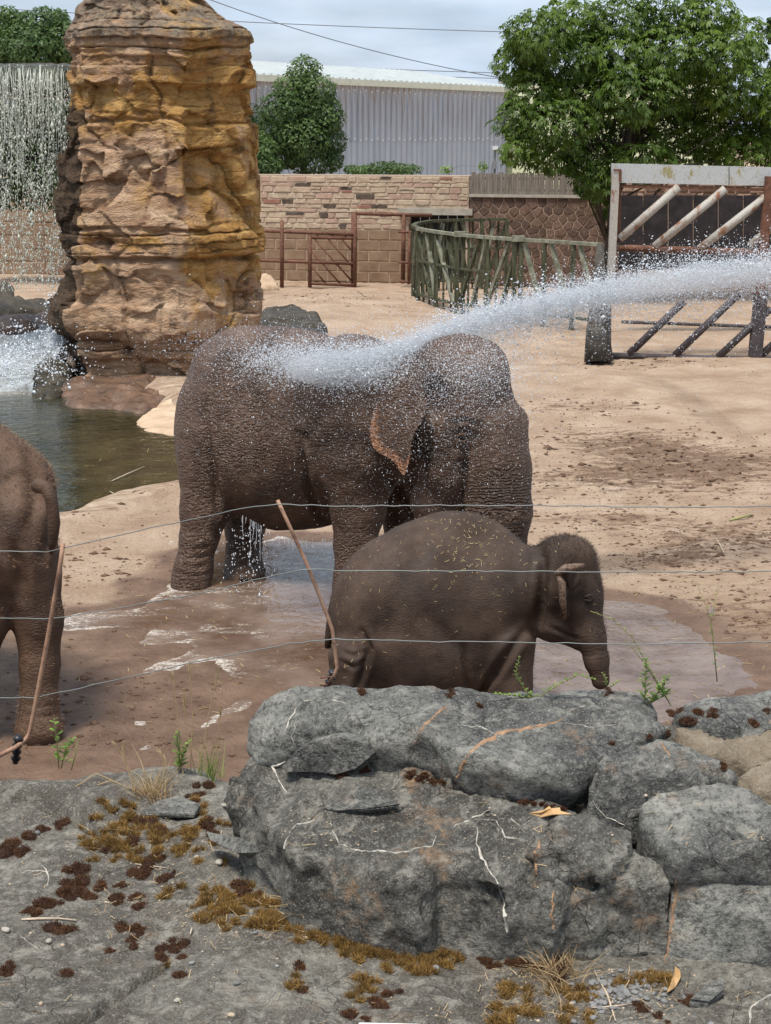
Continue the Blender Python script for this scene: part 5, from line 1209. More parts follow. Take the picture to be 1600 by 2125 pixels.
# --- the elephant at the left edge, seen from behind
root = thing('elephant', (P(-120, 1500, 10.9) * [1, 1, 0]), 'brown dry elephant seen from behind beside the rusty fence rod', 'elephant')
S = SDF((-5.3, 9.9, -0.12), (-1.85, 13.6, 2.55), 0.024)
S.ell(E(-28, 1085, 10.95), (0.475, 0.50, 0.60), 0.1); S.ell(E(-170, 1010, 11.4), (0.75, 0.62, 0.68), 0.15, rz=-0.5); S.ell(E(-330, 990, 12.0), (0.75, 0.60, 0.66), 0.15, rz=-0.5)
S.cone(E(35, 1010, 10.95), E(-120, 905, 11.35), 0.24, 0.30, 0.14); S.ell(E(40, 1120, 10.72), (0.24, 0.30, 0.42), 0.08)
S.chain([E(48, 1170, 10.68), E(78, 1280, 10.62), E(82, 1380, 10.58), E(81, 1460, 10.54), E(81, 1512, 10.50)], [0.26, 0.165, 0.125, 0.122, 0.165], 0.06, k0=0.05)
S.chain([E(-60, 1180, 10.55), E(-45, 1280, 10.50), E(-60, 1400, 10.5), E(-65, 1520, 10.45)], [0.28, 0.20, 0.13, 0.155], 0.06, k0=0.05)
S.chain([E(-420, 1090, 12.3), E(-430, 1250, 12.35), E(-435, 1400, 12.3)], [0.3, 0.18, 0.17], 0.06); S.chain([E(-380, 1100, 11.7), E(-390, 1280, 11.7), E(-395, 1440, 11.6)], [0.3, 0.18, 0.17], 0.06)
S.cone(E(-420, 940, 12.2), E(-560, 930, 12.5), .5, .42, .12); S.ell(E(-640, 930, 12.7), (.40, .38, .48), .1)
tr = [E(-690, 980, 12.8), E(-725, 1100, 12.85), E(-730, 1230, 12.85), E(-725, 1370, 12.85)]; trr = [.24, .19, .14, .09]; S.chain(tr, trr, .05)
S.chain([E(28, 1130, 10.30), E(38, 1200, 10.32), E(34, 1260, 10.35)], [0.03, 0.05, 0.04], 0.06, True)
V, Q = S.mesh(1)
V = creases(V, Q, [([(96, 1040), (100, 1100), (88, 1160)], .03, .03), ([(60, 940), (72, 1000), (70, 1060), (50, 1110)], .05, .03), ([(0, 905), (40, 930), (80, 975)], .02, .012), ([(0, 925), (40, 948), (72, 985)], .02, .012), ([(0, 1000), (40, 985), (70, 1000)], .03, .015), ([(28, 1130), (40, 1180), (45, 1240)], .04, .05), ([(46, 1480), (80, 1488), (118, 1480)], .014, .012), ([(46, 1462), (80, 1470), (118, 1462)], .014, .010)])
V[:, 2] = np.maximum(V[:, 2], -0.03); root['skin_mat'] = SKIN_BROWN; N = vnormals(V, Q)
finish(root, V, Q, SKIN_BROWN, (tr, trr), 0.010, crease=0.0015)
m = MB(); m.tube([E(78, 1008, 10.50), E(97, 1013, 10.40), E(108, 1040, 10.40), E(112, 1085, 10.41), E(110, 1122, 10.42), E(106, 1150, 10.44)], [0.05, 0.045, 0.038, 0.042, 0.032, 0.012], 10); m.build('tail', SKIN_BROWN, root, True, 'ring')
toes(root, E(81, 1520, 10.5) * [1, 1, 0] + [0, 0, -.02], 0.145, -1.2, (-50, -12, 25, 60), .75)
hairs(V, Q, N, 7000, lambda V, N: (N[:, 2] > 0.1) & (V[:, 0] > -2.9), 0.035, HAIR_L, root, 8, (0.1, 0, .2))
Vb, Fb, Ab = ear_mesh([(-560, 850, 12.0), (-530, 900, 11.95), (-520, 980, 11.95), (-540, 1050, 12.0), (-580, 1010, 12.1), (-600, 930, 12.2)], (-560, 940, 12.08), 0, 0.03, 0.03, [0, .6, .8, .6, 0, 0]); mesh_obj('ear', Vb, Fb, SKIN_BROWN, root, True, {'pink': Ab, 'ring': np.zeros(len(Vb)), 'ringmask': np.zeros(len(Vb))})
for o in bpy.data.objects:
    if 'skin_mat' in o: del o['skin_mat']
# ------------------------------------------------------------------ foreground rock terrace
ROCKS = []
def gz(*t): return [G(a, b, c) for a, b, c in t]
# base slab as a height sheet that ends in a steep face towards the enclosure
a = np.concatenate([np.linspace(-2.4, -1.25, 50)[:-1], np.linspace(-1.25, 1.25, 310), np.linspace(1.25, 2.4, 50)[1:]]); b = np.concatenate([np.linspace(2.0, 2.6, 30)[:-1], np.linspace(2.6, 4.15, 205), np.linspace(4.15, 4.75, 30)[1:]]); X, Y = np.meshgrid(a, b, indexing='ij'); p = np.stack([X, Y, 0 * X], -1)
edge = 3.98 + 0.05 * fbm(p * 1.5, 2) + 0.05 * (X > 0.3)
Z = 2.385 + 0.03 * fbm(p * 1.3 + 2, 3) + 0.008 * fbm(p * 7, 4) + 0.004 * ridged(p * 14, 3)
hump = line_d([G(x_, y_, 2.4)[:2] for x_, y_ in ((-200, 1640), (0, 1668), (110, 1690), (200, 1730), (330, 1660), (420, 1640))], X, Y); sd_h = poly_sd([G(x_, y_, 2.4)[:2] for x_, y_ in ((-300, 1560), (-300, 1640), (0, 1668), (110, 1690), (200, 1730), (330, 1660), (460, 1630), (480, 1560))], X, Y)
Z = Z + 0.045 * (1 - sstep(-0.10, 0.02, sd_h))
for ln_, w, dpt in (([(60, 2180), (185, 2112), (250, 2062), (340, 2003)], .010, .030), ([(-50, 1668), (60, 1668), (150, 1700), (210, 1740)], .010, .025), ([(300, 1880), (520, 1868), (640, 1872)], .005, .008), ([(870, 1920), (760, 1990), (640, 2040)], .004, .006), ([(430, 1950), (560, 1955), (690, 1935)], .004, .006)):
    dl = line_d([G(x_, y_, 2.39)[:2] for x_, y_ in ln_], X, Y) + 0.004 * fbm(p * 20, 2); Z = Z - dpt * np.exp(-(dl / w) ** 2)
Z = Z - 0.012 * sstep(0.02, 0.0, -poly_sd([G(x_, y_, 2.39)[:2] for x_, y_ in ((400, 1990), (880, 1915), (1100, 2010), (1200, 2300), (0, 2300), (190, 2112))], X, Y)) * 0
drop = sstep(0.0, 0.75, Y - edge); Z = Z * (1 - drop) + (-0.2) * drop - 0.05 * sstep(-0.12, 0.0, Y - edge)
ii = np.arange(X.size).reshape(X.shape); q = np.stack([ii[:-1, :-1], ii[1:, :-1], ii[1:, 1:], ii[:-1, 1:]], -1).reshape(-1, 4); Vs = np.stack([X, Y, Z], -1).reshape(-1, 3)
tag(mesh_obj('rock_terrace', Vs, q, SLAB, None, True), 'dark grey rock slab of the foreground with moss patches', None, None, 'structure'); ROCKS.append((Vs, q))
FB = 2.30
boulder('rock', [down(gz((500, 1770, 2.42), (486, 1640, 2.55), (520, 1572, 2.62), (640, 1545, 2.655), (830, 1572, 2.66), (900, 1610, 2.645), (905, 1790, 2.575), (870, 1835, 2.55), (720, 1812, 2.545), (600, 1772, 2.56), (545, 1690, 2.58)), FB, -0.01) + gz((640, 1885, 2.38), (760, 1930, 2.37), (880, 1955, 2.37), (545, 1800, 2.40)),
        down(gz((890, 1770, 2.58), (880, 1625, 2.645), (1190, 1672, 2.655), (1215, 1740, 2.61), (1150, 1800, 2.58), (1000, 1820, 2.56)), FB) + gz((860, 1950, 2.37), (1000, 1998, 2.37), (1130, 2012, 2.37), (1160, 1900, 2.5))], ROCK_DK,
        'large dark rounded rock with pale veins at the front of the terrace', 0.0095, 0.014, 0.020, 7.0, 0.015, [(gz((905, 1738, 2.63), (900, 1770, 2.60), (880, 1810, 2.57), (872, 1850, 2.53)), 0.016), (gz((1165, 1690, 2.65), (1140, 1730, 2.62), (1112, 1770, 2.6), (1110, 1830, 2.55)), 0.012), (gz((600, 1690, 2.59), (520, 1660, 2.58)), 0.008), (gz((880, 1830, 2.55), (960, 1850, 2.53), (1040, 1845, 2.53), (1040, 1920, 2.47)), 0.012)], facet=0.03)
boulder('rock', [down(gz((508, 1500, 2.705), (540, 1448, 2.755), (590, 1420, 2.78), (800, 1420, 2.79), (900, 1426, 2.79), (930, 1500, 2.76), (862, 1545, 2.72), (780, 1508, 2.745), (690, 1488, 2.755), (600, 1500, 2.735), (535, 1532, 2.695)), 2.62, 0.02),
        down(gz((800, 1424, 2.79), (1000, 1428, 2.79), (1200, 1434, 2.79), (1325, 1458, 2.775), (1392, 1506, 2.75), (1280, 1555, 2.735), (1215, 1582, 2.72), (1195, 1630, 2.685), (1080, 1600, 2.72), (950, 1555, 2.74), (862, 1520, 2.75)), 2.62, 0.03) + gz((1188, 1662, 2.645), (1080, 1642, 2.65), (940, 1614, 2.66), (850, 1580, 2.672))], ROCK,
        'long smooth grey rock slab on top of the terrace behind the veined rock', 0.0095, 0.014, 0.014, 6.0, 0.015, [(gz((1000, 1472, 2.79), (940, 1500, 2.78), (868, 1545, 2.75), (842, 1590, 2.7)), 0.008), (gz((1255, 1555, 2.745), (1225, 1590, 2.73), (1200, 1640, 2.69), (1188, 1670, 2.64)), 0.012)])
boulder('rock', [down(gz((1222, 1592, 2.725), (1260, 1555, 2.745), (1370, 1530, 2.745), (1445, 1555, 2.73), (1530, 1598, 2.705), (1520, 1620, 2.69), (1400, 1622, 2.69), (1300, 1652, 2.67), (1210, 1660, 2.66)), 2.56, -0.01)], ROCK,
        'flat wedge shaped grey rock lying between the slab and the speckled block', 0.009, 0.008, 0.009, 9.0, 0.012, [(gz((1250, 1645, 2.69), (1310, 1600, 2.72), (1400, 1580, 2.735), (1480, 1570, 2.725)), 0.007)])
boulder('rock', [down(gz((1325, 1668, 2.655), (1360, 1642, 2.675), (1500, 1618, 2.69), (1550, 1632, 2.685), (1650, 1705, 2.655), (1650, 1740, 2.64), (1560, 1716, 2.645), (1450, 1758, 2.605), (1398, 1792, 2.585), (1335, 1705, 2.635)), 2.53, 0.01) + gz((1404, 1814, 2.548), (1650, 1772, 2.57), (1340, 1730, 2.60))], ROCK_LT,
        'angular pale speckled grey rock block resting on the low grey rock', 0.009, 0.005, 0.007, 9.0, 0.010, [(gz((1600, 1700, 2.66), (1545, 1722, 2.645), (1500, 1760, 2.60)), .006)])
boulder('rock', [down(gz((1384, 1814, 2.545), (1430, 1792, 2.562), (1540, 1760, 2.585), (1680, 1752, 2.59), (1680, 1900, 2.50), (1500, 1880, 2.50), (1386, 1870, 2.5)), FB) + gz((1380, 1995, 2.38), (1500, 2010, 2.375), (1680, 1985, 2.38))], ROCK,
        'low grey rock below the speckled block', 0.0095, 0.008, 0.010, 7.5, 0.012)
boulder('rock', [down(gz((1160, 1700, 2.64), (1215, 1690, 2.645), (1330, 1750, 2.60), (1412, 1806, 2.56), (1408, 1860, 2.52), (1250, 1850, 2.53), (1120, 1810, 2.57), (1110, 1760, 2.60)), FB) + gz((1110, 2005, 2.375), (1240, 2000, 2.38), (1396, 1998, 2.38))], ROCK_DK,
        'blackish lumpy rock between the veined rock and the low grey rock', 0.0095, 0.012, 0.018, 7.5, 0.012, [(gz((1120, 1850, 2.54), (1180, 1845, 2.53), (1230, 1830, 2.54)), 0.015)], facet=0.035)
boulder('rock', [down(gz((1390, 1455, 2.76), (1440, 1420, 2.77), (1560, 1398, 2.785), (1680, 1395, 2.79), (1680, 1480, 2.76), (1500, 1488, 2.755), (1420, 1478, 2.755)), 2.5)], ROCK,
        'grey rock hump behind the flat tan rock under the thin weed', 0.012, 0.06, 0.012, 5.0)
boulder('rock', [down(gz((1100, 1430, 2.765), (1180, 1408, 2.775), (1260, 1402, 2.78), (1345, 1418, 2.775), (1360, 1465, 2.765), (1200, 1470, 2.76)), 2.5)], ROCK,
        'thin grey rock under the green weeds at the back of the terrace', 0.011, 0.05, 0.012, 6.0)
boulder('rock', [down(gz((1400, 1500, 2.73), (1500, 1490, 2.74), (1660, 1490, 2.74), (1660, 1570, 2.71), (1560, 1580, 2.70), (1450, 1550, 2.715)), 2.5)], ROCK_TAN,
        'flat tan and grey rock beside the end of the long slab', 0.011, 0.025, 0.020, 8.0, facet=0.05)
boulder('rock', [down(gz((1520, 1600, 2.70), (1560, 1575, 2.715), (1660, 1540, 2.73), (1660, 1640, 2.69), (1580, 1650, 2.67)), 2.5) + gz((1590, 1690, 2.63), (1660, 1700, 2.63))], ROCK_TAN,
        'orange tan crumbly rock above the speckled block', 0.010, 0.025, 0.022, 9.0, facet=0.05)
boulder('rock', [down(gz((1330, 1480, 2.74), (1440, 1472, 2.745), (1640, 1478, 2.745), (1640, 1520, 2.72), (1420, 1520, 2.72)), 2.45), down(gz((1180, 1690, 2.62), (1230, 1600, 2.66), (1560, 1590, 2.68), (1640, 1700, 2.62), (1420, 1800, 2.52)), 2.35)], ROCK_DK,
        'dark rock core showing in the gaps between the upper rocks', 0.014, 0.05, 0.012, 6.0)
# bvh of everything laid down so far
def make_bvh():
    Vv = []; Qq = []; n = 0
    for V, Q in ROCKS: Vv.append(V); Qq.append(Q + n); n += len(V)
    return BVHTree.FromPolygons([tuple(v) for v in np.concatenate(Vv).tolist()], np.concatenate(Qq).tolist())
BV = make_bvh()
def hit(px, py):
    d = ray(px, py); lo, nr, i, ds = BV.ray_cast(Vector((0, 0, CAMZ)), Vector(d).normalized())
    if lo is None: return G(px, py, 2.30), np.array([0, 0, 1.0])
    if nr.dot(Vector(d)) > 0: nr = -nr
    return np.array(lo), np.array(nr)
def flat_stone(px, poly, th, mat, label, tilt=0.0):
    """thin split stone lying on the rock, outline given in the photograph"""
    w = [hit(a, b) for a, b in poly]; V0 = np.array([q[0] for q in w]); nr = np.mean([q[1] for q in w], 0); nr /= np.linalg.norm(nr)
    c = V0.mean(0); V0 = V0 - nr * ((V0 - c) @ nr)[:, None]; m = len(V0); rr = random.Random(px); lays = []; lift = max([0.0] + [float((hit(*(np.array(pa) * f_ + np.mean(poly, 0) * (1 - f_)))[0] - c) @ nr) for pa in poly for f_ in (0, .35, .7, 1.0)]); lift = min(lift, .03) * .8
    L_ = 4
    for k in range(L_):
        sh = 1.0 - 0.02 * k + rr.uniform(-.03, .03); lays.append(c + (V0 - c) * sh + nr * (0.001 + lift * (k > 0) + th * k / (L_ - 1)) + np.array([[rr.uniform(-.003, .003), rr.uniform(-.003, .003), 0] for _ in range(m)]))
    V = np.concatenate(lays + [[c + nr * (lift + th * 1.08)]]); Fc = []
    for k in range(L_ - 1):
        for i in range(m): Fc.append((k * m + i, k * m + (i + 1) % m, (k + 1) * m + (i + 1) % m, (k + 1) * m + i))
    for i in range(m): Fc.append(((L_ - 1) * m + i, (L_ - 1) * m + (i + 1) % m, L_ * m))
    o = mesh_obj('flat_stone', V, Fc, mat); return tag(o, label, 'stone', 'loose flat stones')
flat_stone(1, [(596, 1580), (620, 1553), (660, 1527), (720, 1517), (770, 1533), (782, 1560), (755, 1583), (706, 1602), (660, 1592), (612, 1588)], 0.030, ROCK_LT, 'largest loose flat stone lying on the veined rock')
flat_stone(2, [(672, 1680), (712, 1662), (740, 1640), (790, 1650), (832, 1684), (800, 1690), (752, 1690), (700, 1688)], 0.006, ROCK, 'thin triangular flake of stone on the veined rock')
flat_stone(3, [(290, 1695), (330, 1670), (370, 1664), (418, 1684), (405, 1700), (350, 1703)], 0.013, ROCK_LT, 'thin flat grey stone among the moss and dry grass')
flat_stone(4, [(1430, 2088), (1465, 2064), (1500, 2052), (1500, 2072), (1470, 2090)], 0.012, ROCK_LT, 'small flat grey stone beside the gravel')
flat_stone(5, [(488, 1758), (505, 1742), (530, 1752), (540, 1768), (515, 1782), (492, 1772)], 0.012, ROCK, 'small grey chip of stone at the foot of the veined rock')
# pale and orange veins that run over the rocks
def vein(pts, w, mat, name='mineral_vein', jag=5.0, seed=1):
    rr = random.Random(seed); q = []
    for (a, b), (c, d) in zip(pts[:-1], pts[1:]):
        n = max(2, int(math.hypot(c - a, d - b) / 9))
        for k in range(n): t = k / n; q.append((a + (c - a) * t + rr.uniform(-jag, jag) * .5, b + (d - b) * t + rr.uniform(-jag, jag) * .5))
    q.append(pts[-1]); H_ = [hit(*z) for z in q]; H_ = [h_ for h_ in H_ if h_[0] is not None]; V = []; Fc = []; m = len(H_)
    for i, (pp_, nn) in enumerate(H_):
        t = H_[min(i + 1, m - 1)][0] - H_[max(i - 1, 0)][0]; s = np.cross(nn, t); s /= np.linalg.norm(s) + 1e-9; ww = w * rr.uniform(.45, 1.25) * (0.35 + 0.65 * math.sin(math.pi * (i + .6) / (m + .2)))
        V += [pp_ - s * ww - nn * 0.001, pp_ + nn * 0.0022, pp_ + s * ww - nn * 0.001]
        if i and np.linalg.norm(H_[i][0] - H_[i - 1][0]) < 0.06: b0 = 3 * i; Fc += [(b0 - 3, b0 - 2, b0 + 1, b0), (b0 - 2, b0 - 1, b0 + 2, b0 + 1)]
    return V, Fc
def veins(name, lst, mat, label):
    m = MB()
    for i, (pts, w) in enumerate(lst):
        V, Fc = vein(pts, w, mat, seed=i + 5); m.add(V, Fc)
    tag(m.build(name, mat), label, None, None, 'stuff')
veins('pale_veins', [([(592, 1578), (566, 1590), (574, 1615), (596, 1645)], .0032), ([(684, 1706), (705, 1750), (740, 1765), (830, 1768), (900, 1755), (905, 1735)], .0026), ([(665, 1700), (610, 1715), (590, 1750), (584, 1785)], .0020), ([(628, 1455), (602, 1490), (582, 1548)], .0020), ([(618, 1485), (606, 1530), (610, 1545)], .0016), ([(630, 1455), (700, 1455), (722, 1462)], .0018),
        ([(990, 1716), (990, 1750), (1010, 1800), (1035, 1835), (1046, 1870)], .0028), ([(1046, 1870), (1048, 1910), (1052, 1935)], .007), ([(985, 1700), (1030, 1705), (1050, 1735), (1100, 1745)], .0018), ([(930, 1720), (1000, 1690), (1040, 1665)], .0018), ([(1000, 1692), (1060, 1700), (1080, 1715), (1110, 1698)], .0013), ([(1060, 1700), (1110, 1745), (1130, 1755)], .0012), ([(1165, 1485), (1175, 1478), (1215, 1465)], .0016), ([(1165, 1500), (1220, 1508), (1280, 1503)], .0012),
        ([(960, 1505), (1000, 1510), (1030, 1525)], .0014), ([(1228, 1660), (1250, 1690), (1310, 1722)], .0018), ([(88, 1795), (102, 1815), (95, 1850)], .0024), ([(40, 1810), (95, 1808), (130, 1792)], .0012), ([(1600, 2062), (1560, 2090), (1555, 2125)], .003), ([(38, 1935), (80, 1970)], .0012)], VEIN, 'pale mineral veins running over the grey rocks')
veins('orange_veins', [([(1165, 1492), (1120, 1508), (1040, 1520), (990, 1545), (965, 1580), (945, 1622)], .0085), ([(925, 1466), (880, 1505), (862, 1540)], .0055), ([(1120, 1742), (1112, 1780), (1114, 1815)], .0055), ([(1405, 1820), (1400, 1880), (1388, 1960), (1378, 2000)], .0045), ([(1150, 1850), (1145, 1900), (1150, 1940)], .004), ([(1370, 1540), (1390, 1570)], .004)], VEIN_O, 'orange brown stained seams in the grey rocks')

# ------------------------------------------------------------------ moss, grass, weeds, pebbles
def moss(spots, mat, label, seed, col_bias):
    r = np.random.default_rng(seed); Vs = []; Fs = []; As = []; n = 0
    rj = random.Random(seed); spots = [(a_ + rj.gauss(0, c_ * .55), b_ + rj.gauss(0, c_ * .35), c_ * rj.uniform(.4, .8), d_ * rj.uniform(.7, 1.3)) for (a_, b_, c_, d_) in spots for _ in range(2 if col_bias > .3 else 4)]
    for (px, py, rp, hgt) in spots:
        c, nr = hit(px, py)
        if nr[2] < 0.62: continue
        s = np.linalg.norm(c - np.array([0, 0, CAMZ])) / F; R_ = rp * s * 1.35; hgt = hgt * 1.7; k = int(np.clip(R_ * R_ * 1.1e6, 90, 700)); cb = r.uniform(0, .5)
        u = r.normal(size=(k, 3)); u[:, 2] = np.abs(u[:, 2]); u /= np.linalg.norm(u, axis=1)[:, None]; f = r.random(k) ** .33
        base = c + u * np.array([R_, R_, R_ * hgt]) * f[:, None] * (1 + 0.3 * perlin(u * 2 + c * 40))[:, None] - [0, 0, .003]
        d = u * [1, 1, .8] + r.normal(0, .5, (k, 3)) + [0, 0, .45]; d /= np.linalg.norm(d, axis=1)[:, None]; ln_ = r.uniform(.003, .006 + .012 * (col_bias > .3), k)[:, None]; sd = np.cross(d, r.normal(size=(k, 3))); sd /= np.linalg.norm(sd, axis=1)[:, None] + 1e-9
        Vs.append(np.stack([base - sd * .0010, base + sd * .0010, base + d * ln_], 1).reshape(-1, 3)); As.append(np.repeat(np.clip(cb * .9 + col_bias * .6 + .6 * (r.random(k) - .25), 0, 1), 3))
        # cushion body
        m_ = 10; ring = []
        for lv, (fr, fz) in enumerate(((1.0, 0.0), (0.8, 0.45), (0.42, 0.72))):
            for j in range(m_): an = 2 * math.pi * j / m_; ring.append(c + np.array([math.cos(an) * R_ * fr, math.sin(an) * R_ * fr, R_ * hgt * fz - 0.004 + R_ * r.uniform(-.06, .06)]) * [1, 1, 1])
        ring.append(c + [0, 0, R_ * hgt * .8]); B0 = np.array(ring); tri = []
        for lv in (0, 1):
            for j in range(m_): a_, b_ = lv * m_ + j, lv * m_ + (j + 1) % m_; tri += [(a_, b_, b_ + m_), (a_, b_ + m_, a_ + m_)]
        for j in range(m_): tri.append((2 * m_ + j, 2 * m_ + (j + 1) % m_, 3 * m_))
        Vs.append(B0[np.array(tri)].reshape(-1, 3)); As.append(np.full(len(tri) * 3, col_bias * .3 + cb * .2))
    V = np.concatenate(Vs); A = np.concatenate(As); tag(mesh_obj('moss', V, np.arange(len(V)).reshape(-1, 3), mat, None, False, {'var': A}), label, None, None, 'stuff')
r = np.random.default_rng(77)
dark_spots = [(55, 1735, 14, .5), (15, 1765, 22, .5), (40, 1770, 14, .5), (90, 1720, 12, .5), (120, 1715, 14, .5), (155, 1800, 14, .5), (218, 1765, 10, .6), (170, 1815, 20, .4), (120, 1860, 20, .4), (150, 1865, 22, .4), (185, 1865, 14, .4), (90, 1880, 18, .4), (120, 1930, 22, .3), (70, 1890, 14, .4), (155, 1835, 16, .5), (215, 1838, 14, .4), (255, 1838, 12, .4), (240, 1865, 16, .4), (285, 1870, 14, .4),
              (290, 1878, 12, .4), (255, 1930, 18, .5), (285, 1935, 16, .5), (280, 1960, 12, .5), (232, 1975, 9, .5), (350, 1985, 20, .5), (370, 1960, 14, .5), (335, 1975, 12, .5), (140, 2022, 12, .5), (20, 2010, 16, .4), (5, 2020, 14, .4), (620, 2005, 12, .5), (630, 2050, 14, .4), (370, 2020, 12, .4), (500, 1840, 16, .5), (560, 1800, 14, .5), (545, 1820, 14, .6), (310, 1790, 16, .5), (330, 1780, 14, .5), (300, 1815, 16, .5), (335, 1830, 14, .4), (355, 1815, 12, .4), (265, 1750, 14, .5), (300, 1705, 20, .5), (330, 1720, 18, .5), (435, 1715, 18, .4),
              (445, 1735, 14, .4), (405, 1650, 16, .5), (425, 1630, 14, .5), (1225, 1640, 8, .5), (700, 1605, 12, .5), (830, 1590, 9, .5), (850, 1605, 9, .5), (870, 1620, 9, .5), (760, 1600, 10, .4), (1352, 1530, 9, .4), (1380, 1525, 9, .4), (1270, 1545, 7, .4), (935, 1440, 9, .4), (995, 1462, 7, .4), (750, 1435, 9, .4), (1500, 1590, 8, .5), (1400, 1480, 14, .3), (1450, 1478, 14, .3), (1430, 1495, 16, .3), (1480, 1480, 12, .3), (1560, 1500, 10, .4), (1590, 1480, 9, .4), (1260, 1435, 10, .4), (790, 2080, 16, .5), (810, 2060, 14, .5), (720, 2110, 14, .4), (760, 2115, 12, .4), (1340, 2090, 16, .4), (1420, 2075, 14, .4), (1370, 2110, 14, .4)]
for k in range(46): t = r.random(); dark_spots.append((600 + 560 * t + r.normal(0, 10), 1850 + 165 * t ** 0.8 + r.normal(0, 8), r.uniform(7, 14), .45))
for k in range(24): t = r.random(); dark_spots.append((860 + 330 * t + r.normal(0, 6), 1612 + 70 * t + r.normal(0, 4), r.uniform(5, 9), .4))
gold = [(r.uniform(410, 700), r.uniform(1855, 1925), r.uniform(9, 17), .35) for _ in range(95)] + [(r.uniform(160, 270), r.uniform(1715, 1755), r.uniform(8, 14), .35) for _ in range(14)] + [(r.uniform(180, 480), r.uniform(1660, 1790), r.uniform(7, 13), .4) for _ in range(70)] + [(570 + 40 * r.normal(), 1850 + 20 * r.normal(), r.uniform(9, 15), .4) for _ in range(14)]
gold = gold[40:]; fl = np.array([(500, 1838), (560, 1868), (640, 1908), (750, 1945), (860, 1968), (1000, 1990), (1160, 2002)], float)
for k in range(120):
    x_ = 500 + 480 * r.random() ** 1.2; gold.append((x_ - abs(r.normal(0, 45)), np.interp(x_, fl[:, 0], fl[:, 1]) + r.normal(4, 12) + 8, r.uniform(6, 14), .4))
for k in range(60):
    x_ = r.uniform(500, 1180); dark_spots.append((x_ - 6, np.interp(x_, fl[:, 0], fl[:, 1]) + r.normal(2, 6), r.uniform(6, 11), .5))
gold += [(r.uniform(1020, 1230), r.uniform(2050, 2125), r.uniform(8, 16), .4) for _ in range(34)] + [(750 + 18 * r.normal(), 2050 + 14 * r.normal(), r.uniform(8, 13), .4) for _ in range(9)] + [(620 + 12 * r.normal(), 2045 + 8 * r.normal(), 10, .4) for _ in range(4)] + [(r.uniform(1270, 1400), r.uniform(2015, 2050), r.uniform(8, 13), .35) for _ in range(18)] + [(r.uniform(780, 1000), r.uniform(1965, 2020), r.uniform(6, 12), .35) for _ in range(18)] + [(360, 1845, 13, .4), (345, 1860, 12, .4), (360, 2000, 12, .4)]
moss(dark_spots, MOSS_DK, 'dark brown dried moss cushions scattered over the rocks', 4, .15)
moss(gold, MOSS, 'golden brown dried moss along the foot of the rocks', 5, .40)
def blade(m, base, d, L_, w, bow, var, n=5):
    d = np.array(d, float); d /= np.linalg.norm(d); s = np.cross(d, [0.3, -1, 0.2]); s /= np.linalg.norm(s) + 1e-9; b = np.array(bow, float); V = []
    for k in range(n + 1):
        t = k / n; p_ = base + d * L_ * t + b * L_ * t * t; ww = w * (1 - 0.85 * t); V += [p_ - s * ww, p_ + s * ww]
    m.add(V, [(2 * k, 2 * k + 1, 2 * k + 3, 2 * k + 2) for k in range(n)], var)
def tuft(name, px, py, n, L_, w, mat, label, seed, spread=1.0, up=0.7, cat='grass', foot=0.02, heads=0):
    rr = random.Random(seed); c, nr = hit(px, py); m = MB(); root = thing(name, c, label, cat)
    for k in range(n):
        an = rr.uniform(0, 6.283); sp_ = rr.uniform(0.1, 1) * spread; d = (math.cos(an) * sp_, math.sin(an) * sp_, up * rr.uniform(.5, 1.2)); b = c + np.array([rr.gauss(0, foot), rr.gauss(0, foot), -.006])
        blade(m, b, d, L_ * rr.uniform(.35, 1.15), w * rr.uniform(.6, 1.2), (rr.uniform(-.3, .3), rr.uniform(-.3, .3), rr.uniform(-.5, .0)), rr.random())
    m.build('blades', mat, root, False, 'var')
    return root
tuft('dry_grass', 312, 1650, 150, 0.115, .0012, GRASS_DRY, 'straw coloured dry grass tuft at the edge of the slab', 1, 1.1, .9)
tuft('dry_grass', 1150, 2015, 190, 0.105, .0013, GRASS_DRY, 'tangled dry grass tuft in front of the blackish rock', 2, 1.3, .7, foot=.022)
tuft('dry_grass', 1120, 2085, 90, 0.06, .0010, GRASS_DRY, 'flattened dry grass litter beside the gravel', 3, 1.6, .25, foot=.05)
tuft('green_grass', 425, 1612, 48, 0.13, .0010, GRASS_GRN, 'thin green grass tuft beside the leafy weeds', 4, .45, 1.0)
tuft('dry_grass', 600, 1872, 60, 0.04, .0009, GRASS_DRY, 'short dry grass litter on the golden moss', 5, 1.6, .3, foot=.07)
tuft('dry_grass', 250, 1710, 50, 0.05, .0009, GRASS_DRY, 'short dry litter around the thin flat grey stone', 6, 1.6, .3, foot=.05)
def stalks(name, lst, label, mat, w=.0013, head=True):
    c = hit(*lst[0][0])[0]; root = thing(name, c, label, 'grass')
    for pts in lst:
        b, _ = hit(*pts[0]); q = [b] + [P(a_, b_, b[1] + .01) for a_, b_ in pts[1:]]; m = MB(); m.tube(q, [w] * len(q), 5, a=.6); s = m.build('stalk', mat, root, False, 'var')
        if head:
            mh = MB(); rr = random.Random(len(pts) + int(pts[0][0])); e = q[-1]; d = (q[-1] - q[-2]); d /= np.linalg.norm(d)
            for k in range(14): blade(mh, e - d * .028 * k / 14, d + np.array([rr.uniform(-.4, .4), rr.uniform(-.4, .4), rr.uniform(-.2, .2)]), .014, .0020, (0, 0, 0), rr.uniform(.5, 1), 2)
            mh.build('seed_head', mat, s, False, 'var')
stalks('seeding_grass', [[(380, 1606), (368, 1480), (358, 1400)], [(412, 1600), (430, 1500), (452, 1390)], [(395, 1604), (400, 1480), (392, 1380)], [(440, 1606), (452, 1540), (458, 1470)], [(405, 1604), (385, 1500), (383, 1450)]], 'tall pale seeding grass stalks in front of the wet sand', GRASS_DRY)
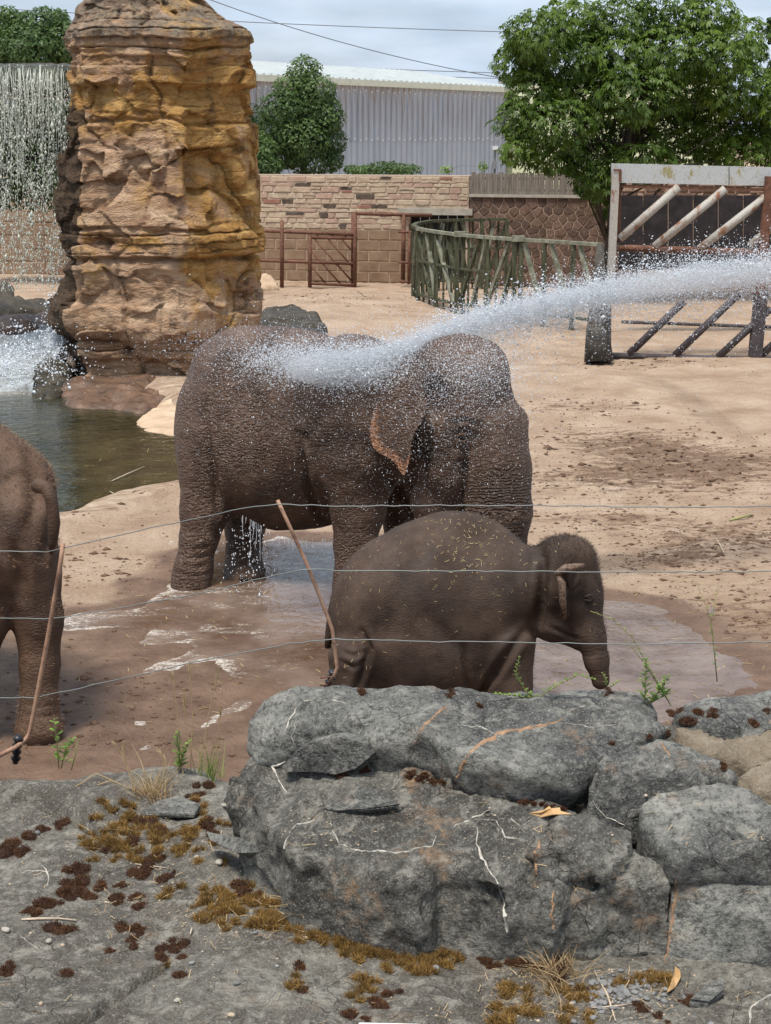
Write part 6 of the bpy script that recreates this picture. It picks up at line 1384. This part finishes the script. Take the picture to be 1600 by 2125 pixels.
stalks('dry_stem', [[(290, 1640), (250, 1560), (238, 1545)], [(300, 1650), (200, 1605), (95, 1672)], [(305, 1645), (230, 1620), (170, 1640)], [(330, 1640), (345, 1580), (330, 1560)], [(280, 1640), (262, 1590), (255, 1545)]], 'bent dry stems leaning out of the straw coloured tuft', GRASS_DRY, .0016)
def weed(name, px, py, stems, label, leafL, leafW, mat, seed, n=16, curl=-.25):
    rr = random.Random(seed); c, _ = hit(px, py); root = thing(name, c, label, 'weed')
    for pts in stems:
        q = [c + np.array([rr.uniform(-.006, .006), 0, -.004])] + [P(a_, b_, c[1] + rr.uniform(-.01, .01)) for a_, b_ in pts]; m = MB(); m.tube(q, [.0014 - .0008 * k / len(q) for k in range(len(q))], 5); st = m.build('stem', STEM, root, True)
        ml = MB(); q = np.array(q); seg_ = np.linalg.norm(np.diff(q, axis=0), axis=1); cum = np.concatenate([[0], np.cumsum(seg_)])
        for k in range(n):
            t = cum[-1] * (0.12 + .88 * (k + rr.random()) / n); b = np.array([np.interp(t, cum, q[:, j]) for j in range(3)]); an = k * 2.4 + rr.uniform(-.4, .4); f = 1.1 - .6 * t / cum[-1]
            V = []; d = np.array([math.cos(an), math.sin(an), rr.uniform(.5, 1.0)]); d /= np.linalg.norm(d); s = np.cross(d, [0, 0, 1]); s /= np.linalg.norm(s) + 1e-9; L_ = leafL * f * rr.uniform(.7, 1.15)
            for kk, ww in enumerate((.15, .8, 1.0, .7, .05)):
                tt = kk / 4; p_ = b + d * L_ * tt + np.array([0, 0, curl * L_ * tt * tt]); V += [p_ - s * leafW * ww, p_ + np.array([0, 0, -.2 * leafW * ww]), p_ + s * leafW * ww]
            Fc = []
            for kk in range(4): b0 = 3 * kk; Fc += [(b0, b0 + 1, b0 + 4, b0 + 3), (b0 + 1, b0 + 2, b0 + 5, b0 + 4)]
            ml.add(V, Fc, rr.random())
        ml.build('leaves', mat, st, False, 'var')
    return root
weed('broadleaf_weed', 125, 1592, [[(118, 1540), (112, 1490)], [(135, 1560), (152, 1530)]], 'green weed with oval leaves beside the rusty rod insulator', .036, .0075, LEAF_WEED, 1, 14)
weed('lanceleaf_weed', 372, 1600, [[(370, 1550), (366, 1518)], [(382, 1560), (390, 1540)]], 'green weed with narrow leaves rising from the dry grass', .028, .0040, LEAF_WEED, 2, 30)
weed('lanceleaf_weed', 1340, 1462, [[(1340, 1420), (1341, 1365)], [(1372, 1430), (1388, 1402)], [(1385, 1440), (1360, 1425)]], 'green weed with narrow leaves growing from the brown litter on the back rocks', .028, .0042, LEAF_WEED, 3, 26)
weed('flowering_weed', 1395, 1462, [[(1350, 1390), (1310, 1320), (1270, 1285), (1225, 1268)], [(1340, 1380), (1300, 1330)]], 'yellowing seeding weed arching over the back rocks', .014, .0030, GRASS_GRN, 4, 44)
weed('thin_weed', 1487, 1412, [[(1480, 1330), (1470, 1270), (1448, 1218)], [(1476, 1290), (1490, 1215)]], 'tall thin weed with tiny leaves above the grey rock hump', .016, .0032, LEAF_WEED, 5, 22)
weed('creeping_weed', 1120, 1446, [[(1095, 1440), (1070, 1400), (1078, 1362)], [(1060, 1443), (1025, 1440)], [(1160, 1420), (1200, 1400), (1240, 1412)]], 'creeping green cleavers by the legs of the calf', .015, .0028, LEAF_WEED, 6, 34)
weed('creeping_weed', 1262, 1425, [[(1255, 1405), (1250, 1395)], [(1275, 1420), (1285, 1412)]], 'small green sprig below the tip of the calf trunk', .014, .0028, LEAF_WEED, 7, 16)
weed('broadleaf_weed', 150, 1596, [[(158, 1560), (162, 1535)]], 'dull purplish weed beside the oval leaved weed', .010, .0025, GRASS_GRN, 8, 14)
def pebble(px, py, rp, mat, label, grp, seed):
    c, nr = hit(px, py); s = np.linalg.norm(c - np.array([0, 0, CAMZ])) / F; R_ = rp * s; rr = np.random.default_rng(seed); bm = bmesh.new(); bmesh.ops.create_icosphere(bm, subdivisions=2, radius=1.0)
    V = np.array([v.co for v in bm.verts]); Fc = [[v.index for v in f.verts] for f in bm.faces]; bm.free(); V = V * (1 + .25 * perlin(V * 1.3 + seed * 3.7))[:, None] * np.array([1, .75, .5]) * R_; an = rr.uniform(0, 3); V = np.stack([V[:, 0] * math.cos(an) - V[:, 1] * math.sin(an), V[:, 0] * math.sin(an) + V[:, 1] * math.cos(an), V[:, 2]], 1)
    if label is None: return V + c + [0, 0, R_ * .3], Fc
    return tag(mesh_obj('pebble', V + c + [0, 0, R_ * .3], Fc, mat, None, True), label, 'pebble', grp)
gp = 'scattered pebbles on the slab'
for i, (a_, b_, rp, k) in enumerate(((78, 1730, 8, 0), (102, 1955, 9, 1), (368, 2078, 8, 1), (492, 2042, 8, 0), (480, 2109, 9, 2), (198, 1750, 7, 1), (455, 1792, 11, 1), (522, 1795, 6, 1), (408, 1780, 7, 1), (12, 1932, 10, 1), (634, 1947, 6, 2), (530, 1937, 6, 0), (398, 2000, 7, 0), (465, 1673, 8, 1), (575, 2006, 5, 0), (905, 2010, 9, 0), (1340, 1652 + 0, 5, 2), (1205, 1672, 11, 2), (1475, 2128, 9, 0), (1420, 2072, 7, 0), (1230, 2115, 9, 0), (1190, 2122, 8, 0))):
    pebble(a_, b_, rp, PEB[k], ('grey', 'whitish', 'tan')[k] + ' pebble lying loose on the rock terrace', ('grey', 'whitish', 'tan')[k] + ' loose pebbles', i)
m = MB(); rr = random.Random(4)
for k in range(150):
    V, Fc = pebble(rr.gauss(1275, 42), rr.gauss(2062, 16), rr.uniform(3.5, 9), None, None, None, 100 + k); m.add(V, Fc)
tag(m.build('gravel', PEB[0], None, True), 'patch of small grey gravel in front of the low rock', None, None, 'stuff')
def crumbs():
    r_ = np.random.default_rng(31); q = [(r_.uniform(-30, 1600), r_.uniform(1620, 2125)) for _ in range(520)] + [(r_.uniform(200, 700), r_.uniform(1680, 1960)) for _ in range(420)] + [(r_.uniform(1000, 1400), r_.uniform(2010, 2120)) for _ in range(260)]
    H_ = [hit(*z) for z in q]; H_ = [h for h in H_ if h[1][2] > .6 and h[0][2] > 2.32]; C = np.array([h[0] for h in H_]); n = len(C)
    oc = np.array([(1, 0, 0), (-1, 0, 0), (0, 1, 0), (0, -1, 0), (0, 0, 1), (0, 0, -1)], float); of = np.array([(0, 2, 4), (2, 1, 4), (1, 3, 4), (3, 0, 4), (2, 0, 5), (1, 2, 5), (3, 1, 5), (0, 3, 5)])
    V = C[:, None] + oc[None] * r_.uniform(.5, 1.3, (n, 6, 1)) * np.array([1, 1, .6]) * (.0020 * r_.lognormal(0, .5, n))[:, None, None]
    tag(mesh_obj('stone_crumbs', V.reshape(-1, 3), (np.arange(n)[:, None, None] * 6 + of[None]).reshape(-1, 3), PEB[2]), 'tiny stone crumbs scattered over the rock slab', None, None, 'stuff')
    k = r_.choice(n, 420); Vb, Fb, Ab = bits(C[k] + r_.normal(0, .01, (420, 3)) * [1, 1, 0], np.tile([0, 0, 1.0], (420, 1)) + r_.normal(0, .2, (420, 3)), .011, .0007, 4)
    tag(mesh_obj('dry_litter', Vb, Fb, GRASS_DRY, None, False, {'var': Ab}), 'dry grass litter strewn among the moss on the slab', None, None, 'stuff')
crumbs()
def twig(pts, w, label, mat=TWIG, cat='twig', up=.004):
    q = [hit(a_, b_) for a_, b_ in pts]; m = MB(); m.tube([c + n_ * up for c, n_ in q], [w * (.8 + .3 * math.sin(k * 2.1)) for k in range(len(q))], 6); tag(m.build('twig', mat, None, True), label, cat)
twig([(45, 1912), (80, 1910), (120, 1909), (158, 1914)], .0028, 'thick bleached twig lying beside brown moss on the slab'); twig([(280, 1796), (315, 1800), (345, 1804)], .0013, 'short forked bleached twig among the moss')
twig([(1235, 2020), (1262, 2070), (1278, 2122)], .0020, 'long bent dry stem lying across the gravel'); twig([(1228, 2095), (1280, 2092), (1312, 2086)], .0014, 'thin twig lying along the gravel'); twig([(395, 1945), (400, 1932)], .0015, 'tiny pale twig end stuck in the moss', up=.008)
def leaf(pts, label):
    q = [hit(a_, b_) for a_, b_ in pts]; c = np.mean([z[0] for z in q], 0); V = [z[0] + z[1] * (.004 + .006 * (i % 2)) for i, z in enumerate(q)] + [c + [0, 0, .012]]; m = len(q)
    o = mesh_obj('dead_leaf', V + [v - np.array([0, 0, .0012]) for v in V], [(i, (i + 1) % m, m) for i in range(m)] + [(m + 1 + (i + 1) % m, m + 1 + i, 2 * m + 1) for i in range(m)], DEADLEAF); tag(o, label, 'leaf')
leaf([(1100, 1690), (1125, 1688), (1140, 1676), (1148, 1690), (1160, 1678), (1162, 1690), (1185, 1692), (1150, 1697), (1125, 1697)], 'curled orange dead leaf on the veined rock'); leaf([(1382, 2064), (1392, 2045), (1398, 2022), (1402, 2012), (1412, 2018), (1412, 2038), (1402, 2052), (1388, 2068)], 'twisted pale dead leaf beside the gravel')
tg = [hit(a_, b_)[0] for a_, b_ in ((745, 2130), (872, 2133), (874, 2150), (742, 2150))]; mesh_ = np.array(tg) + [0, 0, .008]
tag(mesh_obj('plastic_strip', np.concatenate([mesh_, mesh_ - [0, 0, .006]]), [(0, 3, 2, 1), (4, 5, 6, 7), (0, 1, 5, 4), (1, 2, 6, 5), (2, 3, 7, 6), (3, 0, 4, 7)], WHITEP), 'white plastic strip lying on the rock slab', 'strip')

# ------------------------------------------------------------------ electric fence in front of the animals
fe = thing('electric_fence_rod', P(30, 1560, 4.25), 'bent coppery fence rod with black insulator beside the brown elephant', 'fence rod')
YR = 4.25
MB().tube([P(131, 1128, YR), P(124, 1180, YR), P(98, 1330, YR), P(70, 1480, YR), P(62, 1520, YR), P(52, 1536, YR), P(30, 1552, YR - .05), P(-10, 1572, YR - .12), P(-60, 1592, YR - .2)], [.0062] * 9, 8).build('rod', ROD, fe, True)
def insul(root, a, b, r_):
    A_, B_ = np.array(a), np.array(b); m = MB(); pts = [A_ + (B_ - A_) * t for t in np.linspace(0, 1, 13)]; m.tube(pts, [r_ * (1.0 if k % 3 == 1 else .6) for k in range(13)], 12); m.build('insulator', RUBBER, root, True)
insul(fe, P(38, 1528, YR - .02), P(32, 1582, YR + .02), .014)
f2 = thing('electric_fence_rod', P(690, 1425, 4.1), 'thin bent coppery fence rod with black insulator beside the calf', 'fence rod'); Y2 = 4.05
MB().tube([P(576, 1038, Y2), P(600, 1090, Y2), P(640, 1178, Y2), P(678, 1275, Y2), P(689, 1305, Y2), P(695, 1350, Y2), P(700, 1385, Y2), P(694, 1400, Y2), P(682, 1418, Y2)], [.0048] * 9, 8).build('rod', ROD, f2, True)
insul(f2, P(692, 1392, Y2 + .01), P(678, 1432, Y2 + .02), .013)
for yy in (1406, 1422): MB().tube([P(664, yy + 1, Y2), P(690, yy - 2, Y2)], .0022, 6).build('clamp_bolt', RUST, f2, True)
def wire(pts, label, r_=.0014):
    rr = random.Random(int(pts[0][1])); q = []; 
    arr = np.array(pts, float)
    for x_ in np.arange(arr[0, 0], arr[-1, 0] + 1, 24): q.append(P(x_, np.interp(x_, arr[:, 0], arr[:, 1]) + rr.uniform(-1.3, 1.3), np.interp(x_, arr[:, 0], arr[:, 2])))
    m = MB(); m.tube(q, r_, 6); tag(m.build('fence_wire', WIRE, None, True), label, 'wire', 'electric fence wires')
YA = 4.3
wire([(-120, 1141, YA), (0, 1143, YA), (90, 1146, YA), (130, 1138, YR), (240, 1112, 4.22), (375, 1082, 4.15), (470, 1062, 4.1), (520, 1052, 4.07), (577, 1047, Y2 - .01), (700, 1050, Y2), (900, 1049, Y2), (1150, 1050, Y2), (1420, 1052, Y2), (1720, 1050, Y2)], 'topmost fence wire running from rod to rod')
wire([(-120, 1281, YA), (0, 1282, YA), (105, 1285, YR), (200, 1270, 4.22), (440, 1226, 4.12), (560, 1196, 4.08), (640, 1180, Y2 - .01), (700, 1184, Y2), (1000, 1185, Y2), (1300, 1187, Y2), (1720, 1186, Y2)], 'second fence wire from the top')
wire([(-120, 1448, YA), (76, 1448, YR), (200, 1420, 4.22), (430, 1368, 4.12), (600, 1336, 4.07), (690, 1326, Y2 - .01), (900, 1332, Y2), (1100, 1333, Y2), (1300, 1337, Y2), (1720, 1330, Y2)], 'lowest fence wire above the rocks')
# ------------------------------------------------------------------ water in the air
OCT = np.array([(1, 0, 0), (-1, 0, 0), (0, 1, 0), (0, -1, 0), (0, 0, 1), (0, 0, -1)], float); OF = np.array([(0, 2, 4), (2, 1, 4), (1, 3, 4), (3, 0, 4), (2, 0, 5), (1, 2, 5), (3, 1, 5), (0, 3, 5)])
def drops(name, pos, rad, dirs, stretch, mat, label):
    n = len(pos); d = dirs / (np.linalg.norm(dirs, axis=1)[:, None] + 1e-9); a = np.cross(d, [0.31, 0.9, 0.2]); a /= np.linalg.norm(a, axis=1)[:, None] + 1e-9; b = np.cross(d, a)
    V = pos[:, None] + rad[:, None, None] * (OCT[None, :, :1] * a[:, None] + OCT[None, :, 1:2] * b[:, None] + OCT[None, :, 2:] * d[:, None] * stretch[:, None, None])
    Fc = (np.arange(n)[:, None, None] * 6 + OF[None]).reshape(-1, 3)
    return tag(mesh_obj(name, V.reshape(-1, 3), Fc, mat), label, None, None, 'stuff')
r = np.random.default_rng(99)
core = np.array([(1900, 505, 15.3), (1600, 560, 14.9), (1450, 575, 14.7), (1300, 600, 14.5), (1150, 632, 14.3), (1000, 668, 14.15), (900, 705, 14.05), (830, 740, 14.0), (760, 768, 14.0), (680, 775, 14.05)])
ck = np.concatenate([[0], np.cumsum(np.hypot(np.diff(core[:, 0]), np.diff(core[:, 1])))])
def on_core(t): return np.stack([np.interp(t * ck[-1], ck, core[:, j]) for j in range(3)], 1)
def emit(n, t0, t1, sy0, sy1, skew, sz, below=0.0):
    t = r.uniform(t0, t1, n); c = on_core(t); s = sy0 + (sy1 - sy0) * (t - t0) / (t1 - t0); off = r.normal(0, 1, n) * s
    off = np.where(off > 0, off * skew, off) + below * r.exponential(1, n); c[:, 1] += off; c[:, 0] += r.normal(0, 12, n); c[:, 2] += r.normal(0, 0.14, n)
    pos = np.array([P(*q) for q in c]); return pos, sz * r.lognormal(0, .45, n)
sets = [emit(9000, 0, 1, 38, 20, 1.15, .0034), emit(4000, 0.0, .9, 46, 32, 1.8, .0032)]
pos = np.concatenate([s[0] for s in sets]); rad = np.concatenate([s[1] for s in sets])
dv = np.array([-1.0, -0.15, -0.22]) + r.normal(0, .25, (len(pos), 3))
drops('water_spray', pos, rad, dv, r.uniform(1.0, 2.0, len(pos)), DROP, 'arc of white water spray hitting the back of the showered elephant')
TET = np.array([(1, 1, 1), (-1, -1, 1), (-1, 1, -1), (1, -1, -1)], float) * .75; TF = np.array([(0, 1, 3), (0, 2, 1), (0, 3, 2), (1, 2, 3)])
def mist(name, pos, rad, label):
    n = len(pos); rot = r.normal(size=(n, 3, 3)); rot = np.linalg.qr(rot)[0]
    V = pos[:, None] + rad[:, None, None] * np.einsum('vj,njk->nvk', TET, rot)
    return tag(mesh_obj(name, V.reshape(-1, 3), (np.arange(n)[:, None, None] * 4 + TF[None]).reshape(-1, 3), DROP), label, None, None, 'stuff')
sets = [emit(46000, 0, 1, 32, 22, 1.2, .0026), emit(36000, .5, 1, 17, 24, 1.1, .0025), emit(12000, 0.12, 1, 26, 18, 1.0, .0028), emit(9000, 0.0, .75, 34, 30, 1.2, .0026, 42)]
mist('spray_mist', np.concatenate([q[0] for q in sets]), np.concatenate([q[1] for q in sets]), 'fine mist inside the arc of water spray')
def cloud(n, cx, cy, sx, sy, Y, sY, sz, tri=1.0):
    c = np.stack([r.normal(cx, sx, n), r.normal(cy, sy, n), r.normal(Y, sY, n)], 1); return np.array([P(*q) for q in c]), sz * r.lognormal(0, .45, n)
sets = [cloud(17000, 690, 758, 78, 24, 14.0, .25, .0026), cloud(14000, 780, 770, 58, 30, 13.9, .2, .0026), cloud(4500, 590, 742, 60, 20, 14.2, .3, .0024), cloud(9000, 960, 800, 90, 75, 13.2, .25, .0019), cloud(5500, 985, 755, 70, 42, 13.1, .2, .0020), cloud(6000, 760, 850, 140, 60, 13.9, .3, .0017), cloud(3500, 560, 715, 120, 22, 14.6, .4, .0020), cloud(3000, 910, 960, 140, 110, 13.1, .3, .0017), cloud(2200, 470, 800, 80, 90, 14.0, .4, .0015), cloud(2500, 800, 690, 160, 32, 14.3, .4, .0020), cloud(600, 1150, 1000, 120, 200, 12.6, .4, .0016)]
pos = np.concatenate([s[0] for s in sets]); rad = np.concatenate([s[1] for s in sets])
mist('splash_drops', pos, rad * 1.15, 'fine splash droplets around the head and back of the showered elephant')
# soft mist hanging where the jet breaks up
VM = bpy.data.materials.new('water_mist'); VM.use_nodes = True; VM.node_tree.nodes.remove(VM.node_tree.nodes['Principled BSDF'])
_v = nd(VM.node_tree, 'ShaderNodeVolumePrincipled', {'Color': (0.95, 0.97, 1.0, 1), 'Density': 2.8, 'Anisotropy': 0.2}); VM.node_tree.links.new(_v.outputs[0], VM.node_tree.nodes['Material Output'].inputs['Volume'])
S = SDF(P(1500, 560, 14.7) * [0, 0, 0] + [-1.6, 13.2, 1.35], [3.6, 15.6, 3.3], 0.035)
cp_ = [P(*core[k]) for k in range(1, 10)]; S.chain(cp_, [.13, .13, .12, .12, .12, .12, .13, .15, .13], .08); S.ell(P(690, 765, 14.0), (.42, .28, .15), .1); S.ell(P(780, 772, 13.95), (.30, .25, .19), .1)
Vv_, Qv_ = S.mesh(2); tag(mesh_obj('mist_cloud', Vv_, Qv_, VM, None, True), 'soft white mist inside the jet of water', None, None, 'stuff')
# drops falling from the belly into the puddle
n = 230; c = np.stack([r.normal(515, 26, n), r.uniform(1090, 1235, n), r.normal(14.3, .2, n)], 1); pos = np.array([P(*q) for q in c])
drops('dripping_drops', pos, .0045 * r.lognormal(0, .4, n), np.tile([0, 0, -1.0], (n, 1)), r.uniform(1, 2.2, n), DROP, 'drops falling from the belly of the showered elephant into the puddle')

# ------------------------------------------------------------------ waterfall left of the pillar
YW = 29.6
lipx0, lipx1 = -180, 166
u = np.linspace(0, 1, 70); v = np.linspace(0, 1, 26); U, Vv = np.meshgrid(u, v, indexing='ij')
px = lipx0 + (lipx1 - lipx0) * U; ylip = 131 + 2 * U; an = Vv
Xw = np.array([[P(px[i, j], ylip[i, j], YW)[0] for j in range(26)] for i in range(70)]); ztop = P(80, 131, YW)[2]
q = np.stack([U * 9, Vv * 1.5, 0 * U], -1); fall = np.clip((Vv - .45) / .55, 0, 1)
Yw = YW + 1.2 * np.clip(.45 - Vv, 0, 1) / .45 - 0.30 * np.sqrt(np.clip(fall, 0, 1)) - .05 * fbm(q * [3, 1, 1], 3) * fall
Zw = ztop - 0.03 + 0.0 * U - .42 * fall ** 1.6 + 0.015 * fbm(q * 2, 2)
ii = np.arange(U.size).reshape(U.shape); qf = np.stack([ii[:-1, :-1], ii[1:, :-1], ii[1:, 1:], ii[:-1, 1:]], -1).reshape(-1, 4)
wf = thing('waterfall', P(0, 600, 29.2) * [1, 1, 0], 'waterfall pouring over the rock lip beside the pillar', 'waterfall')
mesh_obj('water_sheet', np.stack([Xw, Yw, Zw], -1).reshape(-1, 3), qf, SHEETW, wf, True)
m = MB(); rr = random.Random(8)
for k in range(250):
    x0 = rr.uniform(lipx0, lipx1 - 4); Ls = abs(rr.gauss(0, 1)) * 120 + 50; y0 = 137 + rr.uniform(-3, 8) ; n_ = 9; pts = []; w0_ = rr.choice((.003, .003, .004, .005, .009))
    ph = rr.uniform(0, 6)
    for i in range(n_):
        t = i / (n_ - 1); pts.append(P(x0 + 2.2 * math.sin(ph + t * 5) + rr.uniform(-.9, .9), y0 + Ls * t, YW - .09 - .45 * t ** .4 + rr.uniform(-.02, .02)))
    m.tube(pts, [w0_ * (0.5 + .6 * rr.random()) * (1 - .55 * i / n_) for i in range(n_)], 5)
st = m.build('water_strands', FALLW, wf, True); st['kind'] = 'stuff'
n = 30000; t = r.beta(1.25, 1.35, n); c = np.stack([r.uniform(lipx0, 162, n), 165 + 440 * t, r.normal(YW - .45, .12, n)], 1)
dens = 0.5 + 0.5 * perlin(np.stack([c[:, 0] / 14, c[:, 1] / 90, 0 * t], 1) ) * 1.6; keep = r.random(n) < np.clip(dens + .15, .1, 1) * np.clip(1 - (c[:, 0] - 120) / 60 * (c[:, 1] > 330), .15, 1); c = c[keep]; n = len(c)
pos = np.array([P(*q) for q in c]); drops_o = drops('water_drops', pos, .0062 * r.lognormal(0, .5, n), np.tile([0, 0, -1.0], (n, 1)) + r.normal(0, .1, (n, 3)), r.uniform(1.0, 3.2, n), FALLW, None)
drops_o.parent = wf; drops_o.location = drops_o.location - wf.location; drops_o['kind'] = 'stuff'
n = 5500; c = np.concatenate([np.stack([r.normal(118, 14, n // 3), 720 - r.exponential(38, n // 3), r.normal(28.9, .2, n // 3)], 1), np.stack([r.normal(50, 60, n - n // 3), r.normal(755, 35, n - n // 3), r.normal(28.0, .8, n - n // 3)], 1)]); pos = np.array([P(*q) for q in c]); pos = pos[pos[:, 2] > WL]; n = len(pos)
drops('falls_splash', pos, .009 * r.lognormal(0, .5, n), r.normal(size=(n, 3)), r.uniform(1, 1.6, n), DROP, 'white splash where the waterfall meets the ledges')
# rock lip and trough that carry the water
boulder('lip_rock', [down(hp((-200, 140, 29.75), (150, 141, 29.75), (168, 138, 29.9), (168, 132, 31.3), (-200, 131, 31.3)), P(0, 200, 29.8)[2])], DARKROCK, 'dark wet rock lip carrying the top of the waterfall', 0.04, 0.08, 0.04, 2.5, cat='rock')
# straw and debris on the sand
n = 900; pp_ = []; rs = random.Random(2)
while len(pp_) < n:
    a_ = rs.uniform(150, 1600); b_ = rs.uniform(780, 1500); g_ = G(a_, b_); pp_.append(g_)
pp_ = np.array(pp_); hh, *_ = ground_fields(pp_[:, :1], pp_[:, 1:2]); pp_[:, 2] = np.maximum(hh[:, 0], -.02)
Vb, Fb, Ab = bits(pp_, np.tile([0, 0, 1.0], (n, 1)) + r.normal(0, .1, (n, 3)), .035, .0028, 9); tag(mesh_obj('straw_litter', Vb, Fb, STRAW, None, False, {'var': Ab * .8}), 'scattered bits of straw lying on the sand', None, None, 'stuff')
n = 5200; pp_ = []
for a_, b_, rd_, w_ in DEBRIS:
    g_ = G(a_, b_); k = int(n * w_ * rd_ / 12); pp_.append(np.stack([r.normal(g_[0], rd_ * .75, k), r.normal(g_[1], rd_ * .6, k), np.zeros(k)], 1))
k = 2500; gg = np.array([G(rs.uniform(-50, 1650), rs.uniform(900, 1560)) for _ in range(k)]); pp_.append(gg)
pp_ = np.concatenate(pp_); hh, at_, sp_, sq_ = ground_fields(pp_[:, :1], pp_[:, 1:2]); pp_[:, 2] = hh[:, 0]; pp_ = pp_[(sq_[:, 0] > 0.1) & (sp_[:, 0] > .3)]; n = len(pp_)
Vc = pp_[:, None] + (OCT[None] * [1.2, 1, .55] * r.uniform(.6, 1.4, (n, 6, 1))) * (.011 * r.lognormal(0, .55, n))[:, None, None]; CLOD = simple('dark_clods', (0.06, 0.034, 0.022), (0.20, 0.118, 0.074), 12, 0.95, 0.004, rnd=False)
tag(mesh_obj('clods', Vc.reshape(-1, 3), (np.arange(n)[:, None, None] * 6 + OF[None]).reshape(-1, 3), CLOD), 'small dark clods and dung crumbs on the sand', None, None, 'stuff')
for i, (a_, b_, c_, d_, lab) in enumerate(((1515, 1080, 1562, 1068, 'brown stick lying on the sand behind the calf'), (1487, 1118, 1502, 1146, 'pale straw stalk standing out of the sand'), (232, 998, 300, 968, 'pale reed stalk floating on the pool'), (228, 1020, 252, 1034, 'short pale stalk floating near the pool edge'))):
    z_ = WL + .012 if 'pool' in lab else .02; tag(MB().tube([G(a_, b_, z_), G((a_ + c_) / 2, (b_ + d_) / 2 - .5, z_ + .01), G(c_, d_, z_ + (.06 if i == 1 else 0))], [.012, .013, .008] if i == 0 else [.006, .007, .004], 6).build('stalk', STEM if i == 0 else TWIG, None, True), lab, 'stick')
